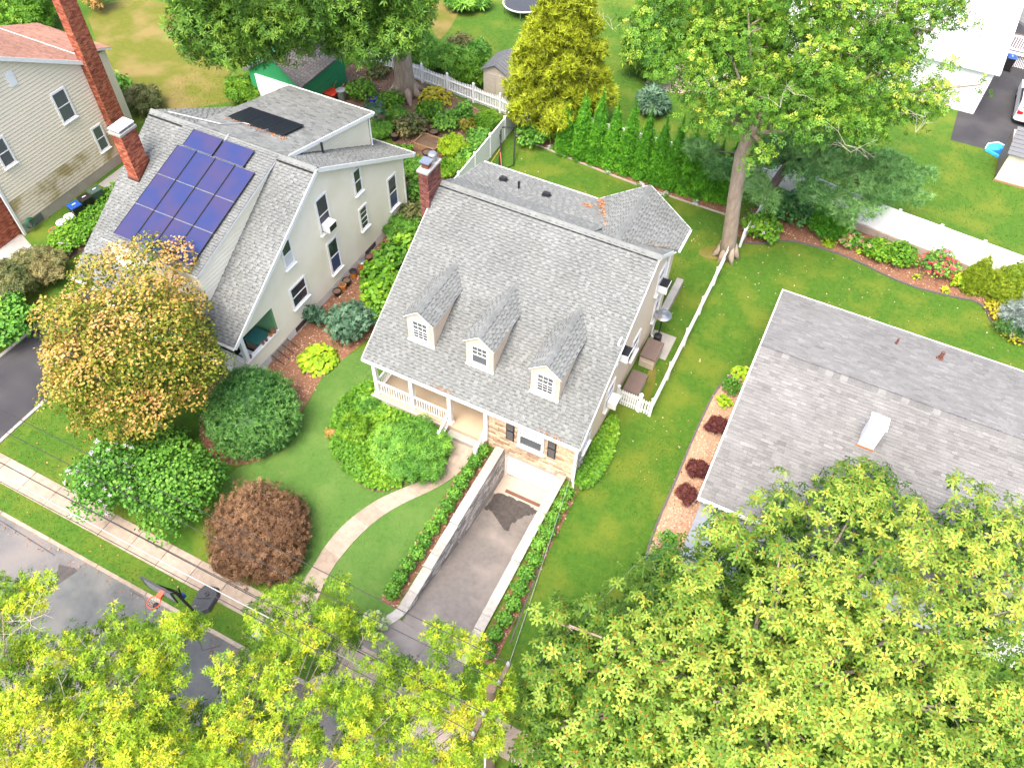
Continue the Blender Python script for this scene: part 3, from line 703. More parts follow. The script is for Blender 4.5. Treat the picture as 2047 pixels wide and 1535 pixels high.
# sunken driveway: slopes down to the garage
def drz(y): 
    t = min(1, max(0, (y-8.7)/(16.3-8.7))); return -2.02*(t*t*(3-2*t)*.35+t*.65)
mb = MB(); ys = [8.58+(16.75-8.58)*i/24 for i in range(25)]
for a, b in zip(ys[:-1], ys[1:]): mb.poly([(DX0-.02, a, drz(a)), (DX1+.02, a, drz(a)), (DX1+.02, b, drz(b)), (DX0-.02, b, drz(b))])
mb.poly([(-9.75, 7.47, .028), (-5.25, 7.47, .028), (-5.55, 8.62, .012), (-9.15, 8.3, .012)])
mb.poly([(-9.15, 8.3, .012), (-5.55, 8.62, .012), (DX1+.02, 8.62, .012), (DX0-.1, 9.0, .006), ])
tag(mb.build('driveway', 'asphalt_drive'), kind='structure')
flat('garage_apron', [(DX0, 16.7), (DX1, 16.7), (DX1, 17.98), (DX0, 17.98)], 'concrete_pink', -2.035)
# fresh tar at the foot of the drive, irregular tongue
tp = smooth_poly([(-8.5, 15.6), (-8.1, 15.95), (-7.8, 15.75), (-7.5, 15.85), (-7.3, 15.5), (-7.12, 15.15), (-7.0, 15.2), (-6.98, 15.9), (-6.75, 16.35), (-6.4, 16.6), (-6.2, 16.9), (-7.2, 16.95), (-8.5, 16.95)], 3)
rk2 = random.Random(9); tp = [(min(-5.9, max(-8.52, x+rk2.uniform(-.07, .07))), min(16.95, y+rk2.uniform(-.07, .07))) for x, y in tp]
bm = bmesh.new(); vs = [bm.verts.new((p[0], p[1], drz(p[1])+.012 if p[1] < 16.7 else -2.02+.012)) for p in tp]; bm.faces.new(vs); bmesh.ops.triangulate(bm, faces=bm.faces[:])
me = bpy.data.meshes.new('tar_patch'); bm.to_mesh(me); bm.free(); me.materials.append(MATS['tar']); o = bpy.data.objects.new('tar_patch', me); COL.objects.link(o); o['kind'] = 'structure'
for p in me.polygons: 
    if p.normal.z < 0: p.flip()
# neighbour's dark drive on the left with pale kerbs
flat('side_driveway', [(-32.7, 7.47), (-28.95, 7.47), (-28.95, 17.0), (-32.7, 30)], 'asphalt_dark', 0.006)
flat('side_driveway_apron', [(-33.0, 5.44), (-28.7, 5.44), (-28.9, 6.38), (-32.7, 6.38)], 'concrete_pink', 0.006)
dk = bpy.data.objects.new('drive_edging', None); COL.objects.link(dk); tag(dk, kind='structure')
for xx, mt in ((-28.9, 'cap_stone'), (-32.85, 'cap_stone')):
    y = 7.5
    while y < 20: MB().box((xx, y, -.02), (xx+.16, y+1.15, .06), rk.random()).build('edging_stone', mt, dk); y += 1.17
# front walk: curved strip of poured sections
wl = smooth_line(gp((893, 868), (905, 900), (890, 935), (860, 955), (800, 978), (745, 1003), (690, 1045), (650, 1090), (622, 1140))+[(-12.95, 7.46)], 2)
wr = smooth_line(gp((948, 893), (942, 915), (918, 947), (872, 977), (812, 1003), (760, 1033), (715, 1073), (682, 1112), (655, 1150))+[(-11.75, 7.46)], 2)
walk = bpy.data.objects.new('front_walk', None); COL.objects.link(walk); tag(walk, kind='structure')
def resamp(l, n):
    P = np.array(l); s = np.r_[0, np.cumsum(np.linalg.norm(np.diff(P, axis=0), axis=1))]; q = np.linspace(0, s[-1], n)
    return [(np.interp(t, s, P[:, 0]), np.interp(t, s, P[:, 1])) for t in q]
NW = 36; wl, wr = resamp(wl, NW+1), resamp(wr, NW+1)
for k in range(0, NW, 3):
    mb = MB(); tt = rk.random()
    for i in range(k, k+3):
        a, b, c, d = wl[i], wr[i], wr[i+1], wl[i+1]
        if i == k+2: c = (c[0]*.985+b[0]*.015, c[1]*.985+b[1]*.015); d = (d[0]*.985+a[0]*.015, d[1]*.985+a[1]*.015)
        mb.hexa([(a[0], a[1], -.03), (d[0], d[1], -.03), (c[0], c[1], -.03), (b[0], b[1], -.03), (a[0], a[1], .035), (d[0], d[1], .035), (c[0], c[1], .035), (b[0], b[1], .035)], tt)
    mb.build('walk_section', 'slab', walk)
WALKP = wl+wr[::-1]

# lawns and beds as thin sheets
FRONT = smooth_poly(gp((455, 940), (540, 915), (610, 820), (650, 740), (710, 700), (745, 700), (765, 800), (960, 895), (983, 908), (905, 1030), (806, 1205), (765, 1240), (640, 1165), (560, 1150), (440, 1000)), 1)
FRONT2 = smooth_poly(gp((1150, 985), (1235, 850), (1390, 880), (1360, 990), (1285, 1110), (1300, 1180), (1110, 1400), (1040, 1390), (1000, 1290)), 1)
flat('front_lawn', FRONT, 'front_lawn_soil', 0.004)
DRY = smooth_poly(gp((165, 0), (370, 0), (420, 120), (540, 190), (400, 215), (260, 235), (200, 110)), 2)
flat('dry_lawn', DRY, 'dry_soil', 0.004); flat('dry_lawn', smooth_poly(gp((855, 0), (930, 0), (900, 60), (870, 90)), 2), 'dry_soil', 0.004)
B_LEFT = smooth_poly(gp((395, 850), (410, 900), (450, 935), (540, 918), (602, 828), (650, 742), (715, 697), (770, 640), (840, 430), (800, 435), (545, 720), (430, 740)), 1)
B_GARD = smooth_poly(gp((640, 180), (720, 112), (1000, 235), (1005, 262), (925, 350), (860, 400), (800, 440), (815, 320), (740, 230)), 1)
B_ARB = gp((1030, 270), (1110, 305), (1280, 372), (1450, 428), (1450, 385), (1120, 250))
B_RIGHT = smooth_poly(gp((1470, 482), (1525, 488), (1565, 474), (1690, 508), (1800, 565), (1900, 592), (1965, 602), (1985, 655), (2080, 700), (2100, 585), (1690, 440), (1560, 395), (1480, 430)), 1)
B_HOUSE = smooth_poly(gp((1445, 757), (1490, 730), (1530, 745), (1420, 1000), (1370, 1110), (1325, 1165), (1290, 1125), (1310, 1060), (1352, 960), (1400, 842)), 1)
B_COVER = smooth_poly(gp((665, 835), (690, 795), (740, 762), (765, 795), (895, 855), (893, 905), (862, 948), (805, 972), (748, 988), (700, 955), (655, 895)), 2)
B_SIDE = smooth_poly(gp((1222, 828), (1240, 855), (1222, 915), (1188, 972), (1152, 982), (1150, 965), (1185, 890)), 2)
B_FAR = smooth_poly(gp((105, 480), (150, 440), (235, 375), (260, 370), (230, 440), (150, 520), (100, 520)), 1)
B_BXL = [(-9.72, 9.3), (-9.0, 9.3), (-9.0, 17.4), (-9.85, 17.4)]; B_BXR = [(-5.35, 9.0), (-4.55, 9.0), (-4.75, 17.4), (-5.35, 17.4)]
flat('mulch_bed', B_LEFT, 'mulch', 0.009); flat('garden_soil', B_GARD, 'earth', 0.009); flat('mulch_bed', B_ARB, 'mulch', 0.009)
flat('mulch_bed', B_RIGHT, 'mulch', 0.009); flat('mulch_bed', B_HOUSE, 'mulch_light', 0.009); flat('ground_cover_bed', B_COVER, 'earth', 0.011)
flat('ground_cover_bed', B_SIDE, 'earth', 0.011); flat('mulch_bed', B_FAR, 'earth', 0.009); flat('mulch_bed', B_BXL, 'mulch', 0.010); flat('mulch_bed', B_BXR, 'mulch', 0.010)
flat('bare_patch', smooth_poly(gp((1300, 720), (1316, 735), (1300, 800), (1285, 815), (1290, 770)), 2), 'dry_soil', 0.008)
flat('bare_patch', smooth_poly(gp((1395, 495), (1440, 490), (1470, 500), (1440, 520), (1400, 515)), 2), 'dry_soil', 0.008)
flat('pad', [(-5.1, 26.3), (-3.9, 26.3), (-3.9, 28.0), (-5.1, 28.0)], 'concrete_grey', 0.02)
flat('rear_driveway', [(6.25, 52.7), (40, 53.2), (40, 90), (6.25, 90)], 'asphalt_dark', 0.006)
flat('patio', gp((1290, 165), (1330, 125), (1480, 150), (1440, 190), (1330, 185)), 'paver_pink', 0.012)
flat('side_path', [(-38.3, 23.5), (-37.2, 23.5), (-37.2, 27.5), (-38.3, 27.5)], 'concrete_grey', 0.014)
flat('stoop_path', gp((0, 470), (45, 470), (70, 500), (60, 560), (0, 560)), 'concrete_grey', 0.014)
# bed edgings
def edge_line(px, w=.09, h=.07, mat='edging', name='bed_edging'):
    L = smooth_line(gp(*px), 2); mb = MB()
    for p, q in zip(L[:-1], L[1:]):
        p, q = Vector((*p, 0)), Vector((*q, 0)); s = (q-p).cross(Vector((0, 0, 1)))
        if s.length < 1e-6: continue
        s = s.normalized()*w/2; u = Vector((0, 0, h))
        mb.hexa([p-s, q-s, q+s, p+s, p-s+u, q-s+u, q+s+u, p+s+u])
    return tag(mb.build(name, mat), kind='structure')
edge_line([(1475, 484), (1525, 490), (1565, 476), (1690, 510), (1800, 567), (1900, 594), (1965, 604), (1985, 657), (2060, 695)])
edge_line([(1490, 738), (1440, 762), (1398, 845), (1350, 962), (1306, 1062), (1287, 1125), (1325, 1168)])
edge_line([(1030, 272), (1110, 306), (1280, 374), (1450, 430)], mat='wood_tie')
edge_line([(1128, 992), (1100, 1080), (1060, 1180), (1020, 1285)], .06, .04)

# grass blades: real tufts over every lawn in view
EXCL = [B_LEFT, B_GARD, B_ARB, B_RIGHT, B_HOUSE, B_COVER, B_SIDE, B_BXL, B_BXR, WALKP, [(-9.8, 5), (-4.6, 5), (-5.3, 18), (-9.1, 18)],
        [(-15.6, 17.4), (-4.9, 17.4), (-4.9, 30), (-15.6, 30)], [(-0.1, 17), (30, 17), (30, 31), (-0.1, 31)], [(-31, 15.5), (-20.9, 15.5), (-20.9, 30), (-31, 30)],
        [(-200, 6.36), (200, 6.36), (200, 7.48), (-200, 7.48)], [(-33, 5), (-28.8, 5), (-28.8, 30), (-33, 30)], [(-5.2, 26.3), (-3.9, 26.3), (-3.9, 28), (-5.2, 28)]]
def grass(name, polys, dens, size, leaf, tb, ts, patch=True):
    Ps = []
    for poly in polys:
        A = np.array(poly); lo, hi = A.min(0), A.max(0); n_ = int((hi-lo).prod()*dens)
        P = RNG.random((n_, 2))*(hi-lo)+lo; P = P[inpoly(P, poly)]
        for e in EXCL: P = P[~inpoly(P, e)]
        Ps.append(P)
    P = np.concatenate(Ps); n_ = len(P)
    t = tb+RNG.normal(0, ts, n_)
    if patch: t += .22*np.sin(P[:, 0]*.9+1.3*np.sin(P[:, 1]*.55))*np.sin(P[:, 1]*.7+.9*np.sin(P[:, 0]*.6))+.14*np.sin(P[:, 0]*2.9+P[:, 1]*1.3)*np.sin(P[:, 1]*2.3-P[:, 0]*.8)
    P3 = np.c_[P, np.full(n_, .004)]; N = np.c_[RNG.normal(0, .25, (n_, 2)), np.ones(n_)]
    o = scatter_mesh(name, P3, N, RNG.uniform(.7, 1.3, n_)*size, np.clip(t, 0, 1), T_GRASS, LEAF[leaf]); o['kind'] = 'stuff'
    return o
tag(grass('grass', [FRONT], 380, .03, 'grass_front', .5, .2, False), 'even bright green mown grass of the curving front lawn', 'grass')
tag(grass('grass', [FRONT2], 260, .034, 'grass_front', .12, .2), 'mown grass between the sunken drive and the barberry bed', 'grass')
tag(grass('grass', [[(-5, 17.5), (0, 17.5), (0, 41), (-5, 41)], [(-0.2, 30.5), (13, 30.5), (13, 41), (-0.2, 41)], [(-19, 29), (-4.9, 29), (-4.9, 40), (-19, 40)]], 75, .046, 'grass', .25, .18), 'olive green mown grass of the back yards', 'grass')
tag(grass('grass', [[(-28.8, 7.4), (-20, 7.4), (-20, 12.5), (-28.8, 12.5)], [(-50, 5.43), (-10, 5.43), (-10, 6.37), (-50, 6.37)], [(-4.7, 5.43), (8, 5.43), (8, 8.6), (-4.7, 8.6)]], 120, .045, 'grass', .5, .22), 'rough grass of the kerb strip and corner lawn by the sidewalk', 'grass')
tag(grass('grass', [[(-42, 27), (-30, 27), (-27, 47), (-42, 47)]], 40, .06, 'grass', .72, .2), 'dry yellowing grass behind the left houses', 'grass')
tag(grass('grass', [[(-26, 43), (-4, 43), (-4, 60), (-26, 60)], [(-1, 42), (14, 42), (14, 52.6), (-1, 52.6)]], 22, .07, 'grass', .5, .22), 'grass of the yards beyond the rear fence', 'grass')
# wood chips on the beds, loose leaves at the kerb
def chips(name, polys, dens, size, mat, label, tb=.5):
    Ps = []
    for poly in polys:
        A = np.array(poly); lo, hi = A.min(0), A.max(0); n_ = int((hi-lo).prod()*dens); P = RNG.random((n_, 2))*(hi-lo)+lo; Ps.append(P[inpoly(P, poly)])
    P = np.concatenate(Ps); n_ = len(P)
    o = scatter_mesh(name, np.c_[P, RNG.uniform(.015, .035, n_)], np.c_[RNG.normal(0, .5, (n_, 2)), np.ones(n_)], RNG.uniform(.5, 1.5, n_)*size, np.clip(tb+RNG.normal(0, .3, n_), 0, 1), T_LEAF, MATS[mat])
    tag(o, label, 'mulch', kind='stuff')
chips('wood_chips', [B_LEFT, B_BXL, B_BXR], 120, .09, 'chips', 'reddish wood chips between the two houses and along the boxwood')
chips('wood_chips', [B_HOUSE], 160, .09, 'chips', 'pale wood chips in the barberry bed', .85)
chips('wood_chips', [B_RIGHT, B_ARB], 90, .09, 'chips', 'wood chips in the beds along the rear fences', .4)
chips('wood_chips', [B_GARD], 45, .12, 'chips', 'brown chips and leaf litter of the vegetable garden', .35)
chips('fallen_leaves', [[(-30, 4.75), (-10, 4.75), (-10, 5.25), (-30, 5.25)]], 16, .09, 'litter', 'dry brown leaves lying along the kerb of the road', .5)
chips('fallen_leaf_scatter', [[(-5, 18), (0, 18), (0, 40), (-5, 40)], [(0, 31), (12, 31), (12, 40), (0, 40)], [(-18, 30), (-5, 30), (-5, 38), (-18, 38)]], 1.3, .08, 'chips', 'pale fallen leaves scattered over the back lawn', 1.0)
chips('fallen_leaf_scatter', [[(-42, 28), (-31, 28), (-31, 46), (-42, 46)], [(-28, 8), (-20, 8), (-20, 11), (-28, 11)]], 1.5, .1, 'litter', 'brown fallen leaves scattered over the dry lawn', .9)
chips('fallen_leaf_scatter', [[(-30, 5.5), (-10, 5.5), (-10, 6.3), (-30, 6.3)], [(-8.4, 9), (-6, 9), (-6, 16), (-8.4, 16)]][:1], 2.0, .08, 'litter', 'brown leaf bits scattered on the kerb strip grass', .8)
for o in bpy.data.objects:
    if o.name.startswith('fallen_leaf_scatter'): o['category'] = 'leaves'
bpy.data.objects['fallen_leaves'].location.z = -0.12; bpy.data.objects['fallen_leaves']['category'] = 'leaves'

# ================================================================ HOUSES
def slab(name, pts, mat, parent, th=0.12):
    return MB().prism([Vector(p)-Vector((0, 0, .004)) for p in pts], (0, 0, -th)).build(name, mat, parent)
def ridge_caps(parent, p0, p1, mat, w=0.15, step=0.21, tilt=0.35, seed=5, tints=(.7, .8, .9, 1.0)):
    """overlapping ridge cap shingles, each one an object sharing mesh data"""
    rnd = random.Random(seed); p0, p1 = Vector(p0), Vector(p1); d = (p1-p0); L = d.length; d.normalize(); s = d.cross(Vector((0, 0, 1))).normalized()
    ms = []
    for t in tints:
        mb = MB(); e = step+.05
        for sg in (-1, 1):
            a = [(0, 0, .028), (e, 0, .018), (e, sg*w, .018-w*tilt*1.7), (0, sg*w, .028-w*tilt*1.7)]
            mb.prism(a if sg > 0 else a[::-1], (0, 0, -.014), t)
        ms.append(mb.mesh('ridge_cap', mat))
    k = 0.0
    while k < L-step*.5:
        o = p0+d*k; M = Matrix(((d.x, s.x, 0, o.x), (d.y, s.y, 0, o.y), (d.z, s.z, 1, o.z), (0, 0, 0, 1)))
        inst('ridge_cap', rnd.choice(ms), parent, M); k += step
def gutter(parent, a, b, mat='fascia_white', h=.11, w=.11, name='gutter'):
    a, b = Vector(a), Vector(b); d = (b-a).normalized(); out = d.cross(Vector((0, 0, 1)))
    mb = MB(); z = Vector((0, 0, 1))
    for (o0, o1, z0, z1) in ((0, w, -h, -h+.02), (w-.02, w, -h+.02, 0.0), (0, .02, -h+.02, 0)):
        mb.hexa([a+out*o0+z*z0, b+out*o0+z*z0, b+out*o1+z*z0, a+out*o1+z*z0, a+out*o0+z*z1, b+out*o0+z*z1, b+out*o1+z*z1, a+out*o1+z*z1])
    return mb.build(name, mat, parent)
def strip(name, pts, mat, parent, w, h, n=None):
    """square bar along a polyline"""
    mb = MB()
    for p, q in zip(pts[:-1], pts[1:]):
        p, q = Vector(p), Vector(q); d = (q-p).normalized(); s = d.cross(Vector((0, 0, 1)))
        s = s.normalized() if s.length > 1e-4 else Vector((1, 0, 0)); u = s.cross(d).normalized()
        mb.obox((p+q)/2, (d, s, u), ((q-p).length/2, w/2, h/2))
    return mb.build(name, mat, parent)

# ---------------- MAIN HOUSE (grey-roofed cape with three dormers)
EZ, EY, RY, RZ = 3.0, 17.55, 24.9, 7.6; SL = (RZ-EZ)/(RY-EY)
XL, XR = -15.2, -5.2
H1 = thing('cape_house', 'beige cape house with three front dormers, stone front and garage below', 'house', (-10.2, 23.4, 0))
wall = MB()
wall.prism([(XR-.03, 17.86, -.3), (XR-.03, 29.0, -.3), (XR-.03, 29.0, 5.75), (XR-.03, 27.4, 5.8), (XR-.03, 24.9, 7.42), (XR-.03, 17.86, 3.02)], (-.2, 0, 0))
wall.prism([(XL+.05, 20.2, -.3), (XL+.05, 29.0, -.3), (XL+.05, 29.0, 5.8), (XL+.05, 26.6, 6.4), (XL+.05, 24.9, 7.42), (XL+.05, 20.2, 4.46)], (.2, 0, 0))
wall.box((XL+.05, 28.8, -.3), (XR-.03, 29.0, 5.75)); wall.box((XL+.05, 20.2, .3), (-9.35, 20.4, 4.3)); wall.box((-9.37, 17.88, .3), (-9.2, 20.2, 3.0))
wall.box((XL+.25, 20.4, 2.9), (XR-.3, 28.7, 3.0))
wall.build('wall', 'beige_stucco', H1)
lap_boards(H1, [(17.88, 0.05), (29.0, .05), (29.0, 5.7), (27.4, 5.78), (24.9, 7.4), (17.88, 2.98)], 'X', XR-.03, 1, 'beige_stucco', step=.18, th=.02)
MB().prism([(-9.2, 29.0, 5.6), (-5.0, 29.0, 5.6), (-7.05, 29.0, 7.35)], (0, -.2, 0)).build('gable_wall', 'beige_stucco', H1)
# roof faces
rf_front = [(-15.52, EY, EZ), (-5.0, EY, EZ), (-5.0, RY, RZ), (-15.52, RY, RZ)]
rf_rl = [(-15.52, RY, RZ), (-8.1, RY, RZ), (-8.1, 26.6, 6.62), (-15.52, 26.6, 6.62)]
rf_low = [(-15.52, 26.6, 6.62), (-8.1, 26.6, 6.62), (-8.1, 29.05, 5.95), (-15.52, 29.05, 5.95)]
rf_rr = [(-8.1, RY, RZ), (-5.0, RY, RZ), (-5.0, 27.5, 5.85), (-8.1, 27.5, 5.85)]
rf_wl = [(-7.05, 25.05, 7.5), (-7.05, 29.25, 7.5), (-9.38, 29.25, 5.85), (-9.38, 27.5, 5.85)]
rf_wr = [(-7.05, 25.05, 7.5), (-7.05, 29.25, 7.5), (-4.82, 29.25, 5.85), (-4.82, 27.6, 5.85)]
roof = slab('roof', rf_front, 'roof_felt', H1)
for q in (rf_rl, rf_low, rf_rr, rf_wl, rf_wr): slab('roof_deck', q, 'roof_felt', roof, .1)
UX = (1, 0, 0); UYv = (0, 1, 0)
DORM = [(-13.2, 18.9), (-10.31, 18.86), (-7.25, 18.8)]
def in_dormer(c): return any(abs(c.x-x) < .62 and y+.1 < c.y < y+1.9 for x, y in DORM)
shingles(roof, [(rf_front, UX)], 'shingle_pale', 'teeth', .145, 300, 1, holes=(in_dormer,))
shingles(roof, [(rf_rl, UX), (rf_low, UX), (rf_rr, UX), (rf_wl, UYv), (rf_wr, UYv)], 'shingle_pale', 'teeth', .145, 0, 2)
ridge_caps(roof, (-15.5, RY+.03, RZ+.05), (-5.02, RY+.03, RZ+.05), 'shingle_pale', .2, .24, .5)
ridge_caps(roof, (-7.05, 29.2, 7.55), (-7.05, 25.1, 7.55), 'shingle_pale', .17, .24, .6)
MB().box((-15.45, RY-.22, RZ-.16), (-5.05, RY-.18, RZ-.075)).build('ridge_vent', 'black_plastic', roof)
# trim
gutter(H1, (-15.52, EY+.005, EZ-.005), (-5.0, EY+.005, EZ-.005))
MB().box((-15.5, EY+.01, 2.78), (-5.02, EY+.06, EZ-.13)).build('fascia', 'fascia_white', H1)
strip('rake_trim', [(-4.985, EY, EZ-.1), (-4.985, RY, RZ-.1), (-4.985, 27.5, 5.75)], 'fascia_white', H1, .04, .17)
strip('rake_trim', [(-15.535, EY, EZ-.1), (-15.535, RY, RZ-.1), (-15.535, 26.6, 6.52), (-15.535, 29.05, 5.85)], 'fascia_white', H1, .04, .17)
gutter(H1, (-9.4, 29.07, 5.94), (-15.52, 29.07, 5.94)); strip('rake_trim', [(-9.38, 29.27, 5.77), (-7.05, 29.27, 7.42), (-4.82, 29.27, 5.77)], 'fascia_white', H1, .04, .15)
gutter(H1, (-4.82, 27.6, 5.84), (-4.82, 29.25, 5.84)); gutter(H1, (-9.38, 29.25, 5.84), (-9.38, 28.9, 5.84))
MB().tube([(-4.9, 27.55, 5.75), (-5.1, 27.5, 5.5), (-5.1, 27.5, .15), (-4.95, 27.35, .08)], .05, 8).build('downspout', 'fascia_white', H1)
MB().tube([(-5.08, 17.62, 2.9), (-5.12, 17.72, 2.6), (-5.12, 17.72, .2), (-5.0, 17.45, .06)], .05, 8).build('downspout', 'fascia_white', H1)
MB().box((XR-.05, 17.78, -.2), (XR+.02, 17.9, 2.9)).build('corner_board', 'fascia_white', H1)
# stone front with garage
bk = MB(); fx0, fx1 = -9.35, XR-.03
bk.box((fx0, 17.83, -2.1), (-8.52, 18.1, 2.95)); bk.box((-5.93, 17.83, -2.1), (fx1, 18.1, 2.95)); bk.box((-8.52, 17.83, -.2), (-5.93, 18.1, 2.95))
front = bk.build('front_wall', 'mortar', H1)
rs = random.Random(21); z = -2.08
GDOOR = (-8.52, -5.93, -2.1, -.2); FWIN = (-7.95, -6.6, 1.02, 2.66)
while z < 2.9:
    h = rs.choice((.13, .16, .19, .22)); h = min(h, 2.93-z); x = fx0
    while x < fx1-.02:
        l = min(rs.uniform(.2, .62), fx1-x)
        if fx1-(x+l) < .12: l = fx1-x
        q = [(x+.008, x+l-.008, z+.008, z+h-.008)]
        for (a, b, c, d) in (GDOOR, FWIN):
            nq = []
            for (p0, p1, q0, q1) in q:
                if p1 <= a or p0 >= b or q1 <= c or q0 >= d: nq.append((p0, p1, q0, q1)); continue
                if p0 < a-.05: nq.append((p0, a-.004, q0, q1))
                if p1 > b+.05: nq.append((b+.004, p1, q0, q1))
            q = nq
        for (p0, p1, q0, q1) in q:
            d = rs.uniform(.022, .045); MB().box((p0, 17.83-d, q0), (p1, 17.84, q1), rs.random()).build('stone', 'ashlar', front, bevel=.008)
        x += l
    z += h
gd = MB().box((-8.52, 18.02, -2.03), (-5.93, 18.06, -.19)).build('garage_door', 'white_paint', H1)
for i in range(4):
    z0 = -2.02+.455*i
    MB().box((-8.50, 17.985, z0), (-5.95, 18.02, z0+.43)).build('panel', 'white_paint', gd, bevel=.012)
MB().box((-8.54, 17.86, -2.05), (-8.46, 17.98, -.16)).box((-5.99, 17.86, -2.05), (-5.91, 17.98, -.16)).box((-8.46, 17.86, -.24), (-5.99, 17.98, -.16)).build('door_casing', 'white_paint', H1)
w = window(H1, (-7.28, 17.83, 1.86), (0, -1), 1.0, 1.28, muntins=((3, 2), 0), glass='blind', lower='glass_grey', tw=.12, proud=.07)
MB().box((-8.0, 17.68, 1.0), (-6.55, 17.83, 1.08)).build('stone_sill', 'cap_stone', H1)
for xs in (-8.27, -6.29):
    sh = MB().box((xs-.19, 17.76, 1.18), (xs+.19, 17.80, 2.56)).build('shutter', 'shutter_black', H1)
    for i in range(26):
        zz = 1.25+i*.05
        if abs(zz-1.87) > .04: MB().obox((xs, 17.752, zz), ((1, 0, 0), (0, .8, .6), (0, -.6, .8)), (.15, .016, .006)).build('slat', 'shutter_black', sh)
# porch
MB().box((-15.32, 17.62, -.1), (-9.37, 20.2, .5)).build('porch_floor', 'porch_floor', H1, bevel=.01)
MB().box((-15.38, 17.50, -.1), (-11.28, 17.62, .44)).build('porch_edge', 'concrete_pink', H1)
MB().box((-11.25, 17.28, 0), (-9.5, 17.62, .27)).build('porch_step', 'concrete_grey', H1, bevel=.01)
MB().box((XL+.05, 17.8, 2.75), (-9.37, 20.2, 2.8)).build('porch_ceiling', 'white_paint', H1)
dr = MB().box((-11.9, 20.14, .5), (-10.9, 20.2, 2.55)).build('front_door', 'copper_brown', H1); MB().lathe((-11.0, 20.1, 1.45), [(.03, 0), (.03, .05)], 8).build('door_knob', 'steel', dr)
for cx_ in (-15.12, -13.2, -11.25, -9.44):
    c = MB().box((cx_-.09, 17.68, .5), (cx_+.09, 17.86, 2.78)).build('column', 'white_paint', H1)
    if cx_ < -9.5: MB().box((cx_-.125, 17.645, .5), (cx_+.125, 17.895, .66)).box((cx_-.125, 17.645, 2.62), (cx_+.125, 17.895, 2.75)).build('column_trim', 'white_paint', c)
    if cx_ == -11.25:
        mb = MB()
        for q in range(8):
            a0, a1 = 6.283*q/8, 6.283*(q+1)/8; mb.tube([(cx_+.025*math.cos(a0), 17.672, 2.0+.05*math.sin(a0)), (cx_+.025*math.cos(a1), 17.672, 2.0+.05*math.sin(a1))], .008, 5)
        mb.tube([(cx_-.03, 17.672, 1.92), (cx_+.0, 17.672, 1.88), (cx_+.03, 17.672, 1.82)], .008, 5); mb.build('house_number', 'galvanised', c)
bal = MB().box((-.02, -.02, 0), (.02, .02, .68)).mesh('baluster', 'white_paint')
def railing(a, b, z0a, z0b, h=.82):
    a, b = Vector((*a, 0)), Vector((*b, 0)); L = (b-a).length
    pa, pb = a+Vector((0, 0, z0a)), b+Vector((0, 0, z0b))
    r = strip('railing', [pa+Vector((0, 0, h)), pb+Vector((0, 0, h))], 'white_paint', H1, .09, .05)
    strip('bottom_rail', [pa+Vector((0, 0, .1)), pb+Vector((0, 0, .1))], 'white_paint', r, .06, .05)
    n_ = int(L/.125)
    for i in range(1, n_):
        p = pa+(pb-pa)*(i/n_)+Vector((0, 0, .11)); inst('baluster', bal, r, Matrix.Translation(p))
    return r
railing((-15.03, 17.77), (-13.29, 17.77), .5, .5); railing((-13.11, 17.77), (-11.34, 17.77), .5, .5); railing((-15.12, 17.86), (-15.12, 20.15), .5, .5)
for xx in (-11.32, -9.46):
    railing((xx, 17.62), (xx, 16.85), .48, .08); MB().box((xx-.06, 16.72, 0), (xx+.06, 16.84, 1.0)).box((xx-.08, 16.70, 1.0), (xx+.08, 16.86, 1.04)).build('newel', 'white_paint', H1)
# dormers
for i, (dx, dy) in enumerate(DORM):
    zb = EZ+SL*(dy-EY)-.02; hw = .64; ez, az, yb = 5.42, 5.92, 22.05
    d = MB().prism([(dx-hw, dy, zb), (dx+hw, dy, zb), (dx+hw, dy, ez), (dx, dy, az-.06), (dx-hw, dy, ez)], (0, yb-dy-.1, 0)).build('dormer', 'beige_stucco', H1)
    ry = lambda zz: EY+(zz-EZ)/SL
    eo = hw+.09; zo = ez-(az-ez)*(.09/hw)
    fl = [(dx-eo, dy-.12, zo), (dx, dy-.12, az), (dx, ry(az)+.1, az), (dx-eo, ry(zo)+.05, zo)]
    fr = [(dx+eo, dy-.12, zo), (dx, dy-.12, az), (dx, ry(az)+.1, az), (dx+eo, ry(zo)+.05, zo)]
    for q in (fl, fr): slab('dormer_roof', q, 'fascia_white', d, .07)
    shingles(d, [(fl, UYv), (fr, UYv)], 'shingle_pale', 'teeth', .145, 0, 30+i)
    ridge_caps(d, (dx, dy-.1, az+.03), (dx, ry(az), az+.03), 'shingle_pale', .13, .2, .5)
    window(d, (dx+.02, dy, zb+.86), (0, -1), .66, 1.0, muntins=((3, 2), (3, 3)) if i != 1 else ((3, 2), 0), glass='glass_grey', lower='glass_dark' if i != 1 else 'glass_grey', tw=.12, sill=False)
    MB().box((dx-hw-.03, dy-.07, zb-.03), (dx+hw+.03, dy+.0, zb+.09)).build('dormer_sill', 'white_paint', d)
    MB().box((dx+hw-.005, dy+.02, zb), (dx+hw+.012, dy+.2, ez-.02)).build('corner_trim', 'beige_stucco', d)
# side windows
for (y, z, w_, h_) in ((27.0, 4.4, .75, 1.25), (21.9, 4.9, .8, 1.25), (24.6, 2.2, .75, 1.2), (21.5, 2.0, .8, 1.25), (18.9, 1.9, .75, 1.2), (27.6, 2.0, .75, 1.2)):
    window(H1, (XR-.01, y, z), (1, 0), w_, h_, tw=.11, glass='glass_blue', proud=.05)
MB().box((XR-.02, 29.0, 0), (XR+.35, 31.6, .55)).build('side_stoop', 'concrete_grey', H1)
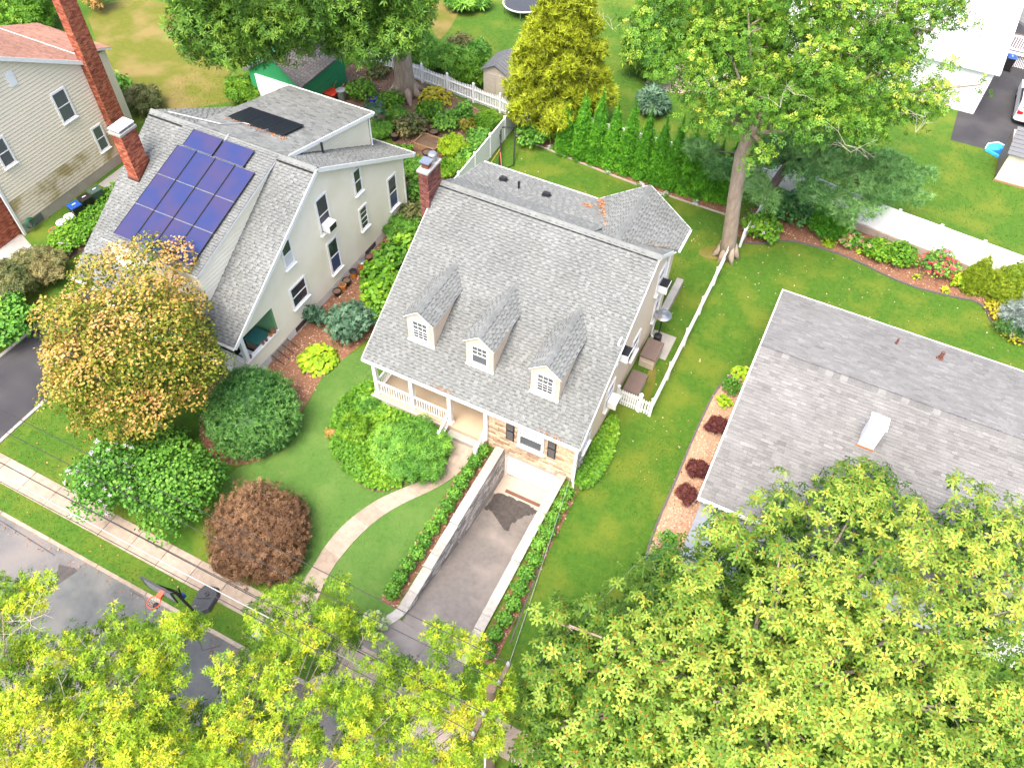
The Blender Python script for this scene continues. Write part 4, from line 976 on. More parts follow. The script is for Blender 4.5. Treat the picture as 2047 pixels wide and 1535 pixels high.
# roof vents on the low rear slope
for (vx, vy, kind_) in ((-13.8, 27.84, 0), (-12.81, 27.51, 1), (-11.48, 27.73, 0)):
    vz = 6.62-.273*(vy-26.6)
    v = MB()
    if kind_: v.lathe((vx, vy, vz), [(.05, 0), (.05, .32), (.07, .32), (.07, .4)], 10)
    else: v.obox((vx, vy, vz+.09), ((1, 0, 0), (0, .96, -.26), (0, .26, .96)), (.15, .15, .08)).obox((vx, vy, vz+.02), ((1, 0, 0), (0, .96, -.26), (0, .26, .96)), (.22, .22, .012))
    v.build('roof_vent', 'dark_metal', roof)
# leaf litter in the valleys
P = []; 
for a, b, n_ in (((-9.2, 28.95, 6.02), (-7.7, 26.2, 6.9), 260), ((-6.6, 25.9, 6.98), (-5.1, 27.4, 5.98), 90), ((-9.7, 28.0, 6.26), (-9.2, 28.0, 6.3), 40)):
    t_ = RNG.random(n_)[:, None]; P.append(np.array(a)*(1-t_)+np.array(b)*t_+RNG.normal(0, .07, (n_, 3))*np.array([1.6, 1, .3])+np.array([0, 0, .05]))
P = np.concatenate(P); scatter_mesh('leaf_litter', P, np.c_[RNG.normal(0, .4, (len(P), 2)), np.ones(len(P))], RNG.uniform(.07, .14, len(P)), RNG.random(len(P)), T_LEAF, MATS['litter'], roof, kind='stuff')
P = np.c_[RNG.uniform(-12.2, -11.0, 60), RNG.uniform(17.5, 17.75, 60), np.full(60, 3.1)]; P = np.r_[P, np.c_[RNG.uniform(-6.9, -5.8, 50), RNG.uniform(17.5, 17.75, 50), np.full(50, 3.1)]]
scatter_mesh('leaf_litter', P, np.c_[RNG.normal(0, .4, (len(P), 2)), np.ones(len(P))], RNG.uniform(.05, .1, len(P)), RNG.random(len(P)), T_LEAF, MATS['litter'], roof, kind='stuff')
# chimney
ch = MB().box((-16.0, 23.78, 8.62), (-15.42, 25.02, 8.74)).build('chimney', 'cap_stone', H1, bevel=.02)
brick_stack(ch, -15.95, -15.47, 23.85, 24.95, 0, 8.62, 'brick_maroon', 8)
MB().obox((-15.47, 24.4, 7.6), ((0, 1, 0), (1, 0, 0), (0, 0, 1)), (.62, .04, .12)).box((-15.6, 23.74, 6.85), (-15.42, 23.83, 7.25)).box((-15.6, 24.97, 7.3), (-15.42, 25.06, 7.62)).build('flashing', 'brick_maroon', ch)
MB().lathe((-15.7, 24.72, 8.74), [(.12, 0), (.12, .16), (.2, .18), (.2, .36), (.16, .4), (.02, .42)], 16).build('flue_cap', 'steel', ch)
MB().box((-15.88, 24.05, 8.74), (-15.56, 24.37, 8.98)).build('flue', 'brick_maroon', ch); MB().box((-15.96, 23.97, 9.02), (-15.48, 24.45, 9.06)).build('flue_lid', 'steel', ch)
MB().tube([(-15.93, 24.0, 8.98), (-15.93, 24.0, 9.03)], .02, 6).build('lid_leg', 'steel', ch)
MB().box((-9.4, 16.95, -2.03), (-9.3, 17.0, -2.0)) if False else None
MB().box((-8.1, 17.05, -2.032), (-6.3, 17.22, -2.018)).build('drain_grate', 'rust_pipe', H1)

# ---------------- RETAINING WALLS of the sunken drive
def ret_wall(name, label, xi, xo, side, steps, y0=9.6):
    t = thing(name, label, 'retaining wall', ((xi+xo)/2, 13, -2))
    rr = random.Random(int(abs(xi)*10))
    for (ya, yb, zt) in steps:
        MB().box((min(xi, xo)+.03, ya, -2.2), (max(xi, xo)-.03, yb, zt-.1)).build('core', 'concrete_grey', t)
        z = zt-.1; row = 0
        while z > drz(ya)-.05:
            h = .15; y = ya-(.2 if row % 2 else 0)
            while y < yb:
                a, b = max(y, ya), min(y+.42, yb); 
                if z-h > drz(b)-.3 and b-a > .06:
                    d = rr.uniform(.0, .03); MB().box((xi-side*.03, a+.006, z-h+.006), (xi+side*(d+.004), b-.006, z-.006), rr.random()).build('block', 'wall_block', t)
                y += .42
            z -= h; row += 1
        y = ya
        while y < yb-.05:
            e = min(y+.62, yb); MB().box((min(xi, xo)-.03, y+.004, zt-.1), (max(xi, xo)+.03, e-.004, zt), rr.random()).build('cap', 'cap_stone', t, bevel=.01); y = e
    return t
RW = ret_wall('retaining_wall', 'grey block retaining wall with pale caps beside the walkway lawn', DX0, -8.9, 1, [(13.5, 17.78, .30), (11.3, 13.5, .22), (9.55, 11.3, .12)])
ret_wall('retaining_wall', 'straight low retaining wall with pale caps along the drive, next to the side lawn', DX1, -5.5, -1, [(13.2, 17.78, .26), (10.0, 13.2, .18), (8.6, 10.0, .1)])
# curved return at the street end of the left wall
mb = [MB() for _ in range(3)]
for i in range(5):
    a0, a1 = i/5, (i+1)/5
    p = lambda a: Vector((-8.72-.75*a*a, 9.55-1.25*a, 0))
    q0, q1 = p(a0), p(a1); d = (q1-q0).normalized(); s = d.cross(Vector((0, 0, 1)))
    MB().obox((q0+q1)/2+Vector((0, 0, .04-.01*i)), (d, s, Vector((0, 0, 1))), ((q1-q0).length/2+.01, .2, .04), rs.random()).build('cap', 'cap_stone', RW)
    MB().obox((q0+q1)/2+Vector((0, 0, -.2)), (d, s, Vector((0, 0, 1))), ((q1-q0).length/2+.012, .165, .2), rs.random()).build('block', 'wall_block', RW)

# ---------------- LEFT HOUSE (cream clapboard, solar panels)
H2 = thing('clapboard_house', 'cream clapboard house with solar panels on its grey roof and side porch opening', 'house', (-25.6, 23, 0))
A0, AZ, B0, BZ, C0, CZ = 15.34, 3.1, 22.9, 7.72, 30.85, 3.52; xa, xb = -30.4, -20.75; wx = -21.0; S2 = (BZ-AZ)/(B0-A0); S3 = (BZ-CZ)/(C0-B0)
MB().prism([(wx-.03, 18.25, 0), (wx-.03, 30.0, 0), (wx-.03, 30.0, 3.9), (wx-.03, 22.9, 7.6), (wx-.03, 18.25, 4.75)], (-9.1, 0, 0)).build('wall', 'shadow_sheathing', H2)
for poly in ([(18.25, .5), (30.0, .5), (30.0, 3.9), (22.9, 7.6), (18.25, 4.75)], [(15.95, .5), (18.25, .5), (18.25, 1.3), (15.95, 1.3)], [(15.95, 2.9), (18.25, 2.9), (18.25, 4.75), (15.5, 3.1)]):
    lap_boards(H2, poly, 'X', wx-.03, 1, 'cream_board', step=.2, th=.04)
MB().box((wx-.1, 18.2, 0), (wx+.01, 30.02, .48)).box((wx-.2, 15.95, 0), (wx+.01, 18.2, .48)).build('foundation_wall', 'foundation_white', H2)
MB().box((wx-.12, 15.92, .48), (wx-.028, 18.25, 1.3)).box((wx-.3, 15.92, 2.9), (wx-.03, 18.25, 3.05)).build('parapet', 'cream_board', H2)
MB().box((wx-.16, 15.85, 1.3), (wx+.06, 18.25, 1.37)).build('parapet_cap', 'white_paint', H2)
MB().box((-30, 15.95, 0), (wx-.12, 18.25, .55)).build('porch_floor', 'porch_dark', H2); MB().box((-30, 18.2, .55), (wx-.05, 18.25, 4.2)).build('porch_wall', 'porch_green', H2)
lap_boards(H2, [(-24.5, .6), (wx-.06, .6), (wx-.06, 4.0), (-24.5, 4.0)], 'Y', 18.2, -1, 'porch_green', step=.2, th=.025)
MB().box((-30, 15.85, 0), (wx-.12, 16.0, 1.3)).box((-30, 15.8, 1.3), (wx-.1, 16.05, 1.37)).build('porch_front', 'white_paint', H2)
for yy, xx in ((15.95, wx-.06), (15.95, -24), (15.95, -27)): MB().box((xx-.1, yy-.05, 1.37), (xx+.1, yy+.15, 3.15)).build('porch_post', 'white_paint', H2)
f2 = [(xa, A0, AZ), (xb, A0, AZ), (xb, B0, BZ), (xa, B0, BZ)]; r2_ = [(xa, B0, BZ), (xb, B0, BZ), (xb, C0, CZ), (xa, C0, CZ)]
roof2 = slab('roof', f2, 'roof_felt', H2); slab('roof_deck', r2_, 'roof_felt', roof2)
dzf = lambda y: 7.75-.32*(22.9-y); DXA, DXB, DYF = -28.25, -22.9, 16.35
fd = [(DXA, DYF, dzf(DYF)), (DXB+.1, DYF, dzf(DYF)), (DXB+.1, 22.85, dzf(22.85)), (DXA, 22.85, dzf(22.85))]
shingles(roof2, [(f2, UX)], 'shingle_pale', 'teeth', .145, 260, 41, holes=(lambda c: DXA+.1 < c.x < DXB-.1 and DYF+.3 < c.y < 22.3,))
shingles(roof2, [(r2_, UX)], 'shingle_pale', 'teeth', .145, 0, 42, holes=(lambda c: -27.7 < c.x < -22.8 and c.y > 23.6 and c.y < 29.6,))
fdm = MB().prism([(DXB, DYF+.15, AZ+S2*(DYF-A0)-.1), (DXB, 22.4, BZ-.35), (DXB, 22.4, dzf(22.4)-.06), (DXB, DYF+.15, dzf(DYF+.15)-.06)], (DXA-DXB+.1, 0, 0)).build('front_dormer', 'cream_board', H2)
lap_boards(fdm, [(DYF+.15, AZ+S2*(DYF+.15-A0)), (22.4, BZ-.3), (22.4, dzf(22.4)-.06), (DYF+.15, dzf(DYF+.15)-.06)], 'X', DXB, 1, 'cream_board', step=.2, th=.02)
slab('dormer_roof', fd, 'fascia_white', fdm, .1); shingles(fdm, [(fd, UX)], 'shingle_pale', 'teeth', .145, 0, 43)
rd = [(-27.9, 23.1, 7.66), (-22.55, 23.1, 7.66), (-22.55, 29.95, 6.0), (-27.9, 29.95, 6.0)]
rdm = MB().prism([(-22.75, 23.6, BZ-S3*.8), (-22.75, 29.7, CZ+S3*1.1), (-22.75, 29.7, 5.95), (-22.75, 23.6, 7.45)], (-4.95, 0, 0)).build('rear_dormer', 'cream_board', H2)
lap_boards(rdm, [(23.8, 7.2), (29.7, 4.05), (29.7, 5.95), (23.8, 7.38)], 'X', -22.75, 1, 'cream_board', step=.2, th=.025)
slab('dormer_roof', rd, 'fascia_white', rdm, .1); shingles(rdm, [(rd, UX)], 'shingle_pale', 'blend', .145, 0, 44)
strip('rake_trim', [(-22.53, 23.2, 7.55), (-22.53, 29.97, 5.92)], 'fascia_white', rdm, .04, .2); gutter(rdm, (-22.5, 29.96, 6.0), (-27.9, 29.96, 6.0))
MB().tube([(-22.62, 29.85, 5.9), (-22.66, 29.72, 5.7), (-22.66, 29.72, 4.2), (-22.55, 29.6, 4.05)], .045, 8).build('downspout', 'fascia_white', rdm)
ridge_caps(roof2, (xa, B0+.03, BZ+.06), (xb, B0+.03, BZ+.06), 'shingle_pale', .24, .26, .5); MB().box((xa+.05, B0-.26, BZ-.17), (xb-.05, B0-.21, BZ-.06)).build('ridge_vent', 'black_plastic', roof2)
strip('rake_trim', [(xb+.015, A0, AZ-.09), (xb+.015, B0, BZ-.09), (xb+.015, C0, CZ-.09)], 'fascia_white', H2, .04, .2); gutter(H2, (xb, C0, CZ), (xa, C0, CZ)); gutter(H2, (xa, A0, AZ), (xb, A0, AZ))
MB().tube([(wx+.08, 29.9, 3.5), (wx+.05, 29.9, 3.2), (wx+.05, 29.9, .2)], .045, 8).build('downspout', 'fascia_white', H2)
MB().box((wx-.05, 29.88, .5), (wx+.035, 30.03, 3.85)).build('corner_board', 'fascia_white', H2)
for (y, z, w_, h_, lo) in ((25.9, 4.95, .5, 1.3, None), (25.95, 2.6, .55, 1.25, None), (28.75, 2.3, .7, 1.9, 'glass_blue'), (20.05, 4.8, .55, 1.35, 'blind'), (23.15, 2.2, .7, 1.9, 'glass_blue'), (20.15, 2.2, 1.05, 1.15, None)):
    window(H2, (wx+.0, y, z), (1, 0), w_, h_, tw=.1, lower=lo, glass='glass_dark', muntins=(((1, 2), (1, 2)) if (y, z) == (25.95, 2.6) else (0, 0)))
wac = window(H2, (wx, 22.98, 5.0), (1, 0), .75, 1.9, tw=.1, glass='blind_dark', lower='blind_dark')
for y0 in (25.6, 19.3): MB().box((wx+.005, y0, .12), (wx+.03, y0+1.0, .42)).build('basement_window', 'glass_dark', H2)
lw = MB().box((wx+.01, 17.3, 0), (wx+.06, 18.6, .45)); 
wl_ = lw.build('window_well', 'wood_tie', H2)
for q in range(4): MB().tube([(wx+.05, 17.35+q*.4, .4), (wx+.75, 17.35+q*.4, .05)], .02, 6).build('well_bar', 'dark_metal', wl_)
MB().tube([(wx+.75, 17.3, .05), (wx+.75, 18.6, .05)], .025, 6).build('well_bar', 'wood_board', wl_)
ch2 = MB().box((-29.86, 19.88, 8.36), (-29.14, 20.94, 8.5)).build('chimney', 'cap_stone', H2, bevel=.02); brick_stack(ch2, -29.8, -29.2, 19.95, 20.87, 5.3, 8.36, 'brick_red', 12)
MB().hexa([(-29.84, 19.9, 5.6), (-29.16, 19.9, 5.6), (-29.16, 20.92, 6.3), (-29.84, 20.92, 6.3), (-29.84, 19.9, 6.05), (-29.16, 19.9, 6.05), (-29.16, 20.92, 6.68), (-29.84, 20.92, 6.68)]).build('flashing', 'copper_brown', ch2)
MB().box((-29.82, 19.92, 8.62), (-29.18, 20.9, 8.68)).build('chimney_lid', 'cap_white', ch2)
for a, b in ((-29.75, 20.0), (-29.25, 20.0), (-29.75, 20.82), (-29.25, 20.82)): MB().box((a-.03, b-.03, 8.5), (a+.03, b+.03, 8.62)).build('lid_leg', 'steel', ch2)
MB().tube([(-22.4, 25.4, 6.2), (-22.4, 25.4, 7.0)], .06, 10).build('vent_pipe', 'dark_metal', roof2)
MB().tube([(-25.65, 22.0, 7.55), (-25.65, 22.9, 7.92), (-25.3, 23.4, 7.75), (-24.8, 24.6, 7.45)], .02, 6).build('conduit', 'steel', roof2)
MB().tube([(-29.6, 23.2, 7.72), (-26.9, 23.7, 7.62), (-26.2, 24.5, 7.42), (-25.6, 24.6, 7.4)], .02, 6).build('conduit', 'steel', roof2)
P = np.c_[RNG.uniform(-27.3, -23.7, 120), RNG.normal(24.45, .07, 120), np.zeros(120)]; P[:, 2] = 7.66-.242*(P[:, 1]-23.1)+.05
scatter_mesh('leaf_litter', P, np.c_[RNG.normal(0, .4, (120, 2)), np.ones(120)], RNG.uniform(.06, .12, 120), RNG.random(120), T_LEAF, MATS['litter'], roof2, kind='stuff')
# solar panels: every one a thing
def solar(cxy, plane, w_, l_, mat, frame, label, group):
    """plane(y)->z; w_ along X, l_ along the slope"""
    x, y = cxy; sl = (plane(y+.5)-plane(y-.5)); L = math.hypot(1, sl); V = Vector((0, 1/L, sl/L)); U = Vector((1, 0, 0)); N = U.cross(V); c = Vector((x, y, plane(y)))+N*.13
    t = thing('solar_panel', label, 'solar panel', tuple(c-N*.13), group)
    f = MB()
    for du in (-w_/2+.01, w_/2-.01): MB().obox(c+U*du, (U, V, N), (.01, l_/2, .022)).build('side_frame', 'black_plastic', t)
    for dv in (-l_/2+.006, l_/2-.006): MB().obox(c+V*dv, (U, V, N), (w_/2-.02, .006, .022)).build('end_frame', frame, t)
    MB().obox(c-N*.004, (U, V, N), (w_/2-.02, l_/2-.02, .012)).build('glass', mat, t)
    for du in (-w_*.3, w_*.3): MB().obox(c+U*du-N*.075, (U, V, N), (.02, l_/2, .05)).build('mount_rail', 'steel', t)
RW_ = ('ridge-side', 'middle', 'eave-side'); CW_ = ('nearest to', 'second from', 'third from', 'farthest from')
for i in range(4):
    for j in range(3): solar((-27.14+i*1.115, 20.82-j*1.66), dzf, 1.085, 1.73, 'solar_cell', 'steel', 'blue solar panel, %s row of the big block, column %s the chimney' % (RW_[j], CW_[i]), 'solar panels on the front dormer')
for i in range(2): solar((-26.6+i*1.8, 22.16), dzf, 1.72, 1.0, 'solar_cell', 'steel', 'blue solar panel laid sideways below the ridge, %s the brick chimney' % ('nearer to', 'farther from')[i], 'solar panels below the ridge')
pr = lambda y: 7.66-.242*(y-23.1)
for i in range(3): solar((-26.62+i*1.09, 25.3), pr, 1.08, 1.62, 'solar_black', 'black_plastic', 'black solar panel on the rear dormer, %s' % ('nearest to the brick chimney', 'between the two others', 'nearest to the dormer cheek')[i], 'black panels on the rear dormer')

# ---------------- FAR LEFT HOUSE (buff clapboard, brown roof)
H3 = thing('buff_house', 'buff clapboard gable house with brown roof and tall brick chimney', 'house', (-43, 22.3, 0)); hx = -38.6
MB().prism([(hx-.03, 18.4, .0), (hx-.03, 26.3, 0), (hx-.03, 26.3, 6.25), (hx-.03, 21.2, 9.05), (hx-.03, 18.4, 7.5)], (-10, 0, 0)).build('wall', 'shadow_sheathing', H3)
zz = .62
lap_boards(H3, [(18.4, .62), (26.3, .62), (26.3, 6.2), (21.2, 9.0), (18.4, 7.45)], 'X', hx-.03, 1, 'buff_board', step=.19, th=.04, weather=('buff_board_weathered', 2.0))
MB().box((hx-.06, 18.38, 0), (hx-.005, 26.3, .6)).build('foundation_wall', 'foundation', H3)
f3 = [(-49, 21.2, 9.16), (hx+.25, 21.2, 9.16), (hx+.25, 26.62, 6.15), (-49, 26.62, 6.15)]; g3 = [(-49, 21.2, 9.16), (hx+.25, 21.2, 9.16), (hx+.25, 18.0, 7.4), (-49, 18.0, 7.4)]
roof3 = slab('roof', f3, 'roof_felt', H3); slab('roof_deck', g3, 'roof_felt', roof3); shingles(roof3, [(f3, UX), (g3, UX)], 'shingle_brown', 'blend', .15, 0, 51)
strip('rake_trim', [(hx+.26, 18.0, 7.3), (hx+.26, 21.2, 9.06), (hx+.26, 26.62, 6.05)], 'fascia_white', H3, .05, .2); gutter(H3, (hx+.25, 26.63, 6.14), (-49, 26.63, 6.14))
w5 = [(-46.5, 26.5, 6.1), (-40.6, 26.5, 6.1), (-40.6, 29.5, 5.0), (-46.5, 29.5, 5.0)]
MB().box((-46.3, 26.3, 0), (-40.8, 29.2, 4.95)).build('rear_wing', 'buff_board', H3); slab('wing_roof', w5, 'fascia_white', H3, .1); shingles(roof3, [(w5, UX)], 'shingle_brown', 'blend', .15, 0, 52)
for (y, z, w_, h_) in ((23.85, 4.95, .78, 1.6), (25.1, 2.15, .55, 1.4), (19.6, 4.6, .6, 1.4)): window(H3, (hx, y, z), (1, 0), w_, h_, tw=.1, glass='glass_grey')
MB().box((hx, 21.6, 7.2), (hx+.05, 22.05, 7.95)).build('gable_vent', 'white_paint', H3); MB().box((hx-.01, 18.95, .1), (hx+.03, 19.75, .55)).build('basement_window', 'glass_grey', H3)
MB().box((hx-.05, 18.3, 0), (hx+.06, 18.44, 7.4)).build('corner_board', 'fascia_white', H3)
ch3 = MB().box((-38.72, 25.75, 11.2), (-38.0, 26.85, 11.35)).build('chimney', 'cap_stone', H3); brick_stack(ch3, -38.65, -38.07, 25.82, 26.78, 0, 11.2, 'brick_red', 15)
br = MB().box((hx-3.4, 16.6, 0), (hx-.3, 18.38, 3.0)).build('brick_porch', 'mortar', H3); brick_stack(br, hx-3.42, hx-.28, 16.58, 18.37, 0, 2.9, 'brick_red', 17)

# ---------------- RIGHT HOUSE (low grey roof)
H4 = thing('ranch_house', 'low white house under a broad two-slope dark grey shingle roof', 'house', (8, 24, 0))
qa = [(.06, 17.7, 3.0), (26, 17.7, 3.0), (26, 24.1, 5.42), (.06, 24.1, 5.42)]; qb = [(.06, 24.1, 5.42), (26, 24.1, 5.42), (26, 30.5, 3.0), (.06, 30.5, 3.0)]
MB().prism([(.35, 18.0, 0), (.35, 30.2, 0), (.35, 30.2, 2.95), (.35, 24.1, 5.2), (.35, 18.0, 2.95)], (25.4, 0, 0)).build('wall', 'white_vinyl', H4)
roof4 = slab('roof', qa, 'roof_felt', H4); slab('roof_deck', qb, 'roof_felt', roof4)
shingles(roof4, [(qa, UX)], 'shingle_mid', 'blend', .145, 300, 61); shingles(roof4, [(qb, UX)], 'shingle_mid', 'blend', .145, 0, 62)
ridge_caps(roof4, (.08, 24.1, 5.46), (26, 24.1, 5.46), 'shingle_mid', .26, .3, .38, tints=(0, .1, .3, .7))
strip('rake_trim', [(.03, 17.7, 2.92), (.03, 24.1, 5.34), (.03, 30.5, 2.92)], 'white_vinyl', H4, .06, .2); gutter(H4, (26, 30.51, 2.99), (.0, 30.51, 2.99), 'white_vinyl'); gutter(H4, (0, 17.69, 2.99), (26, 17.69, 2.99), 'white_vinyl')
MB().tube([(.12, 17.6, 2.9), (.3, 17.85, 2.6), (.3, 17.85, .1)], .05, 8).build('downspout', 'white_vinyl', H4)
MB().box((.2, 15.3, 2.35), (2.4, 17.95, 2.5)).build('porch_roof', 'galvanised', H4); MB().box((.4, 15.5, 0), (2.3, 17.98, 2.34)).build('porch_wall', 'white_vinyl', H4)
c4 = MB().box((4.82, 21.75, 4.3), (5.42, 22.35, 5.85)).build('chimney_box', 'chimney_white', H4)
for i in range(10): MB().box((4.88, 21.725, 4.62+i*.115), (5.36, 21.75, 4.70+i*.115)).build('louvre', 'chimney_white', c4)
MB().box((4.78, 21.71, 5.85), (5.46, 22.39, 5.9)).build('chimney_cap', 'cap_white', c4); MB().box((4.79, 21.70, 4.3), (5.45, 21.78, 4.6)).build('flashing', 'terracotta', c4)
MB().tube([(5.44, 28.85, 3.5), (5.44, 28.85, 4.0)], .05, 10).build('vent_pipe', 'rust_pipe', roof4); MB().tube([(7.32, 28.85, 3.5), (7.32, 28.85, 4.1)], .085, 10).tube([(7.32, 28.85, 3.6), (7.32, 28.85, 3.72)], .15, 10).build('vent_pipe', 'rust_pipe', roof4)

# ---------------- GREEN GARAGE
H5 = thing('green_garage', 'small green garage with white door and grey shingle roof', 'garage', (-33.6, 37.5, 0))
MB().prism([(-35.7, 35.0, 0), (-31.7, 35.0, 0), (-31.7, 35.0, 2.3), (-33.4, 35.0, 3.7), (-35.1, 35.0, 2.9), (-35.7, 35.0, 2.3)], (0, 4.7, 0)).build('wall', 'green_paint', H5)
lap_boards(H5, [(35.0, .05), (39.7, .05), (39.7, 2.28), (35.0, 2.28)], 'X', -31.7, 1, 'green_paint', step=.36, th=.02, name='wall_panel')
ga = [(-31.5, 34.8, 2.2), (-31.5, 39.9, 2.2), (-33.4, 39.9, 3.78), (-33.4, 34.8, 3.78)]; gb = [(-36.0, 34.8, 2.2), (-36.0, 39.9, 2.2), (-33.4, 39.9, 3.78), (-33.4, 34.8, 3.78)]
r5 = slab('roof', ga, 'roof_felt', H5); slab('roof_deck', gb, 'roof_felt', r5); shingles(r5, [(ga, UYv), (gb, UYv)], 'shingle_dark', 'teeth', .15, 0, 71)
gd5 = MB().box((-35.2, 34.93, 0), (-32.3, 35.0, 2.05)).build('garage_door', 'white_paint', H5)
for i in range(4): MB().box((-35.15, 34.9, .04+i*.5), (-32.35, 34.93, .5+i*.5)).build('panel', 'white_paint', gd5)
# ---------------- WHITE HOUSE BEYOND THE REAR FENCE
H6 = thing('white_house', 'white clapboard house behind the big ash tree with a grey roof', 'house', (0, 64, 0))
MB().prism([(7.2, 56.5, 0), (7.2, 72, 0), (7.2, 72, 3.2), (7.2, 56.5, 3.2)], (-13.5, 0, 0)).build('wall', 'white_vinyl', H6)
lap_boards(H6, [(56.5, .1), (72, .1), (72, 3.2), (56.5, 3.2)], 'X', 7.2, 1, 'white_vinyl', step=.2, th=.02)
q6 = [(7.5, 56.2, 3.2), (-6.6, 56.2, 3.2), (-6.6, 64.3, 5.6), (7.5, 64.3, 5.6)]; r6 = slab('roof', q6, 'white_vinyl', H6, .2)
MB().box((7.2, 64, 0), (7.9, 72, 3.3)).build('side_bay', 'white_vinyl', H6); q7 = [(8.3, 63.5, 3.3), (8.3, 75, 3.3), (0, 75, 6.0), (0, 63.5, 6.0)]; slab('wing_roof', q7, 'roof_felt', r6); shingles(r6, [(q7, UYv)], 'shingle_mid', 'blend', .16, 0, 81)

# ================================================================ FENCES
picket_me = MB().prism([(-.04, 0, 0), (.04, 0, 0), (.04, 0, 1.0), (0, 0, 1.07), (-.04, 0, 1.0)], (0, .022, 0)).mesh('picket', 'white_vinyl')
post_me = MB().box((-.065, -.065, 0), (.065, .065, 1.22)).lathe((0, 0, 1.22), [(.1, 0), (.1, .03), (.02, .1)], 4).mesh('post', 'white_vinyl')
def picket_fence(pts, label, group=None, name='picket_fence', step=.125, hs=1.0, gap=None):
    p0 = Vector((*pts[0], 0)); t = thing(name, label, 'fence', tuple(p0), group)
    for a, b in zip(pts[:-1], pts[1:]):
        a, b = Vector((*a, 0)), Vector((*b, 0)); d = (b-a); L = d.length; d.normalize(); s = Vector((-d.y, d.x, 0)); nb = max(1, round(L/2.3))
        M = lambda p, sz=1: Matrix(((d.x, s.x, 0, p.x), (d.y, s.y, 0, p.y), (0, 0, hs*sz, p.z), (0, 0, 0, 1)))
        for i in range(nb+1):
            inst('post', post_me, t, M(a+d*(L*i/nb)))
            if i < nb:
                q0, q1 = a+d*(L*i/nb+.07), a+d*(L*(i+1)/nb-.07)
                for zz in (.22, .82): strip('rail', [q0+Vector((0, 0, zz*hs)), q1+Vector((0, 0, zz*hs))], 'white_vinyl', t, .04, .08)
                n_ = int((q1-q0).length/step)
                for k in range(n_):
                    sag = .10*math.sin(math.pi*(k+.5)/n_); inst('picket', picket_me, t, M(q0+(q1-q0)*((k+.5)/n_)+s*.025+Vector((0, 0, .05)), 1-sag))
    return t
def vinyl_fence(a, b, z0, h, label, group=None, bay=2.2, base=False):
    a, b = Vector((*a, 0)), Vector((*b, 0)); d = b-a; L = d.length; d.normalize(); s = Vector((-d.y, d.x, 0)); z = Vector((0, 0, 1)); nb = max(1, round(L/bay))
    t = thing('privacy_fence', label, 'fence', tuple(a), group)
    for i in range(nb+1):
        p = a+d*(L*i/nb); MB().obox(p+z*(z0+h/2+.04), (d, s, z), (.065, .065, h/2+.06)).obox(p+z*(z0+h+.125), (d, s, z), (.08, .08, .02)).build('post', 'white_vinyl', t)
        if i < nb:
            q0, q1 = p+d*.065, a+d*(L*(i+1)/nb)-d*.065; m_ = (q0+q1)/2; hl = (q1-q0).length/2
            pn = MB().obox(m_+z*(z0+h/2), (d, s, z), (hl, .018, h/2-.02)).build('panel', 'white_vinyl', t)
            n_ = 12
            for k in range(n_): MB().obox(q0+d*(2*hl*(k+.5)/n_)+z*(z0+h/2), (d, s, z), (hl/n_-.006, .024, h/2-.08)).build('board', 'white_vinyl', pn)
            MB().obox(m_+z*(z0+h), (d, s, z), (hl, .035, .05)).build('top_rail', 'white_vinyl', t); MB().obox(m_+z*(z0+.05), (d, s, z), (hl, .03, .06)).build('bottom_rail', 'white_vinyl', t)
    return t
picket_fence([G(720, 128)[:2], G(790, 143)[:2], G(845, 166)[:2], G(1000, 226)[:2], (-19.4, 41.1)], 'white picket fence dipping between posts behind the garden tree', hs=1.12)
picket_fence([(-3.42, 22.75), (-3.40, 35.0)], 'white picket fence running from the gate to the leaning tree trunk', hs=1.02)
picket_fence([(-3.42, 22.75), (-3.98, 22.75)], 'short white picket section beside the gate', hs=1.02)
gt = thing('picket_gate', 'white picket gate between house wall and fence', 'gate', (-5.05, 22.75, 0))
for zz in (.25, .85): MB().box((-5.05, 22.74, zz), (-4.06, 22.78, zz+.08)).build('rail', 'white_vinyl', gt)
for k in range(9): inst('picket', picket_me, gt, Matrix.Translation((-5.0+k*.112, 22.71, .06)))
for xx in (-5.12, -4.02): inst('post', post_me, gt, Matrix.Translation((xx, 22.78, 0)))
MB().box((-4.1, 22.69, .86), (-4.0, 22.72, .92)).build('latch', 'black_plastic', gt)
vinyl_fence((-19.3, 41.0), (-19.0, 30.6), 0.05, 1.5, 'white vinyl privacy fence between vegetable garden and back lawn')
vinyl_fence((-19.0, 41.2), (-3.0, 41.6), 0.05, 1.5, 'white vinyl privacy fence half hidden behind the arborvitae hedge')
vinyl_fence((-2.9, 42.3), (1.9, 41.35), .3, 1.5, 'white vinyl fence panels glimpsed under the pine')
vinyl_fence((2.0, 41.0), (15.5, 39.55), .45, 1.55, 'long white vinyl fence above the flower bed on a timber wall', bay=2.45)
picket_fence([(-3.0, 36.2), (-2.6, 41.4)], 'white picket fence beyond the leaning trunk, under the pine', hs=1.02)
tw_ = thing('timber_wall', 'low weathered timber wall under the long white fence', 'retaining wall', (8, 40.3, 0))
for k in range(3):
    for i in range(6):
        x0 = 2.0+i*2.28; y = lambda x: 40.9-(x-2)*.107
        MB().hexa([(x0, y(x0)-.06, k*.15), (x0+2.26, y(x0+2.26)-.06, k*.15), (x0+2.26, y(x0+2.26)+.1, k*.15), (x0, y(x0)+.1, k*.15), (x0, y(x0)-.06, k*.15+.14), (x0+2.26, y(x0+2.26)-.06, k*.15+.14), (x0+2.26, y(x0+2.26)+.1, k*.15+.14), (x0, y(x0)+.1, k*.15+.14)]).build('timber', 'wood_tie', tw_)

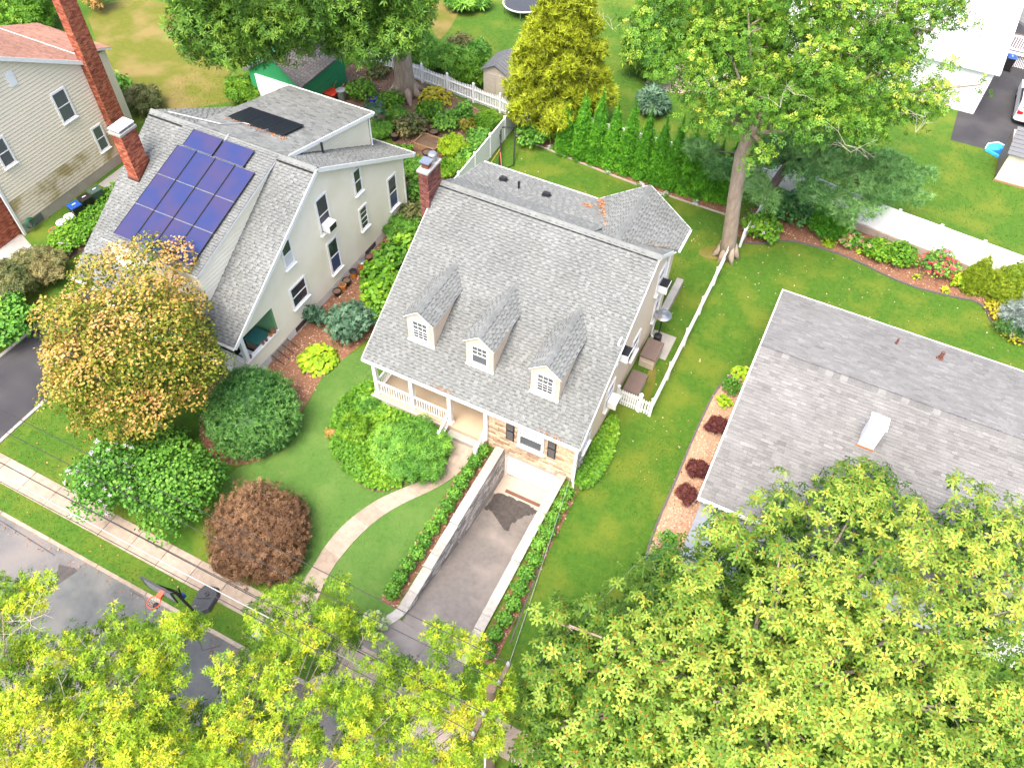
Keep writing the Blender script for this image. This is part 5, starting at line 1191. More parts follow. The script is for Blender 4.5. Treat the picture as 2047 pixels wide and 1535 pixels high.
# ================================================================ OBJECTS
def pot(name, label, cat, c, r, h, mat, soil=True, group=None, lid=None):
    t = thing(name, label, cat, c, group)
    MB().lathe(c, [(r*.7, 0), (r*.95, h*.86), (r*1.05, h*.86), (r*1.05, h), (r*.9, h), (r*.88, h*.9), (.01, h*.88)], 18).build('pot_body', mat, t, smooth=False)
    if soil: MB().lathe((c[0], c[1], c[2]+h*.86), [(r*.86, 0), (r*.86, .025)], 14).build('soil', 'earth', t)
    if lid: MB().lathe((c[0], c[1], c[2]+h), [(r*1.1, 0), (r*1.12, .04), (r*.6, .08), (r*.02, .09)], 18).build('lid', lid, t)
    return t
def wheelie(c, ang, body, lid, label, h=1.0, w=.58, d=.62):
    t = thing('wheelie_bin', label, 'bin', c)
    A = Vector((math.cos(ang), math.sin(ang), 0)); B = Vector((-A.y, A.x, 0)); Z = Vector((0, 0, 1)); C_ = Vector(c)
    pts = []
    for (zz, k) in ((.06, .82), (h-.08, 1.0)):
        for (a, b) in ((-1, -1), (1, -1), (1, 1), (-1, 1)): pts.append(C_+A*a*w/2*k+B*b*d/2*k+Z*zz)
    MB().hexa(pts).build('body', body, t, bevel=.03)
    l = MB().hexa([C_+A*a*w*.53+B*b*d*.55+Z*zz for zz in (h-.07,) for (a, b) in ((-1, -1), (1, -1), (1, 1), (-1, 1))]+[C_+A*a*w*.47+B*b*d*.48+Z*h for (a, b) in ((-1, -1), (1, -1), (1, 1), (-1, 1))]).build('lid', lid, t, bevel=.02)
    MB().obox(C_+Z*(h+.006), (A, B, Z), (.035, .11, .006)).build('lid_sticker', 'blind', l)
    MB().tube([C_-A*w*.4-B*d*.55+Z*(h-.1), C_+A*w*.4-B*d*.55+Z*(h-.1)], .02, 8).build('handle', body, t)
    for sg in (-1, 1): MB().tube([C_+A*sg*w*.42-B*d*.42+Z*.1, C_+A*sg*w*.5-B*d*.42+Z*.1], .1, 14).build('wheel', 'tyre', t)
    return t
wheelie((-36.95, 22.35, 0), -.2, 'bin_green', 'bin_green', 'dark green wheelie bin, last in the row by the buff house')
wheelie((-36.95, 21.58, 0), -.2, 'bin_black', 'bin_black', 'black-brown wheelie bin between the green and blue bins')
wheelie((-36.95, 20.82, 0), -.2, 'bin_black', 'bin_blue', 'wheelie bin with blue lid next to white tubs')
for k, (x_, y_) in enumerate(((-37.05, 20.3), (-37.05, 19.75))): pot('lidded_tub', ('white lidded tub touching the blue-lidded bin', 'white lidded tub between the other tub and the terracotta pot')[k], 'tub', (x_, y_, 0), .27, .45, 'white_paint', False, 'white tubs by the bins', 'white_paint')
pot('flower_pot', 'wide terracotta pot at the end of the row of tubs', 'pot', (-37.0, 19.15, 0), .3, .4, 'terracotta')
hs = MB()
for k in range(4):
    for q in range(20): a0, a1 = 6.283*q/20, 6.283*(q+1)/20; r = .3-.02*k; hs.tube([(-38.42+.03*k, 18.85+r*math.cos(a0), .55+r*math.sin(a0)), (-38.42+.03*k, 18.85+r*math.cos(a1), .55+r*math.sin(a1))], .022, 6, cap=False)
tag(hs.build('garden_hose', 'hose_green', loc=(-38.4, 18.85, 0)), 'coiled green garden hose hung on the buff house corner', 'hose')
# pots along the cream house
for (px, mat_, r, h, lab, soil, lid) in (((674, 590), 'pot_black', .22, .34, 'black plastic pot nearest the grey-green shrub', True, None), ((684, 578), 'orange_pot', .2, .36, 'orange terracotta pot between two black pots', True, None), ((693, 569), 'pot_black', .22, .36, 'black pot behind the orange one at the clapboard wall', True, None),
        ((705, 553), 'orange_pot', .19, .42, 'orange bucket with dark lid by the foundation', False, 'dark_metal'), ((721, 535), 'orange_pot', .19, .42, 'orange bucket with shiny metal lid by the foundation', False, 'steel'), ((733, 519), 'copper_brown', .2, .3, 'low dark red pot in the mulch near the basement window', True, None)):
    g_ = G(*px); pot('flower_pot', lab, 'pot', (max(g_[0], -20.72), g_[1], 0.01), r, h, mat_, soil, None, lid)
# porch things of the cream house
ck = thing('cooler', 'blue cooler with white lid on the side porch', 'cooler', (-21.65, 16.55, .55)); MB().box((-21.95, 16.35, .55), (-21.3, 16.75, .92)).build('body', 'cooler_blue', ck, bevel=.03); MB().box((-21.98, 16.32, .92), (-21.27, 16.78, 1.02)).build('lid', 'white_paint', ck, bevel=.03)
cs = thing('storage_chest', 'tan chest with teal lid on the side porch', 'chest', (-21.75, 17.6, .55)); MB().box((-22.2, 17.15, .55), (-21.3, 17.95, 1.1)).build('body', 'chest_tan', cs); MB().box((-22.24, 17.1, 1.1), (-21.26, 18.0, 1.2)).build('lid', 'chest_green', cs, bevel=.02)
for k, (y_, r, m_, lb) in enumerate(((18.0, .13, 'terracotta', 'largest clay pot on the porch parapet next to the green wall'), (17.75, .1, 'orange_pot', 'orange clay pot on the porch parapet'), (17.4, .085, 'pot_black', 'small black pot on the porch parapet'), (17.15, .085, 'terracotta', 'small red clay pot on the porch parapet near the cooler'), (16.2, .09, 'terracotta', 'clay pot alone at the street end of the porch parapet'))):
    pot('flower_pot', lb, 'pot', (-21.05, y_, 1.37), r, r*1.5, m_)
def ac(c, label, top='white_paint', sx=.45, sy=.62, sz=.42):
    t = thing('window_air_conditioner', label, 'air conditioner', (c[0], c[1], c[2])); x, y, z = c
    MB().box((x, y-sy/2, z), (x+sx, y+sy/2, z+sz)).build('case', 'white_paint', t, bevel=.015); MB().box((x+.02, y-sy/2+.02, z+sz), (x+sx-.02, y+sy/2-.02, z+sz+.008)).build('top_plate', top, t)
    MB().box((x+sx, y-sy/2+.05, z+.05), (x+sx+.008, y+sy/2-.05, z+sz-.05)).build('grille', 'dark_metal', t)
    MB().tube([(x-.02, y, z-.25), (x+sx*.7, y, z)], .02, 6).build('bracket', 'white_paint', t)
ac((-20.98, 22.98, 4.15), 'white window air conditioner on the cream clapboard house')
ac((-5.16, 27.0, 3.85), 'black-topped air conditioner in the rear upper side window of the cape house', 'black_plastic'); ac((-5.16, 21.9, 4.3), 'black-topped air conditioner in the side window above the storage boxes', 'black_plastic'); ac((-5.16, 21.5, 1.45), 'all-white air conditioner in the side window by the gate')
mt = thing('electric_meter', 'grey electric meter and conduit on the house corner by the drive', 'meter', (-5.15, 18.1, 1.0)); MB().box((-5.19, 18.0, 1.0), (-5.02, 18.25, 1.5)).build('box', 'galvanised', mt); MB().tube([(-5.1, 18.12, 1.5), (-5.1, 18.12, 3.4)], .025, 8).build('conduit', 'galvanised', mt); MB().lathe((-5.02, 18.12, 1.2), [(.01, 0), (.08, .02), (.08, .14), (.01, .16)], 12).build('dial', 'glass_grey', mt)
# deck boxes, heater
def deck_box(x0, x1, y0, y1, h, label):
    t = thing('deck_box', label, 'storage box', ((x0+x1)/2, (y0+y1)/2, 0)); MB().box((x0+.03, y0+.03, .01), (x1-.03, y1-.03, h-.12)).build('body', 'resin_tan', t, bevel=.02)
    l = MB().box((x0, y0, h-.12), (x1, y1, h-.02)).build('lid', 'resin_brown', t, bevel=.02)
    n_ = 6
    for k in range(n_): MB().box((x0+.03+(x1-x0-.06)*k/n_+.006, y0+.03, h-.02), (x0+.03+(x1-x0-.06)*(k+1)/n_-.006, y1-.03, h)).build('lid_plank', 'resin_brown', l)
    MB().box((x0+.12, y0+.005, h*.45), (x1-.12, y0+.03, h*.55)).build('panel_band', 'resin_tan', t)
deck_box(-5.02, -4.22, 23.1, 24.5, .7, 'brown-lidded resin deck box right behind the picket gate'); deck_box(-5.03, -4.2, 25.35, 26.65, .82, 'taller brown-lidded tan deck box beside the patio heater')
ht = thing('patio_heater', 'silver mushroom patio heater with dark pole by deck box', 'heater', (-4.7, 27.2, .02)); hc = (-4.7, 27.2, .02)
MB().lathe(hc, [(.24, 0), (.24, .08), (.2, .1), (.2, .55), (.06, .6)], 20).build('base', 'dark_metal', ht); MB().tube([(-4.7, 27.2, .6), (-4.7, 27.2, 1.75)], .035, 10).build('pole', 'dark_metal', ht)
MB().lathe((-4.7, 27.2, 1.75), [(.1, 0), (.14, .25), (.1, .3)], 16).build('burner', 'steel', ht); MB().lathe((-4.7, 27.2, 2.02), [(.42, 0), (.42, .015), (.3, .06), (.14, .1), (.12, .13), (.02, .15)], 28).build('reflector', 'steel', ht)
# porch of cape house
bn = thing('porch_bench', 'dark blue curved chair on the front porch', 'chair', (-13.75, 19.35, .5)); MB().lathe((-13.75, 19.35, .9), [(.38, 0), (.4, .06), (.3, .1)], 18).build('seat', 'blind_dark', bn)
for a in range(4): MB().tube([(-13.75+.28*math.cos(a*1.57+.8), 19.35+.28*math.sin(a*1.57+.8), .5), (-13.75+.26*math.cos(a*1.57+.8), 19.35+.26*math.sin(a*1.57+.8), .9)], .02, 6).build('leg', 'dark_metal', bn)
MB().prism([(-14.1, 19.6, .95), (-13.4, 19.6, .95), (-13.45, 19.68, 1.45), (-14.05, 19.68, 1.45)], (0, .05, 0)).build('backrest', 'blind_dark', bn)
dm = thing('doormat', 'dark maroon doormat at the front door of the cape house', 'mat', (-11.4, 19.6, .5)); MB().box((-11.85, 19.2, .504), (-10.95, 20.0, .525)).build('pile', 'porch_dark', dm, bevel=.005); MB().box((-11.8, 19.25, .525), (-11.0, 19.95, .53)).build('inset', 'copper_brown', dm)
# back garden bits
rb = thing('rebounder_frame', 'black folded ball rebounder frame leaning by the vinyl fence', 'sports frame', G(1010, 330))
o_ = Vector(G(1012, 325)); 
def loop(mb, P, r): mb.tube([*P, P[0]], r, 8, cap=False)
A_ = [o_+Vector(v) for v in ((-1.2, 1.6, 1.15), (-.35, 1.9, 1.25), (.55, -.1, .05), (.05, -.9, .05))]; B_ = [o_+Vector(v) for v in ((-1.3, 1.5, 1.1), (-.9, 1.0, .5), (-.6, .2, .05), (-.2, -.6, .05))]
mb = MB(); loop(mb, A_, .045); mb.build('front_frame', 'black_plastic', rb); mb = MB(); mb.tube(B_, .03, 8); mb.build('rear_frame', 'black_plastic', rb)
for (a, b, m_, lab) in (((1003, 335), (1000, 305), 'pole_coral', 'coral red pole standing on the back lawn'), ((975, 335), (1000, 298), 'orange_wood', 'thin orange stick leaning near the vinyl fence')):
    p = G(*a); q = Vector(G(*b, 1.0)); t = thing('garden_pole', lab, 'pole', p); MB().tube([p, q], .035 if m_ == 'pole_coral' else .018, 8).build('shaft', m_, t); MB().lathe(p, [(.05, 0), (.04, .06)], 8).build('foot', m_, t)
pr_ = thing('raised_planter', 'wooden raised planter frame in the vegetable garden', 'planter', G(855, 290))
c_ = Vector(G(858, 292)); 
for (dx, dy, hx_, hy_) in ((0, -.6, .75, .04), (0, .6, .75, .04), (-.75, 0, .04, .64), (.75, 0, .04, .64)): MB().box((c_.x+dx-hx_, c_.y+dy-hy_, 0), (c_.x+dx+hx_, c_.y+dy+hy_, .38)).build('board', 'wood_board', pr_)
MB().box((c_.x-.71, c_.y-.56, 0), (c_.x+.71, c_.y+.56, .25)).build('soil', 'earth', pr_)
for (px, r, h, m_, lab) in (((855, 315), .32, .4, 'pot_black', 'large black pot beside the wooden planter, near the chimney'), ((868, 272), .3, .35, 'pot_black', 'black pot tucked behind the raised planter'), ((848, 268), .26, .35, 'pot_black', 'black pot with pale rim left of the raised planter'), ((835, 262), .3, .3, 'galvanised', 'grey metal tub among the vegetables'), ((790, 280), .28, .4, 'pot_black', 'black pot at the foot of the blue-green kale'), ((783, 265), .26, .4, 'pot_black', 'smaller black pot shaded by the kale leaves')):
    pot('garden_pot', lab, 'pot', (*G(*px)[:2], .01), r, h, m_)
pot('glazed_pot', 'glossy cobalt blue pot in the garden bed', 'pot', (*G(748, 213)[:2], .01), .26, .6, 'pot_blue')
gc = thing('dustbin', 'round galvanised dustbin with lid beside the green garage', 'bin', (*G(684, 200)[:2], 0)); p = G(684, 200); MB().lathe(p, [(.24, 0), (.3, .68)], 20).build('body', 'galvanised', gc); MB().lathe((p[0], p[1], .68), [(.33, 0), (.33, .05), (.15, .1), (.02, .11)], 20).build('lid', 'galvanised', gc)
wb = thing('wheelbarrow', 'red wheelbarrow with wooden handles beside the green garage', 'wheelbarrow', (*G(666, 200)[:2], 0)); p = Vector(G(666, 200))
MB().hexa([p+Vector(v) for v in ((-.3, -.35, .3), (.3, -.35, .3), (.25, .3, .35), (-.25, .3, .35), (-.45, -.5, .65), (.45, -.5, .65), (.35, .45, .6), (-.35, .45, .6))]).build('tray', 'red_paint', wb)
for sg in (-1, 1): MB().tube([p+Vector((sg*.15, -.7, .2)), p+Vector((sg*.25, .3, .35)), p+Vector((sg*.32, 1.0, .75))], .022, 6).build('handle', 'orange_wood', wb); MB().tube([p+Vector((sg*.22, .35, .4)), p+Vector((sg*.22, .45, 0))], .02, 6).build('leg', 'dark_metal', wb)
MB().tube([p+Vector((-.05, -.75, .2)), p+Vector((.05, -.75, .2))], .2, 18).build('wheel', 'tyre', wb)
# tan resin shed
S1 = thing('resin_shed', 'small tan resin shed with dark ridged roof behind the picket fence', 'shed', (-21.9, 43.9, 0))
MB().prism([(-22.8, 42.8, 0), (-21.0, 42.8, 0), (-21.0, 42.8, 1.85), (-21.9, 42.8, 2.3), (-22.8, 42.8, 1.85)], (0, 2.2, 0)).build('wall', 'shed_tan', S1)
for sg in (-1, 1):
    q = [(-21.9, 42.65, 2.38), (-21.9, 45.1, 2.38), (-21.9+sg*1.05, 45.1, 1.82), (-21.9+sg*1.05, 42.65, 1.82)]; r_ = MB().prism(q, (0, 0, .05)).build('roof', 'shed_roof', S1)
    for k in range(9): MB().obox((-21.9+sg*.52, 42.75+k*.28, 2.165), ((.88*sg, 0, -.47), (0, 1, 0), (.47*sg, 0, .88)), (.58, .02, .018)).build('rib', 'shed_roof', r_)
for k in (0, 1): MB().box((-22.5+k*.61, 42.76, .08), (-21.92+k*.61, 42.8, 1.7)).build('door', 'shed_tan', S1, bevel=.01)
# neighbour's shed at the right edge
S2_ = thing('garden_shed', 'beige plank shed with grey plank roof at the back lawn edge', 'shed', (10.6, 51.2, 0)); sx0 = 9.25
MB().box((sx0, 49.6, 0.1), (sx0+3.2, 52.4, 1.95)).build('wall', 'shed_tan', S2_); MB().box((sx0-.05, 49.5, 0), (sx0+3.2, 49.62, .12)).build('sill_board', 'wood_board', S2_)
lap_boards(S2_, [(sx0, .12), (sx0+3.2, .12), (sx0+3.2, 1.95), (sx0, 1.95)], 'Y', 49.6, -1, 'buff_board', step=.22, th=.02); lap_boards(S2_, [(49.6, .12), (52.4, .12), (52.4, 1.95), (49.6, 1.95)], 'X', sx0, -1, 'resin_brown', step=.22, th=.02)
for k in range(7):
    y0 = 49.4+k*.24; z0 = 1.95+k*.13; MB().hexa([(sx0-.15, y0, z0), (sx0+3.4, y0, z0), (sx0+3.4, y0+.26, z0+.13), (sx0-.15, y0+.26, z0+.13), (sx0-.15, y0, z0+.05), (sx0+3.4, y0, z0+.05), (sx0+3.4, y0+.26, z0+.15), (sx0-.15, y0+.26, z0+.15)]).build('roof_plank', 'shed_roof', S2_)
kp = thing('paddling_pool', 'blue and white plastic paddling pool propped by the shed', 'pool', (8.9, 52.5, 0)); MB().prism([(8.35, 52.5, .02), (9.35, 52.0, .02), (9.4, 52.9, .35), (8.9, 53.0, .4), (8.4, 52.85, .22)], (0, .05, .12)).build('shell', 'pool_blue', kp)
MB().prism([(8.6, 52.5, .13), (9.3, 52.15, .16), (9.32, 52.6, .34)], (0, .02, .06)).build('inner_wall', 'pool_deep', kp); MB().tube([(8.35, 52.5, .14), (8.4, 52.85, .34), (8.9, 53.0, .52), (9.4, 52.9, .47)], .045, 8).build('rim', 'pool_pale', kp)
# porch of the white house, bin
DP = thing('porch_deck', 'white railed deck with lattice skirt on the white house', 'deck', (9, 65, 0)); MB().box((7.3, 64.2, 1.0), (10.5, 67, 1.12)).build('floor', 'resin_brown', DP)
for zz in (1.2, 2.1): MB().box((7.4, 64.15, zz), (10.5, 64.25, zz+.1)).build('rail', 'white_vinyl', DP)
for k in range(18): MB().box((7.5+k*.16, 64.17, 1.3), (7.57+k*.16, 64.23, 2.1)).build('baluster', 'white_vinyl', DP)
MB().box((7.3, 64.1, .0), (7.42, 64.25, 2.25)).box((7.3, 64.12, .92), (10.5, 64.2, 1.1)).build('frame', 'white_vinyl', DP); MB().box((7.4, 64.4, 0), (10.5, 64.45, .95)).build('dark_skirt', 'porch_dark', DP)
for k in range(22):
    for sg in (-1, 1): 
        x0 = 7.0+k*.17; a, b = (x0, 0.02), (x0+sg*.9, .92)
        cl = clip(clip([(a[0]-.03, a[1]), (a[0]+.03, a[1]), (b[0]+.03, b[1]), (b[0]-.03, b[1])], -1, 0, -7.42), 1, 0, 9.9)
        if len(cl) > 2: MB().prism([(p_[0], 64.3+.02*sg, p_[1]) for p_ in cl], (0, .015, 0)).build('lattice_strip', 'white_vinyl', DP)
wheelie((8.6, 63.6, 0), .1, 'bin_black', 'bin_blue', 'black wheelie bin with blue lid at the lattice deck', 1.05)
# white SUV
cr = thing('parked_suv', 'white SUV parked on the dark rear driveway, tail towards the lawn', 'car', (10.5, 58.8, 0)); ox, oy = 9.55, 56.5; cw, cl_ = 1.85, 4.6
prof = [(0, .35), (0, .95), (.12, 1.15), (.45, 1.68), (2.2, 1.75), (3.05, 1.12), (4.45, .98), (4.6, .7), (4.6, .35)]
bdy = MB()
secs = [(0, .16, .86), (.18, .04, .97), (cw/2, 0, 1.0), (cw-.18, .04, .97), (cw, .16, .86)]
for (s0, i0, k0), (s1, i1, k1) in zip(secs[:-1], secs[1:]):
    for (a, b) in zip(prof, prof[1:]+prof[:1]):
        f_ = lambda s, i, k, p: (ox+s, oy+p[0]*(1)+ (i if p[0] < .1 else (-i if p[0] > 4.5 else 0)), .35+(p[1]-.35)*k)
        bdy.poly([f_(s0, i0, k0, a), f_(s1, i1, k1, a), f_(s1, i1, k1, b), f_(s0, i0, k0, b)])
for s, i, k in (secs[0], secs[-1]): bdy.poly([(ox+s, oy+p[0]+(i if p[0] < .1 else (-i if p[0] > 4.5 else 0)), .35+(p[1]-.35)*k) for p in (prof if s == 0 else prof[::-1])])
bdy.build('body', 'car_white', cr, bevel=.04)
MB().hexa([(ox+.22, oy+.12, 1.18), (ox+cw-.22, oy+.12, 1.18), (ox+cw-.3, oy+.40, 1.64), (ox+.3, oy+.40, 1.64), (ox+.22, oy+.09, 1.2), (ox+cw-.22, oy+.09, 1.2), (ox+cw-.3, oy+.37, 1.67), (ox+.3, oy+.37, 1.67)]).build('rear_window', 'glass_dark', cr)
for sx_ in (-.012, cw-.03): MB().prism([(ox+sx_, oy+.6, 1.1), (ox+sx_, oy+2.75, 1.1), (ox+sx_, oy+2.2, 1.48), (ox+sx_, oy+.75, 1.48)], (.045, 0, 0)).build('side_window', 'glass_dark', cr)
for sx_ in (.03, cw-.38): MB().box((ox+sx_, oy-.015, .82), (ox+sx_+.35, oy+.12, 1.0)).build('tail_light', 'tail_red', cr)
MB().box((ox+.1, oy-.06, .36), (ox+cw-.1, oy+.2, .62)).build('bumper', 'car_white', cr, bevel=.04); MB().box((ox+cw/2-.26, oy-.07, .66), (ox+cw/2+.26, oy-.03, .8)).build('number_plate', 'blind', cr)
for sx_ in (.02, cw-.24):
    for yy in (.85, 3.7): wq = MB().tube([(ox+sx_, oy+yy, .34), (ox+sx_+.22, oy+yy, .34)], .34, 22).build('wheel', 'tyre', cr); MB().tube([(ox+sx_-.012, oy+yy, .34), (ox+sx_+.232, oy+yy, .34)], .2, 14).build('rim', 'steel', wq)
# basketball hoop
bh = thing('basketball_hoop', 'portable basketball hoop with clear board and black base at the kerb', 'basketball hoop', (-15.7, 6.2, 0))
bs = [G(x, y, .05) for x, y in ((412, 1168), (438, 1174), (441, 1190), (420, 1222), (400, 1229), (383, 1222), (382, 1212), (398, 1180))]
lo_ = [(p[0], p[1], .03) for p in bs]; cx_ = sum(p[0] for p in bs)/8; cy_ = sum(p[1] for p in bs)/8; hi_ = [(cx_+(p[0]-cx_)*.86, cy_+(p[1]-cy_)*.86, .22) for p in bs]
mb = MB(); i0 = len(mb.v); mb.v += lo_+hi_; mb.f += [tuple(range(8, 16))]+[(k, (k+1) % 8, 8+(k+1) % 8, 8+k) for k in range(8)]; mb.t += [.5]*9; bb = mb.build('base', 'base_grey', bh, bevel=.03)
MB().lathe((cx_, cy_+.2, .22), [(.09, 0), (.09, .05), (.02, .06)], 12).build('fill_cap', 'black_plastic', bb)
MB().obox((cx_, cy_, .232), (Vector((1, .5, 0)).normalized(), Vector((-.5, 1, 0)).normalized(), (0, 0, 1)), (.25, .012, .012)).build('rib', 'black_plastic', bb)
pb = Vector(G(388, 1222, .2)); pt = Vector(G(350, 1182, 2.75)); MB().tube([pb, pt], .055, 10).build('pole', 'black_plastic', bh)
bc = Vector(G(318, 1178, 3.35)); MB().box((bc.x-.66, bc.y-.02, bc.z-.4), (bc.x+.66, bc.y+.02, bc.z+.4)).build('backboard', 'board_clear', bh)
f_ = MB()
for (a, b, c, d) in ((-.68, .68, -.42, -.38), (-.68, .68, .38, .42), (-.68, -.64, -.38, .38), (.64, .68, -.38, .38)): f_.box((bc.x+a, bc.y-.035, bc.z+c), (bc.x+b, bc.y+.035, bc.z+d))
f_.build('board_frame', 'base_grey', bh)
for sg in (-1, 1): MB().tube([pt+Vector((sg*.12, 0, 0)), Vector((bc.x+sg*.2, bc.y+.04, bc.z-.25))], .03, 8).tube([pt+Vector((sg*.1, .1, -.3)), Vector((bc.x+sg*.2, bc.y+.04, bc.z+.2))], .025, 8).build('bracket', 'black_plastic', bh)
MB().tube([Vector(G(365, 1195, 1.9)), pt+Vector((.1, .12, .15))], .03, 8).build('lift_strut', 'black_plastic', bh); MB().box(tuple(Vector(G(367, 1190, 1.95))-Vector((.05, .05, .12))), tuple(Vector(G(367, 1190, 1.95))+Vector((.05, .05, .12)))).build('lift_handle', 'bin_blue', bh)
rc = Vector((bc.x, bc.y-.40, bc.z-.28)); rm = MB(); rm.tube([(rc.x+.228*math.cos(6.283*q/24), rc.y+.228*math.sin(6.283*q/24), rc.z) for q in range(25)], .022, 8, cap=False); rm.hexa([(rc.x-.1, rc.y+.2, rc.z-.05), (rc.x+.1, rc.y+.2, rc.z-.05), (rc.x+.1, bc.y-.02, rc.z-.09), (rc.x-.1, bc.y-.02, rc.z-.09), (rc.x-.1, rc.y+.2, rc.z+.01), (rc.x+.1, rc.y+.2, rc.z+.01), (rc.x+.1, bc.y-.02, rc.z+.05), (rc.x-.1, bc.y-.02, rc.z+.05)]); rm.build('rim', 'hoop_orange', bh)
nm = MB()
for q in range(12):
    for sg in (1, -1): a0 = 6.283*q/12; a1 = a0+sg*.55; nm.tube([(rc.x+.225*math.cos(a0), rc.y+.225*math.sin(a0), rc.z-.01), (rc.x+.17*math.cos((a0+a1)/2), rc.y+.17*math.sin((a0+a1)/2), rc.z-.2), (rc.x+.13*math.cos(a1), rc.y+.13*math.sin(a1), rc.z-.4)], .009, 4)
nm.build('net', 'net_white', bh)
# utility pole and wires
px_, py_ = -2.95, 5.75
up_ = thing('utility_pole', 'wooden utility pole with crossarm and cables beside the drive apron', 'utility pole', (px_, py_, 0)); MB().tube([(px_, py_, 0), (px_, py_, 9.2)], [.17, .12], 14).build('shaft', 'wood_pole', up_)
MB().box((px_-.06, py_-1.1, 8.2), (px_+.06, py_+1.1, 8.34)).build('crossarm', 'wood_pole', up_)
for dy in (-1.0, -.45, .45, 1.0): MB().lathe((px_, py_+dy, 8.34), [(.03, 0), (.06, .05), (.04, .1), (.06, .14), (.02, .2)], 10).build('insulator', 'galvanised', up_)
MB().lathe((px_+.02, py_+.36, 6.0), [(.01, 0), (.2, .04), (.2, .72), (.17, .8), (.05, .86)], 16).build('transformer', 'galvanised', up_); MB().tube([(px_-.16, py_-.1, .2), (px_-.15, py_-.1, 6.2)], .04, 8).build('riser_pipe', 'fascia_white', up_)
def sag(a, b, s, n=24): return [tuple(Vector(a)*(1-t)+Vector(b)*t+Vector((0, 0, -4*s*t*(1-t)))) for t in [i/n for i in range(n+1)]]
WIRES = [((px_, py_-1.0, 8.5), (-48, 4.7, 8.6), .7, .012, 'wire_black', 'thin black power line on the road-side crossarm end'), ((px_, py_-.45, 8.5), (-48, 5.2, 8.6), .8, .012, 'wire_black', 'thin black power line next inside the road-side one'), ((px_, py_+.45, 8.5), (-48, 6.2, 8.6), .75, .012, 'wire_black', 'thin black power line on the house side of the pole'), ((px_, py_+1.0, 8.5), (-48, 6.8, 8.6), .7, .012, 'wire_black', 'thin black power line at the house-side crossarm end'),
         ((px_, py_-.14, 5.6), (-48, 5.6, 5.7), .9, .022, 'wire_pale', 'thick pale communications cable strung low along the kerb'), ((px_, py_+.1, 5.95), (-48, 5.9, 6.1), .8, .018, 'wire_black', 'dark cable just above the pale cable along the kerb')]
for a, b, s, r, m_, lab in WIRES:
    a2 = Vector(a); e = a2+(a2-Vector(b))*.25
    tag(MB().tube(sag(a, b, s), r, 5).build('power_line' if m_ == 'wire_black' else 'cable', m_, loc=(0, 0, 0)), lab, 'wire')
for a, b, s, m_, lab in (((px_, py_+.2, 6.9), (-5.1, 18.12, 3.3), .35, 'wire_pale', 'twisted service wire drooping to the cape house corner'), ((px_, py_+.2, 7.0), (.1, 17.8, 3.1), .35, 'wire_pale', 'twisted service wire drooping to the grey-roofed white house'), ((px_, py_+.2, 6.6), (-5.1, 18.3, 3.0), .5, 'wire_black', 'thin black phone wire to the cape house')):
    tag(MB().tube(sag(a, b, s), .007, 5).build('service_wire', m_), lab, 'wire')
tb = thing('utility_box', 'small grey utility pillar on the kerb strip', 'utility box', (*G(526, 1278)[:2], 0)); p = G(526, 1278); MB().box((p[0]-.22, p[1]-.16, 0), (p[0]+.22, p[1]+.16, .5)).build('cabinet', 'galvanised', tb, bevel=.02); MB().box((p[0]-.25, p[1]-.19, .5), (p[0]+.25, p[1]+.19, .55)).build('lid', 'galvanised', tb, bevel=.01)

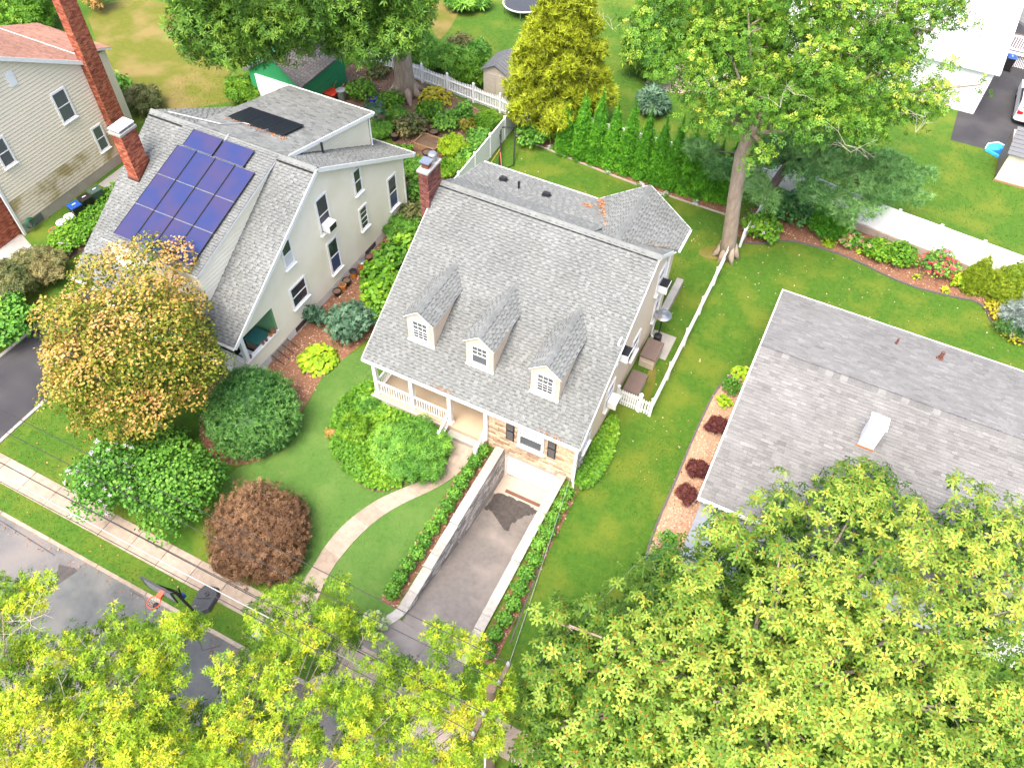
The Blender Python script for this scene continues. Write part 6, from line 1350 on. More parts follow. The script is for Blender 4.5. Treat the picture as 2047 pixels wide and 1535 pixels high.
# ================================================================ PERSON at the hoop (mostly under the leaves)
def person(loc, face):
    t = thing('person', 'person in black cap and dark clothes by the hoop', 'person', loc)
    # skeleton as edges with skin radii
    J = {'pel': (0, 0, .95, .15), 'spi': (0, .01, 1.15, .15), 'che': (0, .02, 1.36, .165), 'nec': (0, 0, 1.50, .06), 'hea': (0, -.02, 1.60, .085), 'top': (0, -.02, 1.70, .09),
         'shl': (.17, .0, 1.42, .075), 'ell': (.26, -.06, 1.16, .05), 'wrl': (.22, -.24, 1.0, .036), 'hal': (.2, -.32, .97, .04), 'shr': (-.17, 0, 1.42, .075), 'elr': (-.26, -.08, 1.17, .05), 'wrr': (-.2, -.28, 1.06, .036), 'har': (-.17, -.36, 1.05, .04),
         'hil': (.1, 0, .9, .11), 'knl': (.13, -.04, .5, .075), 'anl': (.14, .04, .09, .05), 'tol': (.16, -.14, .05, .045), 'hir': (-.1, 0, .9, .11), 'knr': (-.13, -.06, .5, .075), 'anr': (-.15, 0, .09, .05), 'tor': (-.18, -.18, .05, .045)}
    E = [('pel', 'spi'), ('spi', 'che'), ('che', 'nec'), ('nec', 'hea'), ('hea', 'top'), ('che', 'shl'), ('shl', 'ell'), ('ell', 'wrl'), ('wrl', 'hal'), ('che', 'shr'), ('shr', 'elr'), ('elr', 'wrr'), ('wrr', 'har'), ('pel', 'hil'), ('hil', 'knl'), ('knl', 'anl'), ('anl', 'tol'), ('pel', 'hir'), ('hir', 'knr'), ('knr', 'anr'), ('anr', 'tor')]
    K = list(J); me = bpy.data.meshes.new('body'); ca, sa = math.cos(face), math.sin(face)
    me.from_pydata([(J[k][0]*ca-J[k][1]*sa, J[k][0]*sa+J[k][1]*ca, J[k][2]) for k in K], [(K.index(a), K.index(b)) for a, b in E], [])
    o = bpy.data.objects.new('body', me); COL.objects.link(o); o.parent = t
    md = o.modifiers.new('skin', 'SKIN'); 
    if not me.skin_vertices: 
        bpy.context.view_layer.objects.active = o; bpy.ops.mesh.customdata_skin_add()
    for i, k in enumerate(K): me.skin_vertices[0].data[i].radius = (J[k][3], J[k][3]*(.8 if k in ('pel', 'spi', 'che') else 1)); me.skin_vertices[0].data[i].use_root = (k == 'pel')
    md.use_smooth_shade = True; o.modifiers.new('subsurf', 'SUBSURF').levels = 1; o.modifiers['subsurf'].render_levels = 2
    me.materials.append(MATS['cloth_black'])
    R_ = lambda x, y, z: (loc[0]+x*ca-y*sa, loc[1]+x*sa+y*ca, loc[2]+z)
    MB().lathe(R_(0, -.03, 1.50), [(.05, 0), (.085, .06), (.10, .14), (.10, .2), (.04, .22)], 16).build('face', 'skin', t, smooth=True)
    MB().lathe(R_(0, -.02, 1.67), [(.115, 0), (.118, .05), (.09, .12), (.02, .145)], 18).build('cap', 'cloth_black', t, smooth=True)
    MB().prism([R_(-.09, -.1, 1.68), R_(.09, -.1, 1.68), R_(.07, -.22, 1.67), R_(-.07, -.22, 1.67)], (0, 0, .015)).build('cap_brim', 'cloth_black', t)
    for sg in (-1, 1):
        hx_, hy_, hz_ = (sg*.2 if sg > 0 else -.17), (-.33 if sg > 0 else -.37), (.97 if sg > 0 else 1.05); hb = MB()
        for q in range(5): hb.tube([R_(hx_+(q-2)*.018, hy_, hz_), R_(hx_+(q-2)*.022, hy_-.05, hz_-.01*q), R_(hx_+(q-2)*.024, hy_-.08+.01*abs(q-2), hz_-.03)], [.011, .010, .007], 6)
        hb.build('hand', 'skin', t, smooth=True)
    return t
person((-15.38, 5.0, -.12), math.radians(70))
pq = Vector((rc.x+.03, rc.y-.02, rc.z-.22)); tag(MB().lathe(tuple(pq), [(.01, -.118), (.06, -.1), (.1, -.06), (.118, 0), (.1, .06), (.06, .1), (.01, .118)], 18).build('basketball', 'ball_dark', smooth=True), 'dark basketball dropping through the hoop net', 'ball')

# ================================================================ TREES
def tree(name, label, base, tpts, trad, bark, clumps, n, T, size, leaf, tb=.5, ts=.2, flare=.0, nl=10, lr=.12, limb_from=None, group=None, low=-.35, inner=.3, **k):
    t = thing(name, label, 'tree', base, group)
    trunk(t, tpts, trad, bark, flare)
    limbs_to(t, limb_from or tpts[-1], clumps, lr, bark, nl, seed=n)
    P, N, tn = clump_points(clumps, n, low=low, inner=inner, tbase=tb, tspread=ts, **k)
    scatter_mesh('crown', P, N, RNG.uniform(.75, 1.25, len(P))*size, tn, T, LEAF[leaf], t)
    return t
def pxc(lst, squash=.8):
    """clumps from (px, py, z, radius)"""
    return [(*G(x, y, z), r, r, r*squash) for x, y, z, r in lst]
def twigs(parent, pts, n, r, seed, mat='dead_twig', L=1.0):
    rnd = random.Random(seed)
    for p in pts:
        mb = MB(); p = Vector(p)
        for q in range(n):
            d = Vector((rnd.uniform(-1, 1), rnd.uniform(-1, 1), rnd.uniform(-.3, .6))).normalized()*L*rnd.uniform(.6, 1.2); m_ = p+d*.5+Vector((rnd.uniform(-.1, .1), rnd.uniform(-.1, .1), .1))*L
            mb.tube([p, m_, p+d], [r, r*.7, r*.3], 5); e = d.cross(Vector((0, 0, 1)))*.4
            mb.tube([m_, m_+d*.3+e], [r*.6, r*.25], 4); mb.tube([p+d*.75, p+d*1.0-e*.8], [r*.45, r*.2], 4)
        mb.build('dead_branch', mat, parent)

# bottom right oak: long-lobed leaf whorls with orange stalks
OP = [(1060, 1440), (1080, 1270), (1135, 1205), (1230, 1185), (1295, 1215), (1365, 1170), (1390, 1090), (1415, 1020), (1480, 1015), (1545, 960), (1600, 965), (1650, 990), (1710, 950), (1765, 915), (1795, 980), (1870, 1010), (1950, 960), (1990, 1000), (2090, 975), (2090, 1580), (1065, 1580)]
oc = [(*c[:3], c[3]*.8, c[4]*.8, c[5]*.8) for c in autoclumps((3.9, 10.4, 5.0), (5.6, 4.8, 2.6), 20, .33, 3)] + polyclumps(OP, 60, lambda x, y: 4.9, .7, 1.1, 41, .7, 40) + polyclumps(OP, 330, lambda x, y: 6.2+2.9*max(0, 1-((x-1640)/620)**2)*max(0, 1-((y-1330)/520)**2), .32, .72, 31, .7, 18, .08)
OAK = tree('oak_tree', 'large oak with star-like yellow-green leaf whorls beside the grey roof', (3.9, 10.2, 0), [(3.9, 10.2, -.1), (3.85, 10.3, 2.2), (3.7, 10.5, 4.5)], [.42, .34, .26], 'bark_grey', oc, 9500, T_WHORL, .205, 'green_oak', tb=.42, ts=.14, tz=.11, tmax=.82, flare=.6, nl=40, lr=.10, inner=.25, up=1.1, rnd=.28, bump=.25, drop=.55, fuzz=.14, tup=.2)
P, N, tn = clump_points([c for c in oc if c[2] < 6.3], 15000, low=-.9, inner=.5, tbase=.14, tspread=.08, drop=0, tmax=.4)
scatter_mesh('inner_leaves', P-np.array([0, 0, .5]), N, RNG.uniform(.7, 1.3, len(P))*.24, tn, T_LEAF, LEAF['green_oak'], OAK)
# bottom left yellow-green oaks over the road
YP1 = [(-60, 1165), (30, 1150), (65, 1140), (95, 1160), (100, 1195), (50, 1250), (70, 1275), (130, 1285), (190, 1245), (245, 1205), (300, 1245), (360, 1245), (375, 1290), (365, 1400), (400, 1560), (-60, 1560)]
YP2 = [(430, 1340), (480, 1290), (510, 1215), (560, 1175), (610, 1140), (640, 1165), (690, 1165), (700, 1230), (745, 1250), (780, 1330), (830, 1310), (865, 1260), (890, 1270), (930, 1260), (1010, 1295), (1015, 1340), (1000, 1400), (985, 1450), (980, 1560), (395, 1560), (385, 1420)]
yz = lambda x, y: 6.4+(y-1140)/400*2.0
yc1 = pxc([(375, 1243, 6.8, .3), (395, 1258, 6.6, .3), (360, 1262, 6.6, .3), (345, 1238, 6.8, .25)])+polyclumps(YP1, 125, yz, .16, .38, 33, .5, 15, .48)+polyclumps(YP1, 44, lambda x, y: 4.8, .25, .5, 37, .6, 24, .4); yc2 = pxc([(985, 1385, 7.8, .35), (1000, 1400, 8.2, .35), (975, 1410, 8.2, .3), (1005, 1370, 7.6, .3)])+polyclumps(YP2, 140, yz, .15, .35, 34, .5, 15, .5)+polyclumps(YP2, 42, lambda x, y: 4.6, .22, .42, 38, .6, 26, .55)
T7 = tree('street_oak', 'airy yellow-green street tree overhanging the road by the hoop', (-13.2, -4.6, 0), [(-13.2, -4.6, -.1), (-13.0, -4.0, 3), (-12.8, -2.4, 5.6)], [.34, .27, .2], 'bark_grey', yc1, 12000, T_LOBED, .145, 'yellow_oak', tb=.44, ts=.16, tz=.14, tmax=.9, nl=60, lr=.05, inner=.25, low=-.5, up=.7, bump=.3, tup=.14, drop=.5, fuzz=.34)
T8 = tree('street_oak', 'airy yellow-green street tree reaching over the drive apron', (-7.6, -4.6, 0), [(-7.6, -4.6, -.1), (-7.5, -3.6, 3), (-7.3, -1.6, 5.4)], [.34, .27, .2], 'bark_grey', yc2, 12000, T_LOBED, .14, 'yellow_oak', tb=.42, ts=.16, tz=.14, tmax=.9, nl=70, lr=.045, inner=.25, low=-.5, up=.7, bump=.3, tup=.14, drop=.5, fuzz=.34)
twigs(T7, [G(150, 1480, 7.5), G(180, 1300, 7), G(60, 1240, 7.6), G(250, 1500, 7.2), G(130, 1395, 7.5), G(300, 1380, 6.6)], 6, .012, 4, L=.8); twigs(T8, [G(720, 1440, 7), G(600, 1470, 7.2), G(780, 1410, 7), G(560, 1390, 6.8), G(880, 1440, 6.8), G(480, 1370, 6.6)], 6, .011, 6, L=.7)
# maple turning orange, left
mc = autoclumps((-23.1, 12.3, 4.6), (3.6, 3.6, 3.0), 48, .24, 5, -.75) + pxc([(240, 520, 6.2, .9), (300, 505, 6.4, .95), (355, 510, 6.2, .85), (190, 540, 5.6, .85), (150, 600, 4.5, .7), (110, 640, 4, .6), (200, 550, 5.5, .7), (330, 530, 6.2, .7), (280, 520, 6.4, .6), (390, 610, 4.8, .7), (415, 720, 3.6, .7), (125, 770, 2.8, .7), (175, 850, 2.2, .7), (300, 855, 2.5, .7), (160, 560, 5, .6), (240, 880, 2.0, .6), (380, 790, 2.8, .7)])
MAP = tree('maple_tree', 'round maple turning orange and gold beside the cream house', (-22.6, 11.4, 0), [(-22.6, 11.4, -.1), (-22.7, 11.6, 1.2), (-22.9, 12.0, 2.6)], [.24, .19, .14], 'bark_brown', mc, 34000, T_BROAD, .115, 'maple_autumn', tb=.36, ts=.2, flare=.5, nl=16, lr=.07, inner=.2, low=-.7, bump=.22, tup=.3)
# big shade tree in the garden, upper left
bc1 = polyclumps([(350, -40), (365, 40), (400, 90), (440, 130), (480, 140), (520, 105), (570, 100), (640, 85), (690, 85), (730, 95), (790, 90), (845, 45), (850, -40)], 62, lambda x, y: 5.6+(150-y)/190*5.5, .8, 1.5, 35, .8, 26)+[(-28.6, 38.6, 9.8, 4.6, 3.6, 3.2), (-31, 37, 8.2, 2.6, 2.2, 2.0)]
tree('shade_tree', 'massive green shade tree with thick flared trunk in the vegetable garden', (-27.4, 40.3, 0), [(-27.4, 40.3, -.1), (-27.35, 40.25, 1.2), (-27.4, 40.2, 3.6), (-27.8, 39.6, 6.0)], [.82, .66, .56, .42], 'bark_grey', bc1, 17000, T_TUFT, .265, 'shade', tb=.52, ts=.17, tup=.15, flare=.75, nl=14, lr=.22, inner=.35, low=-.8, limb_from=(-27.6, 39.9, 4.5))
# golden conifer
gcl = []
rg = random.Random(8)
for i in range(64):
    f = (i+.5)/64; z = 1.1+8.6*f; R = 3.1*(1-f)**.62*(.6 if z < 2 else 1)+.25; a = i*2.4; r = .5+.45*(1-f)
    gcl.append((-17.0+R*math.cos(a)*.88, 41.9+R*math.sin(a)*.88, z+rg.uniform(-.2, .2), r, r, r*.8))
gcl.append((-17.0, 41.9, 4.2, 1.9, 1.9, 3.6))
tree('golden_conifer', 'tall golden-green conifer over the white fence corner', (-17.0, 41.9, 0), [(-17.0, 41.9, -.1), (-17.0, 41.9, 5), (-17.0, 41.9, 9.5)], [.3, .2, .05], 'bark_brown', gcl, 11000, T_FERN, .32, 'golden', tb=.5, ts=.2, tup=.25, nl=12, lr=.06, limb_from=(-17, 41.9, 3), low=-.6, up=.5)
# arborvitae hedge: every one a tree
ORD = ('first', 'second', 'third', 'fourth', 'fifth', 'sixth', 'seventh', 'eighth', 'ninth', 'tenth', 'eleventh', 'twelfth', 'thirteenth')
axs = [(1128, 312), (1160, 322), (1190, 331), (1220, 341), (1250, 351), (1280, 361), (1310, 371), (1338, 381), (1366, 389), (1392, 396), (1418, 402), (1442, 406)]
for i, (px, py) in enumerate(axs):
    x_, y_, _ = G(px, py-6); h = random.uniform(4.3, 5.1)-(1.1 if i == 0 else 0)-(.5 if i > 9 else 0); cl = []
    for k in range(7):
        f = k/6; r = .55*(1-f**1.9)+.08; cl.append((x_, y_, .45+(h-.55)*f*.95, r, r, h/9+.15))
    t = thing('arborvitae', 'narrow green arborvitae, %s from the golden conifer in the hedge row' % ORD[i] if i else 'shorter arborvitae starting the hedge row next to the golden conifer', 'tree', (x_, y_, 0), 'arborvitae hedge row')
    trunk(t, [(x_, y_, -.05), (x_, y_, h*.8)], [.06, .02], 'bark_brown', 0, 8); core_mass(t, cl, 'thuja', .82)
    P, N, tn = clump_points(cl, 1900, low=-1, inner=.08, bump=.14, up=.25, rnd=.35, tspread=.18, tbase=.62, drop=.8); P[:, 2] = np.maximum(P[:, 2], .05)
    scatter_mesh('crown', P, N, RNG.uniform(.7, 1.2, len(P))*.16, tn, T_FERN, LEAF['thuja'], t)
# leaning ash with its spreading crown
ac_ = polyclumps([(1290, 40), (1300, 95), (1350, 165), (1400, 240), (1440, 262), (1475, 235), (1540, 265), (1600, 262), (1640, 280), (1700, 275), (1770, 275), (1810, 255), (1870, 215), (1865, 170), (1830, 120), (1870, 80), (1920, 30), (1910, -40), (1290, -40)], 120, lambda x, y: 8.6+(340-y)/380*4.6, .55, 1.15, 36, .8, 24)+polyclumps([(1350, 30), (1410, 150), (1490, 190), (1600, 210), (1760, 215), (1800, 150), (1780, -30), (1350, -30)], 26, lambda x, y: 9+(340-y)/380*3.2, 1.0, 1.5, 42, .8, 55)+pxc([(1950, 60, 11, .5), (1960, 170, 10.5, .35), (1900, 130, 11, .5), (1500, 325, 8, .5), (1530, 310, 8.4, .55)])
ASH = tree('ash_tree', 'tall ash with pale leaning trunk and wide feathery crown over the back yards', (-3.5, 35.1, 0), [(-3.5, 35.1, -.1), (-3.55, 35.0, 1.2), G(1468, 400, 4.2), G(1482, 310, 6.8), G(1500, 265, 8.4), G(1535, 215, 9.8)], [.52, .40, .36, .33, .27, .2], 'bark_grey', ac_, 26000, T_SPRIG, .365, 'ash', tb=.44, ts=.18, tup=.25, tz=.03, flare=.45, nl=24, lr=.17, limb_from=G(1500, 265, 8.4), low=-.55, inner=.35, up=.4, rnd=.7, bump=.3)
twigs(ASH, [G(1590, 190, 12.6), G(1560, 215, 11.8), G(1690, 290, 10.8), G(1850, 235, 11), G(1900, 205, 10.5), G(1790, 25, 13.4), G(1830, 55, 13), G(1280, 40, 11.8), G(1225, 60, 11), G(1830, 265, 10.8), G(1700, 305, 10.2), G(1420, 190, 11)], 3, .009, 8, L=1.1)
# soft pine under the ash
pc = pxc([(1400, 300, 3.5, .9), (1440, 340, 3.2, .9), (1500, 370, 3.4, 1.0), (1540, 310, 4.5, 1.1), (1600, 290, 5, 1.2), (1640, 330, 4.4, 1.1), (1690, 300, 4.6, 1.2), (1700, 360, 3.8, 1.1), (1750, 330, 4.2, 1.1), (1760, 385, 3.4, 1.0), (1800, 370, 3.4, 1.0), (1830, 395, 3, .7), (1730, 420, 2.8, .8), (1680, 410, 3, .9), (1630, 390, 3.6, .9), (1530, 400, 3, .8), (1600, 350, 4.4, .9), (1690, 440, 2.3, .6), (1790, 330, 4.2, .9), (1560, 260, 5.8, 1.2), (1650, 260, 5.8, 1.2), (1850, 350, 3.6, .6)], .55)
PIN = tree('white_pine', 'soft dark green pine with purplish trunk under the ash crown', (-3.05, 40.3, 0), [(-3.05, 40.3, -.1), G(1545, 372, 2.0), G(1570, 335, 3.4), G(1590, 300, 4.8)], [.3, .26, .22, .14], 'bark_purple', pc, 6500, T_NEEDLE, .29, 'pine', tb=.55, ts=.2, tup=.2, nl=16, lr=.09, limb_from=G(1575, 325, 3.8), low=-.2, inner=.2, up=.5, bump=.3)

# ================================================================ SHRUBS AND PLANTS
def dome(px, py, r, h, n=9, seed=0, sub=.42, base0=0.0):
    x, y, _ = G(px, py); return autoclumps((x, y, base0+h*.45), (r, r, h*.55), n, sub, seed, -.3)
def bush(px, py, r, h, n, T, s, leaf, name, label, seed=0, **k): return shrub(name, label, 'shrub', dome(px, py, r, h, 10, seed), n, T, s, leaf, base=(*G(px, py)[:2], 0), **k)
yx, yy, _ = G(505, 860)
shrub('yew_bush', 'large dark green clipped yew mound between maple and front lawn', 'shrub', [(yx, yy+.3, 1.0, 2.0, 2.0, 1.35), (yx-.1, yy+.6, 1.7, 1.35, 1.4, 1.0), (yx-.7, yy, .7, 1.2, 1.2, .9), (yx+.7, yy-.1, .75, 1.25, 1.2, .9)], 12000, T_FERN, .15, 'yew', base=(yx, yy, 0), core=.86, tb=.55, ts=.22, tup=.15, low=-.9, inner=.05, bump=.1, drop=.85)
jx, jy, _ = G(525, 1085); shrub('japanese_maple', 'bronze-brown weeping japanese maple mound by the sidewalk', 'shrub', [(jx, jy, .75, 2.0, 1.95, 1.25), (jx-.6, jy+.5, .9, 1.4, 1.4, 1.2), (jx+.7, jy+.1, .8, 1.3, 1.4, 1.15), (jx+1.3, jy-.6, .5, .9, .8, .7), (jx-1.4, jy+.2, .6, .8, .9, .75), (jx+.4, jy+1.3, .7, .9, .8, .8), (jx-.5, jy-1.2, .45, 1.0, .8, .6)], 12000, T_TUFT, .10, 'bronze', base=(jx, jy, 0), core=.85, tb=.55, ts=.2, bump=.11, fuzz=.09, low=-.8, drop=.8, inner=.15, tup=.15)
bush(245, 985, 1.7, 2.6, 6500, T_BROAD, .11, 'green', 'flowering_shrub', 'green shrub dotted with pale lilac flowers next to the sidewalk', 4, tb=.3, flowers=('flower_white', 110, .13))
bush(368, 1010, 1.9, 2.7, 9000, T_BROAD, .11, 'box', 'leafy_shrub', 'dense mid-green shrub between lilac-flowered shrub and bronze maple', 5, tb=.4, tup=.15)
bush(330, 905, 1.2, 1.6, 3000, T_BROAD, .12, 'green', 'leafy_shrub', 'loose green shrub tucked under the orange maple', 15)
bush(820, 915, 1.55, 1.5, 8000, T_TUFT, .13, 'green', 'rounded_shrub', 'rounded feathery green shrub in the ground cover by the porch', 6, tb=.5, bump=.2, fuzz=.1)
bush(708, 868, .75, .8, 1700, T_TUFT, .12, 'bright', 'low_shrub', 'low fresh green shrub in the ground cover bed', 7, tb=.6)
bush(663, 868, .28, .3, 260, T_TUFT, .1, 'maple_autumn', 'fern_clump', 'small orange fern clump at the ground cover edge', 8, tb=.85, stem=False)
bush(740, 815, .6, .5, 700, T_TUFT, .11, 'green', 'low_shrub', 'small dark shrub at the porch corner', 9)
for nm, poly, n_, lf, lab in (('ground_cover', B_COVER, 9500, 'bright', 'bright green ground cover filling the oval front bed'), ('ground_cover', B_SIDE, 3200, 'bright', 'bright green ground cover strip along the house side wall'), ('ground_cover', B_FAR, 2600, 'bright', 'bright leafy bed along the path of the buff house')):
    A = np.array(poly); lo, hi = A.min(0), A.max(0); P = RNG.random((n_*2, 2))*(hi-lo)+lo; P = P[inpoly(P, poly)][:n_]; m_ = len(P)
    hh = .22+.1*np.sin(P[:, 0]*2.3)*np.sin(P[:, 1]*2.9)+RNG.normal(0, .05, m_)+(.25 if poly is B_FAR else 0)
    t_ = .48+.2*np.sin(P[:, 0]*1.5+P[:, 1])+RNG.normal(0, .18, m_)
    o = scatter_mesh(nm, np.c_[P, np.maximum(.05, hh)], np.c_[RNG.normal(0, .45, (m_, 2)), np.ones(m_)], RNG.uniform(.7, 1.3, m_)*.15, np.clip(t_, 0, 1), T_BROAD, LEAF[lf]); tag(o, lab, 'plants', kind='stuff')
# boxwood balls: one row each side of the drive
def boxrow(p, q, n_, label, group):
    for i in range(n_):
        f = i/(n_-1); x_ = p[0]+(q[0]-p[0])*f+random.uniform(-.05, .05); y_ = p[1]+(q[1]-p[1])*f; r = random.uniform(.29, .35)
        shrub('boxwood', label % ORD[i], 'shrub', [(x_, y_, .36, r, r, .34), (x_+.06, y_-.05, .42, r*.8, r*.8, .28)], 520, T_BROAD, .075, 'box', group, base=(x_, y_, 0), core=.8, low=-.8, inner=.05, bump=.06, stem=True, tb=.62, tup=.15)
boxrow((-9.4, 17.2), (-9.4, 9.75), 13, 'round boxwood, %s from the house in the row on the walkway side', 'boxwood row on the walkway side'); boxrow((-5.12, 16.95), (-4.98, 9.4), 12, 'round boxwood, %s from the house in the row on the side lawn', 'boxwood row on the side lawn')
def hosta(px, py, r, n, leaf, label, s=.3, seed=0, name='hosta'):
    x, y, _ = G(px, py); t = thing(name, label, 'plant', (x, y, 0)); k = np.arange(n); a = k*2.4; f = (k+.5)/n; rr = r*np.sqrt(f)
    P = np.c_[x+rr*np.cos(a), y+rr*np.sin(a), .12+(1-f)*r*.55]; N = np.c_[np.cos(a)*f*.9, np.sin(a)*f*.9, np.ones(n)]+RNG.normal(0, .25, (n, 3))
    scatter_mesh('leaves', P, N, RNG.uniform(.8, 1.2, n)*s, np.clip(.55+RNG.normal(0, .22, n), 0, 1), T_BROAD, LEAF[leaf], t); MB().lathe((x, y, 0), [(r*.35, 0), (r*.2, r*.4)], 8).build('crown_base', LEAF['green'], t)
hosta(638, 722, .95, 230, 'lime', 'big lime green hosta at the lawn corner between the houses', .26)
hosta(745, 1250, .55, 90, 'varieg', 'white-edged variegated hosta at the end of the retaining wall', .26); hosta(1480, 748, .4, 60, 'lime', 'yellow-green hosta at the tip of the barberry bed', .22); hosta(1446, 806, .34, 40, 'lime', 'small pale hosta between boxwood and barberry', .2); hosta(870, 200, 1.15, 210, 'yellow', 'yellow hosta clump at the foot of the big garden trunk', .26); hosta(1715, 505, .2, 16, 'lime', 'tiny lime hosta at the flower bed edge', .14)
bush(700, 665, 1.15, 1.5, 2600, T_OAK, .26, 'blue', 'big_leaf_shrub', 'blue-green big-leaved shrub behind the lime hosta', 11, tb=.35); bush(632, 645, .5, 1.1, 600, T_OAK, .28, 'blue', 'big_leaf_shrub', 'single blue-green leafy stem against the clapboard wall', 12, tb=.25)
xh, yh, _ = G(770, 580); shrub('hydrangea', 'tall bright green hydrangea hedge along the cape house wall', 'shrub', [(xh, yh, .8, 1.0, 1.0, .8), (xh-.1, yh+1.2, .9, 1.0, 1.0, .9), (xh+.1, yh+2.4, .8, .9, 1.0, .8), (xh+.3, yh-1.0, .7, .8, .8, .6), (xh-.5, yh+.3, .6, .7, .7, .6)], 3600, T_BROAD, .22, 'bright', base=(xh, yh, 0), tb=.5)
bush(745, 640, .6, .7, 700, T_BROAD, .14, 'green', 'low_shrub', 'small green shrub at the corner of the porch side', 13)
for i, (px, py, r, h, lf, lab) in enumerate(((800, 470, .8, .9, 'green', 'dark undergrowth at the back corner of the cream house'), (820, 440, .7, 1.0, 'olive', 'olive shrub squeezed behind the chimney'), (845, 395, .8, 1.0, 'green', 'leafy bush below the brick chimney'), (835, 350, .8, 1.0, 'green', 'bush near the rear eave of the cream house'), (725, 195, .95, 1.0, 'bright', 'fresh green bush next to the blue glazed pot'), (780, 215, .8, .8, 'bright', 'bright low bush between blue pot and trunk'), (795, 245, .6, .8, 'green', 'yellow-flowered bush in the garden path'), (858, 235, .8, .8, 'bright', 'bright bush below the yellow hosta'), (818, 268, .85, 1.1, 'olive', 'wispy tomato bush in the vegetable garden'), (760, 270, .7, .8, 'green', 'low greens under the kale'), (895, 255, .7, .9, 'green', 'grey-green herb bush by the raised planter'), (925, 245, .5, 1.2, 'green', 'tall thin bean plant by the picket fence'), (905, 310, .7, 1.3, 'lime', 'yellow-green climbing squash beside the chimney'), (935, 320, .7, .8, 'green', 'dark greens at the foot of the vinyl fence'), (960, 285, .7, .7, 'green', 'herb patch along the vinyl fence'), (975, 250, .7, .6, 'bright', 'grassy greens in the fence corner'), (935, 258, .4, .6, 'maple_autumn', 'withered orange plant near the fence'), (800, 320, .7, .7, 'bright', 'bright low greens behind the cream house roof edge'), (900, 345, .7, .7, 'bright', 'bright greens just behind the chimney'), (755, 150, .6, .5, 'olive', 'weedy patch left of the big trunk'))):
    bush(px, py, r*1.22, h*1.1, 1400, T_BROAD if i % 3 else T_TUFT, .15, lf, 'garden_plant', lab, 40+i, flowers=('flower_yellow', 18, .14) if px == 795 else None)
kx, ky, _ = G(757, 262); shrub('kale_plant', 'tall blue-green kale plant on a bare stalk', 'plant', [(kx, ky, 1.5, .55, .55, .35)], 150, T_OAK, .34, 'blue', base=(kx, ky, 0), tb=.65, stem=True)
# behind the picket fence
for i, (px, py, r, h, lf, lab) in enumerate(((845, 125, 1.1, 2.2, 'green', 'dark bush right behind the big trunk'), (875, 140, 1.1, 2.0, 'green', 'dark green bush behind the picket fence'), (905, 150, 1.2, 2.2, 'green', 'bush with pale twigs behind the picket fence'), (940, 170, 1.1, 1.9, 'bright', 'bright bush beside the resin shed'), (955, 135, 1.0, 1.8, 'green', 'dark shrub left of the resin shed'), (925, 120, 1.0, 1.8, 'olive', 'olive shrub at the yard edge behind the fence'), (740, 120, 1.0, 1.4, 'green', 'vine-like shrub climbing the picket fence near the garage'))):
    bush(px, py, r, h, 1500, T_TUFT, .2, lf, 'hedge_shrub', lab, 70+i)
bush(1068, 285, 1.15, 1.3, 2600, T_OAK, .2, 'green', 'oakleaf_shrub', 'dark spreading shrub under the golden conifer', 90, tb=.4)
for i, (px, py) in enumerate(((1100, 298), (1215, 347), (1280, 372), (1330, 392), (1390, 408))): bush(px, py, .18, .22, 60, T_TUFT, .09, 'green', 'flower_clump', 'small white-pink flower clump at the hedge edging, %s from the golden conifer' % ORD[i], 95+i, stem=False, group='flower clumps at the hedge', flowers=('flower_white', 14, .1))
# far left plantings
bush(30, 590, 1.5, 2.0, 3500, T_TUFT, .14, 'olive', 'grey_shrub', 'grey-olive shrub in front of the buff house', 101, tb=.55); bush(95, 560, 1.3, 1.8, 3000, T_TUFT, .14, 'olive', 'grey_shrub', 'brownish olive shrub between side drive and buff house', 102, tb=.7); bush(25, 665, 1.6, 1.8, 3600, T_BROAD, .16, 'green', 'leafy_shrub', 'dark green shrub along the dark side drive', 103)
bush(120, 510, .7, .7, 700, T_BROAD, .16, 'bright', 'hydrangea', 'green hydrangea with a few white heads by the hose', 104, flowers=('flower_white', 30, .1))
bush(235, 195, 1.1, 1.5, 1500, T_BROAD, .2, 'green', 'leafy_shrub', 'green shrub behind the tall brick chimney', 105); bush(290, 215, 1.1, 1.4, 1500, T_TUFT, .18, 'olive', 'grey_shrub', 'grey-green shrub at the edge of the dry lawn', 106); bush(60, 60, 2.4, 3.0, 3600, T_TUFT, .24, 'bright', 'leafy_tree', 'yellow-green foliage beyond the brown roof', 107)
bush(495, 200, 1.2, 1.4, 1500, T_TUFT, .2, 'bright', 'hedge_shrub', 'bright weeds in front of the green garage', 108); bush(20, 20, 2.2, 2.6, 2500, T_TUFT, .24, 'green', 'leafy_tree', 'green foliage at the corner beyond the buff house', 109)
bt = bush(200, 20, 1.0, 2.2, 900, T_TUFT, .2, 'maple_autumn', 'small_tree', 'small orange-leaved tree on the dry lawn by the brick chimney', 110, tb=.7)
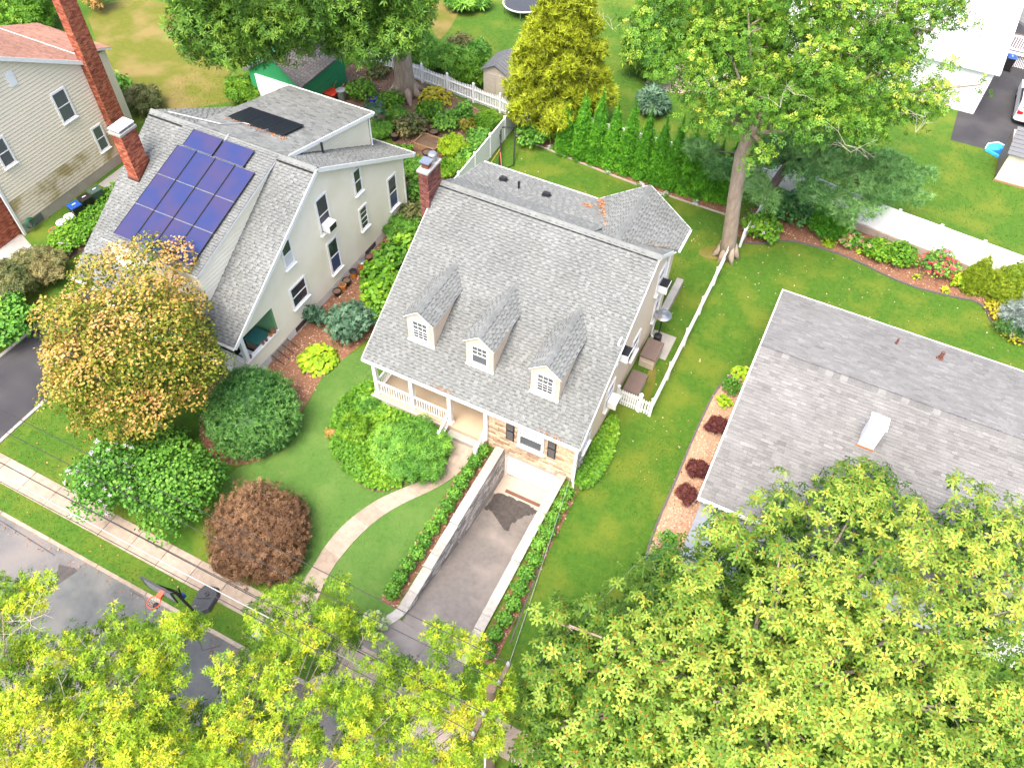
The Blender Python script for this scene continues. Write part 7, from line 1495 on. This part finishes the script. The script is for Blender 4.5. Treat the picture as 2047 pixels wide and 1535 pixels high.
# right-hand rear bed
for (px, py, r, h, n_, T_, s, lf, nm, lab, fl) in ((1515, 468, 1.05, 1.2, 2400, T_BROAD, .16, 'bright', 'hydrangea', 'green hydrangea with cream heads next to the leaning trunk', ('flower_white', 26, .12)), (1578, 440, 1.25, 1.7, 3000, T_BROAD, .14, 'yew', 'holly_bush', 'dark glossy holly behind the hydrangea', None), (1534, 478, .55, .55, 900, T_BROAD, .09, 'box', 'boxwood', 'clipped boxwood ball in the corner of the rear bed', None), (1645, 462, 1.2, 1.3, 3000, T_FERN, .16, 'thuja', 'arborvitae_bush', 'bright mounded arborvitae under the pine', None), (1695, 490, .65, .8, 900, T_BROAD, .12, 'green', 'flowering_shrub', 'low shrub with salmon flowers at the timber wall', ('flower_salmon', 70, .12)), (1746, 510, .8, .9, 1700, T_BROAD, .14, 'bright', 'hydrangea', 'green shrub with pinkish heads left of the roses', ('flower_salmon', 10, .12)), (1792, 522, .95, .9, 2000, T_BROAD, .14, 'bright', 'leafy_shrub', 'plain bright green shrub beside the rose bush', None), (1868, 545, 1.0, 1.2, 1500, T_BROAD, .11, 'green', 'rose_bush', 'rose bush covered in red-pink blooms', ('flower_red', 60, .17)), (1912, 568, .5, .6, 500, T_BROAD, .12, 'lime', 'low_shrub', 'small lime shrub between roses and cone arborvitae', None), (1886, 583, .22, .25, 60, T_BROAD, .1, 'lime', 'flower_clump', 'tiny yellow flower clump at the bed edge', ('flower_yellow', 14, .12)), (1832, 556, .2, .25, 60, T_BROAD, .1, 'lime', 'flower_clump', 'lime tuft in front of the rose bush', None), (1655, 490, .35, .35, 200, T_TUFT, .12, 'lime', 'low_shrub', 'grassy lime clump in the mulch under the pine', None)):
    bush(px, py, r, h, n_, T_, s, lf, nm, lab, px, flowers=fl)
for (px, py, r, h, lab) in ((1940, 575, .75, 2.0, 'pointed golden arborvitae beside the roses'), (2000, 590, 1.15, 2.1, 'broad golden arborvitae globe by the white fence')):
    x, y, _ = G(px, py); cl = [(x, y, .3+h*.8*f, r*(1-f**1.5*.85), r*(1-f**1.5*.85), h*.22) for f in (0, .2, .4, .6, .8, 1)]
    shrub('cone_arborvitae', lab, 'shrub', cl, 3600, T_FERN, .13, 'thuja_gold', base=(x, y, 0), core=.85, low=-1, inner=.05, bump=.1)
x, y, _ = G(2035, 655); shrub('blue_spruce', 'silver-blue spruce at the corner of the rear bed', 'shrub', [(x, y, .7, 1.0, 1.0, .6), (x+.2, y+.3, 1.3, .7, .7, .5), (x-.5, y-.1, .6, .6, .6, .4), (x, y, 1.7, .4, .4, .4)], 800, T_NEEDLE, .24, 'spruce', base=(x, y, 0)); bush(2020, 660, .9, .8, 1400, T_NEEDLE, .16, 'yew', 'yew_bush', 'dark low yew in front of the silver spruce', 131)
x, y, _ = G(1995, 640); shrub('euonymus', 'low golden euonymus strip along the bed edging', 'shrub', [(x-.3, y+.7, .2, .45, .45, .25), (x, y, .2, .45, .5, .25), (x+.3, y-.6, .2, .45, .45, .25), (x+.8, y-1.1, .2, .5, .4, .25)], 1300, T_BROAD, .1, 'yellow', base=(x, y, 0), tb=.5, stem=False)
# bed of the right house
for (px, py, lab) in ((1430, 858, 'maroon barberry nearest the small hosta'), (1392, 945, 'maroon barberry in the middle of the chip bed'), (1370, 995, 'maroon barberry nearest the street in the chip bed')): bush(px, py, .5, .72, 4200, T_LEAF, .06, 'barberry', 'barberry', lab, px, bump=.05, fuzz=.03, core=.85)
bush(1460, 780, .5, .7, 1400, T_BROAD, .08, 'box', 'boxwood', 'dark boxwood ball near the tip of the chip bed', 141, bump=.05); bush(1336, 1082, .36, .5, 700, T_BROAD, .08, 'green', 'boxwood', 'small boxwood by the downspout of the right house', 142); bush(1332, 1130, .75, .9, 1700, T_BROAD, .11, 'yew', 'yew_bush', 'dark evergreen at the street end of the chip bed', 143)
# left of road: hedge shrub under wires
bush(470, 1120, .6, .7, 700, T_LEAF, .09, 'yew', 'low_shrub', 'small dark evergreen between leafy shrub and bronze maple', 144)
for (a, b, lab) in (((1270, 60), 13, 'bare twigs'),): pass
# background planting beyond the fences
for i, (px, py, r, h, lf, lab) in enumerate(((1290, 150, 2.0, 3.2, 'ash', 'loose tree behind the golden conifer'), (1300, 225, .9, 1.6, 'blue', 'blue-green young spruce on the far lawn'), (1350, 90, 2.4, 4.0, 'green', 'tree beside the pink patio'), (1520, 60, 3.0, 5.0, 'shade', 'dark tree mass behind the ash'), (1700, 60, 3.2, 5.2, 'shade', 'dark green tree in front of the white house'), (930, 15, 1.4, 1.6, 'green', 'bush at the far yard edge'), (640, 20, 2.5, 4.0, 'shade', 'dark tree behind the green garage'))):
    bush(px, py, r, h, 2400, T_TUFT, .3, lf, 'background_tree', lab, 150+i)
fp = thing('trampoline', 'grey trampoline half hidden behind the golden conifer', 'trampoline', (*G(1045, 25)[:2], 0)); p = G(1045, 25); MB().lathe((p[0], p[1], .7), [(1.35, 0), (1.35, .02)], 30).build('bed', 'base_grey', fp); MB().tube([(p[0]+1.5*math.cos(6.283*q/30), p[1]+1.5*math.sin(6.283*q/30), .72) for q in range(31)], .06, 8, cap=False).build('rim', 'blind', fp)
for a in range(5): MB().tube([(p[0]+1.45*math.cos(a*1.257), p[1]+1.45*math.sin(a*1.257), 0), (p[0]+1.45*math.cos(a*1.257), p[1]+1.45*math.sin(a*1.257), .7)], .035, 6).build('leg', 'steel', fp)
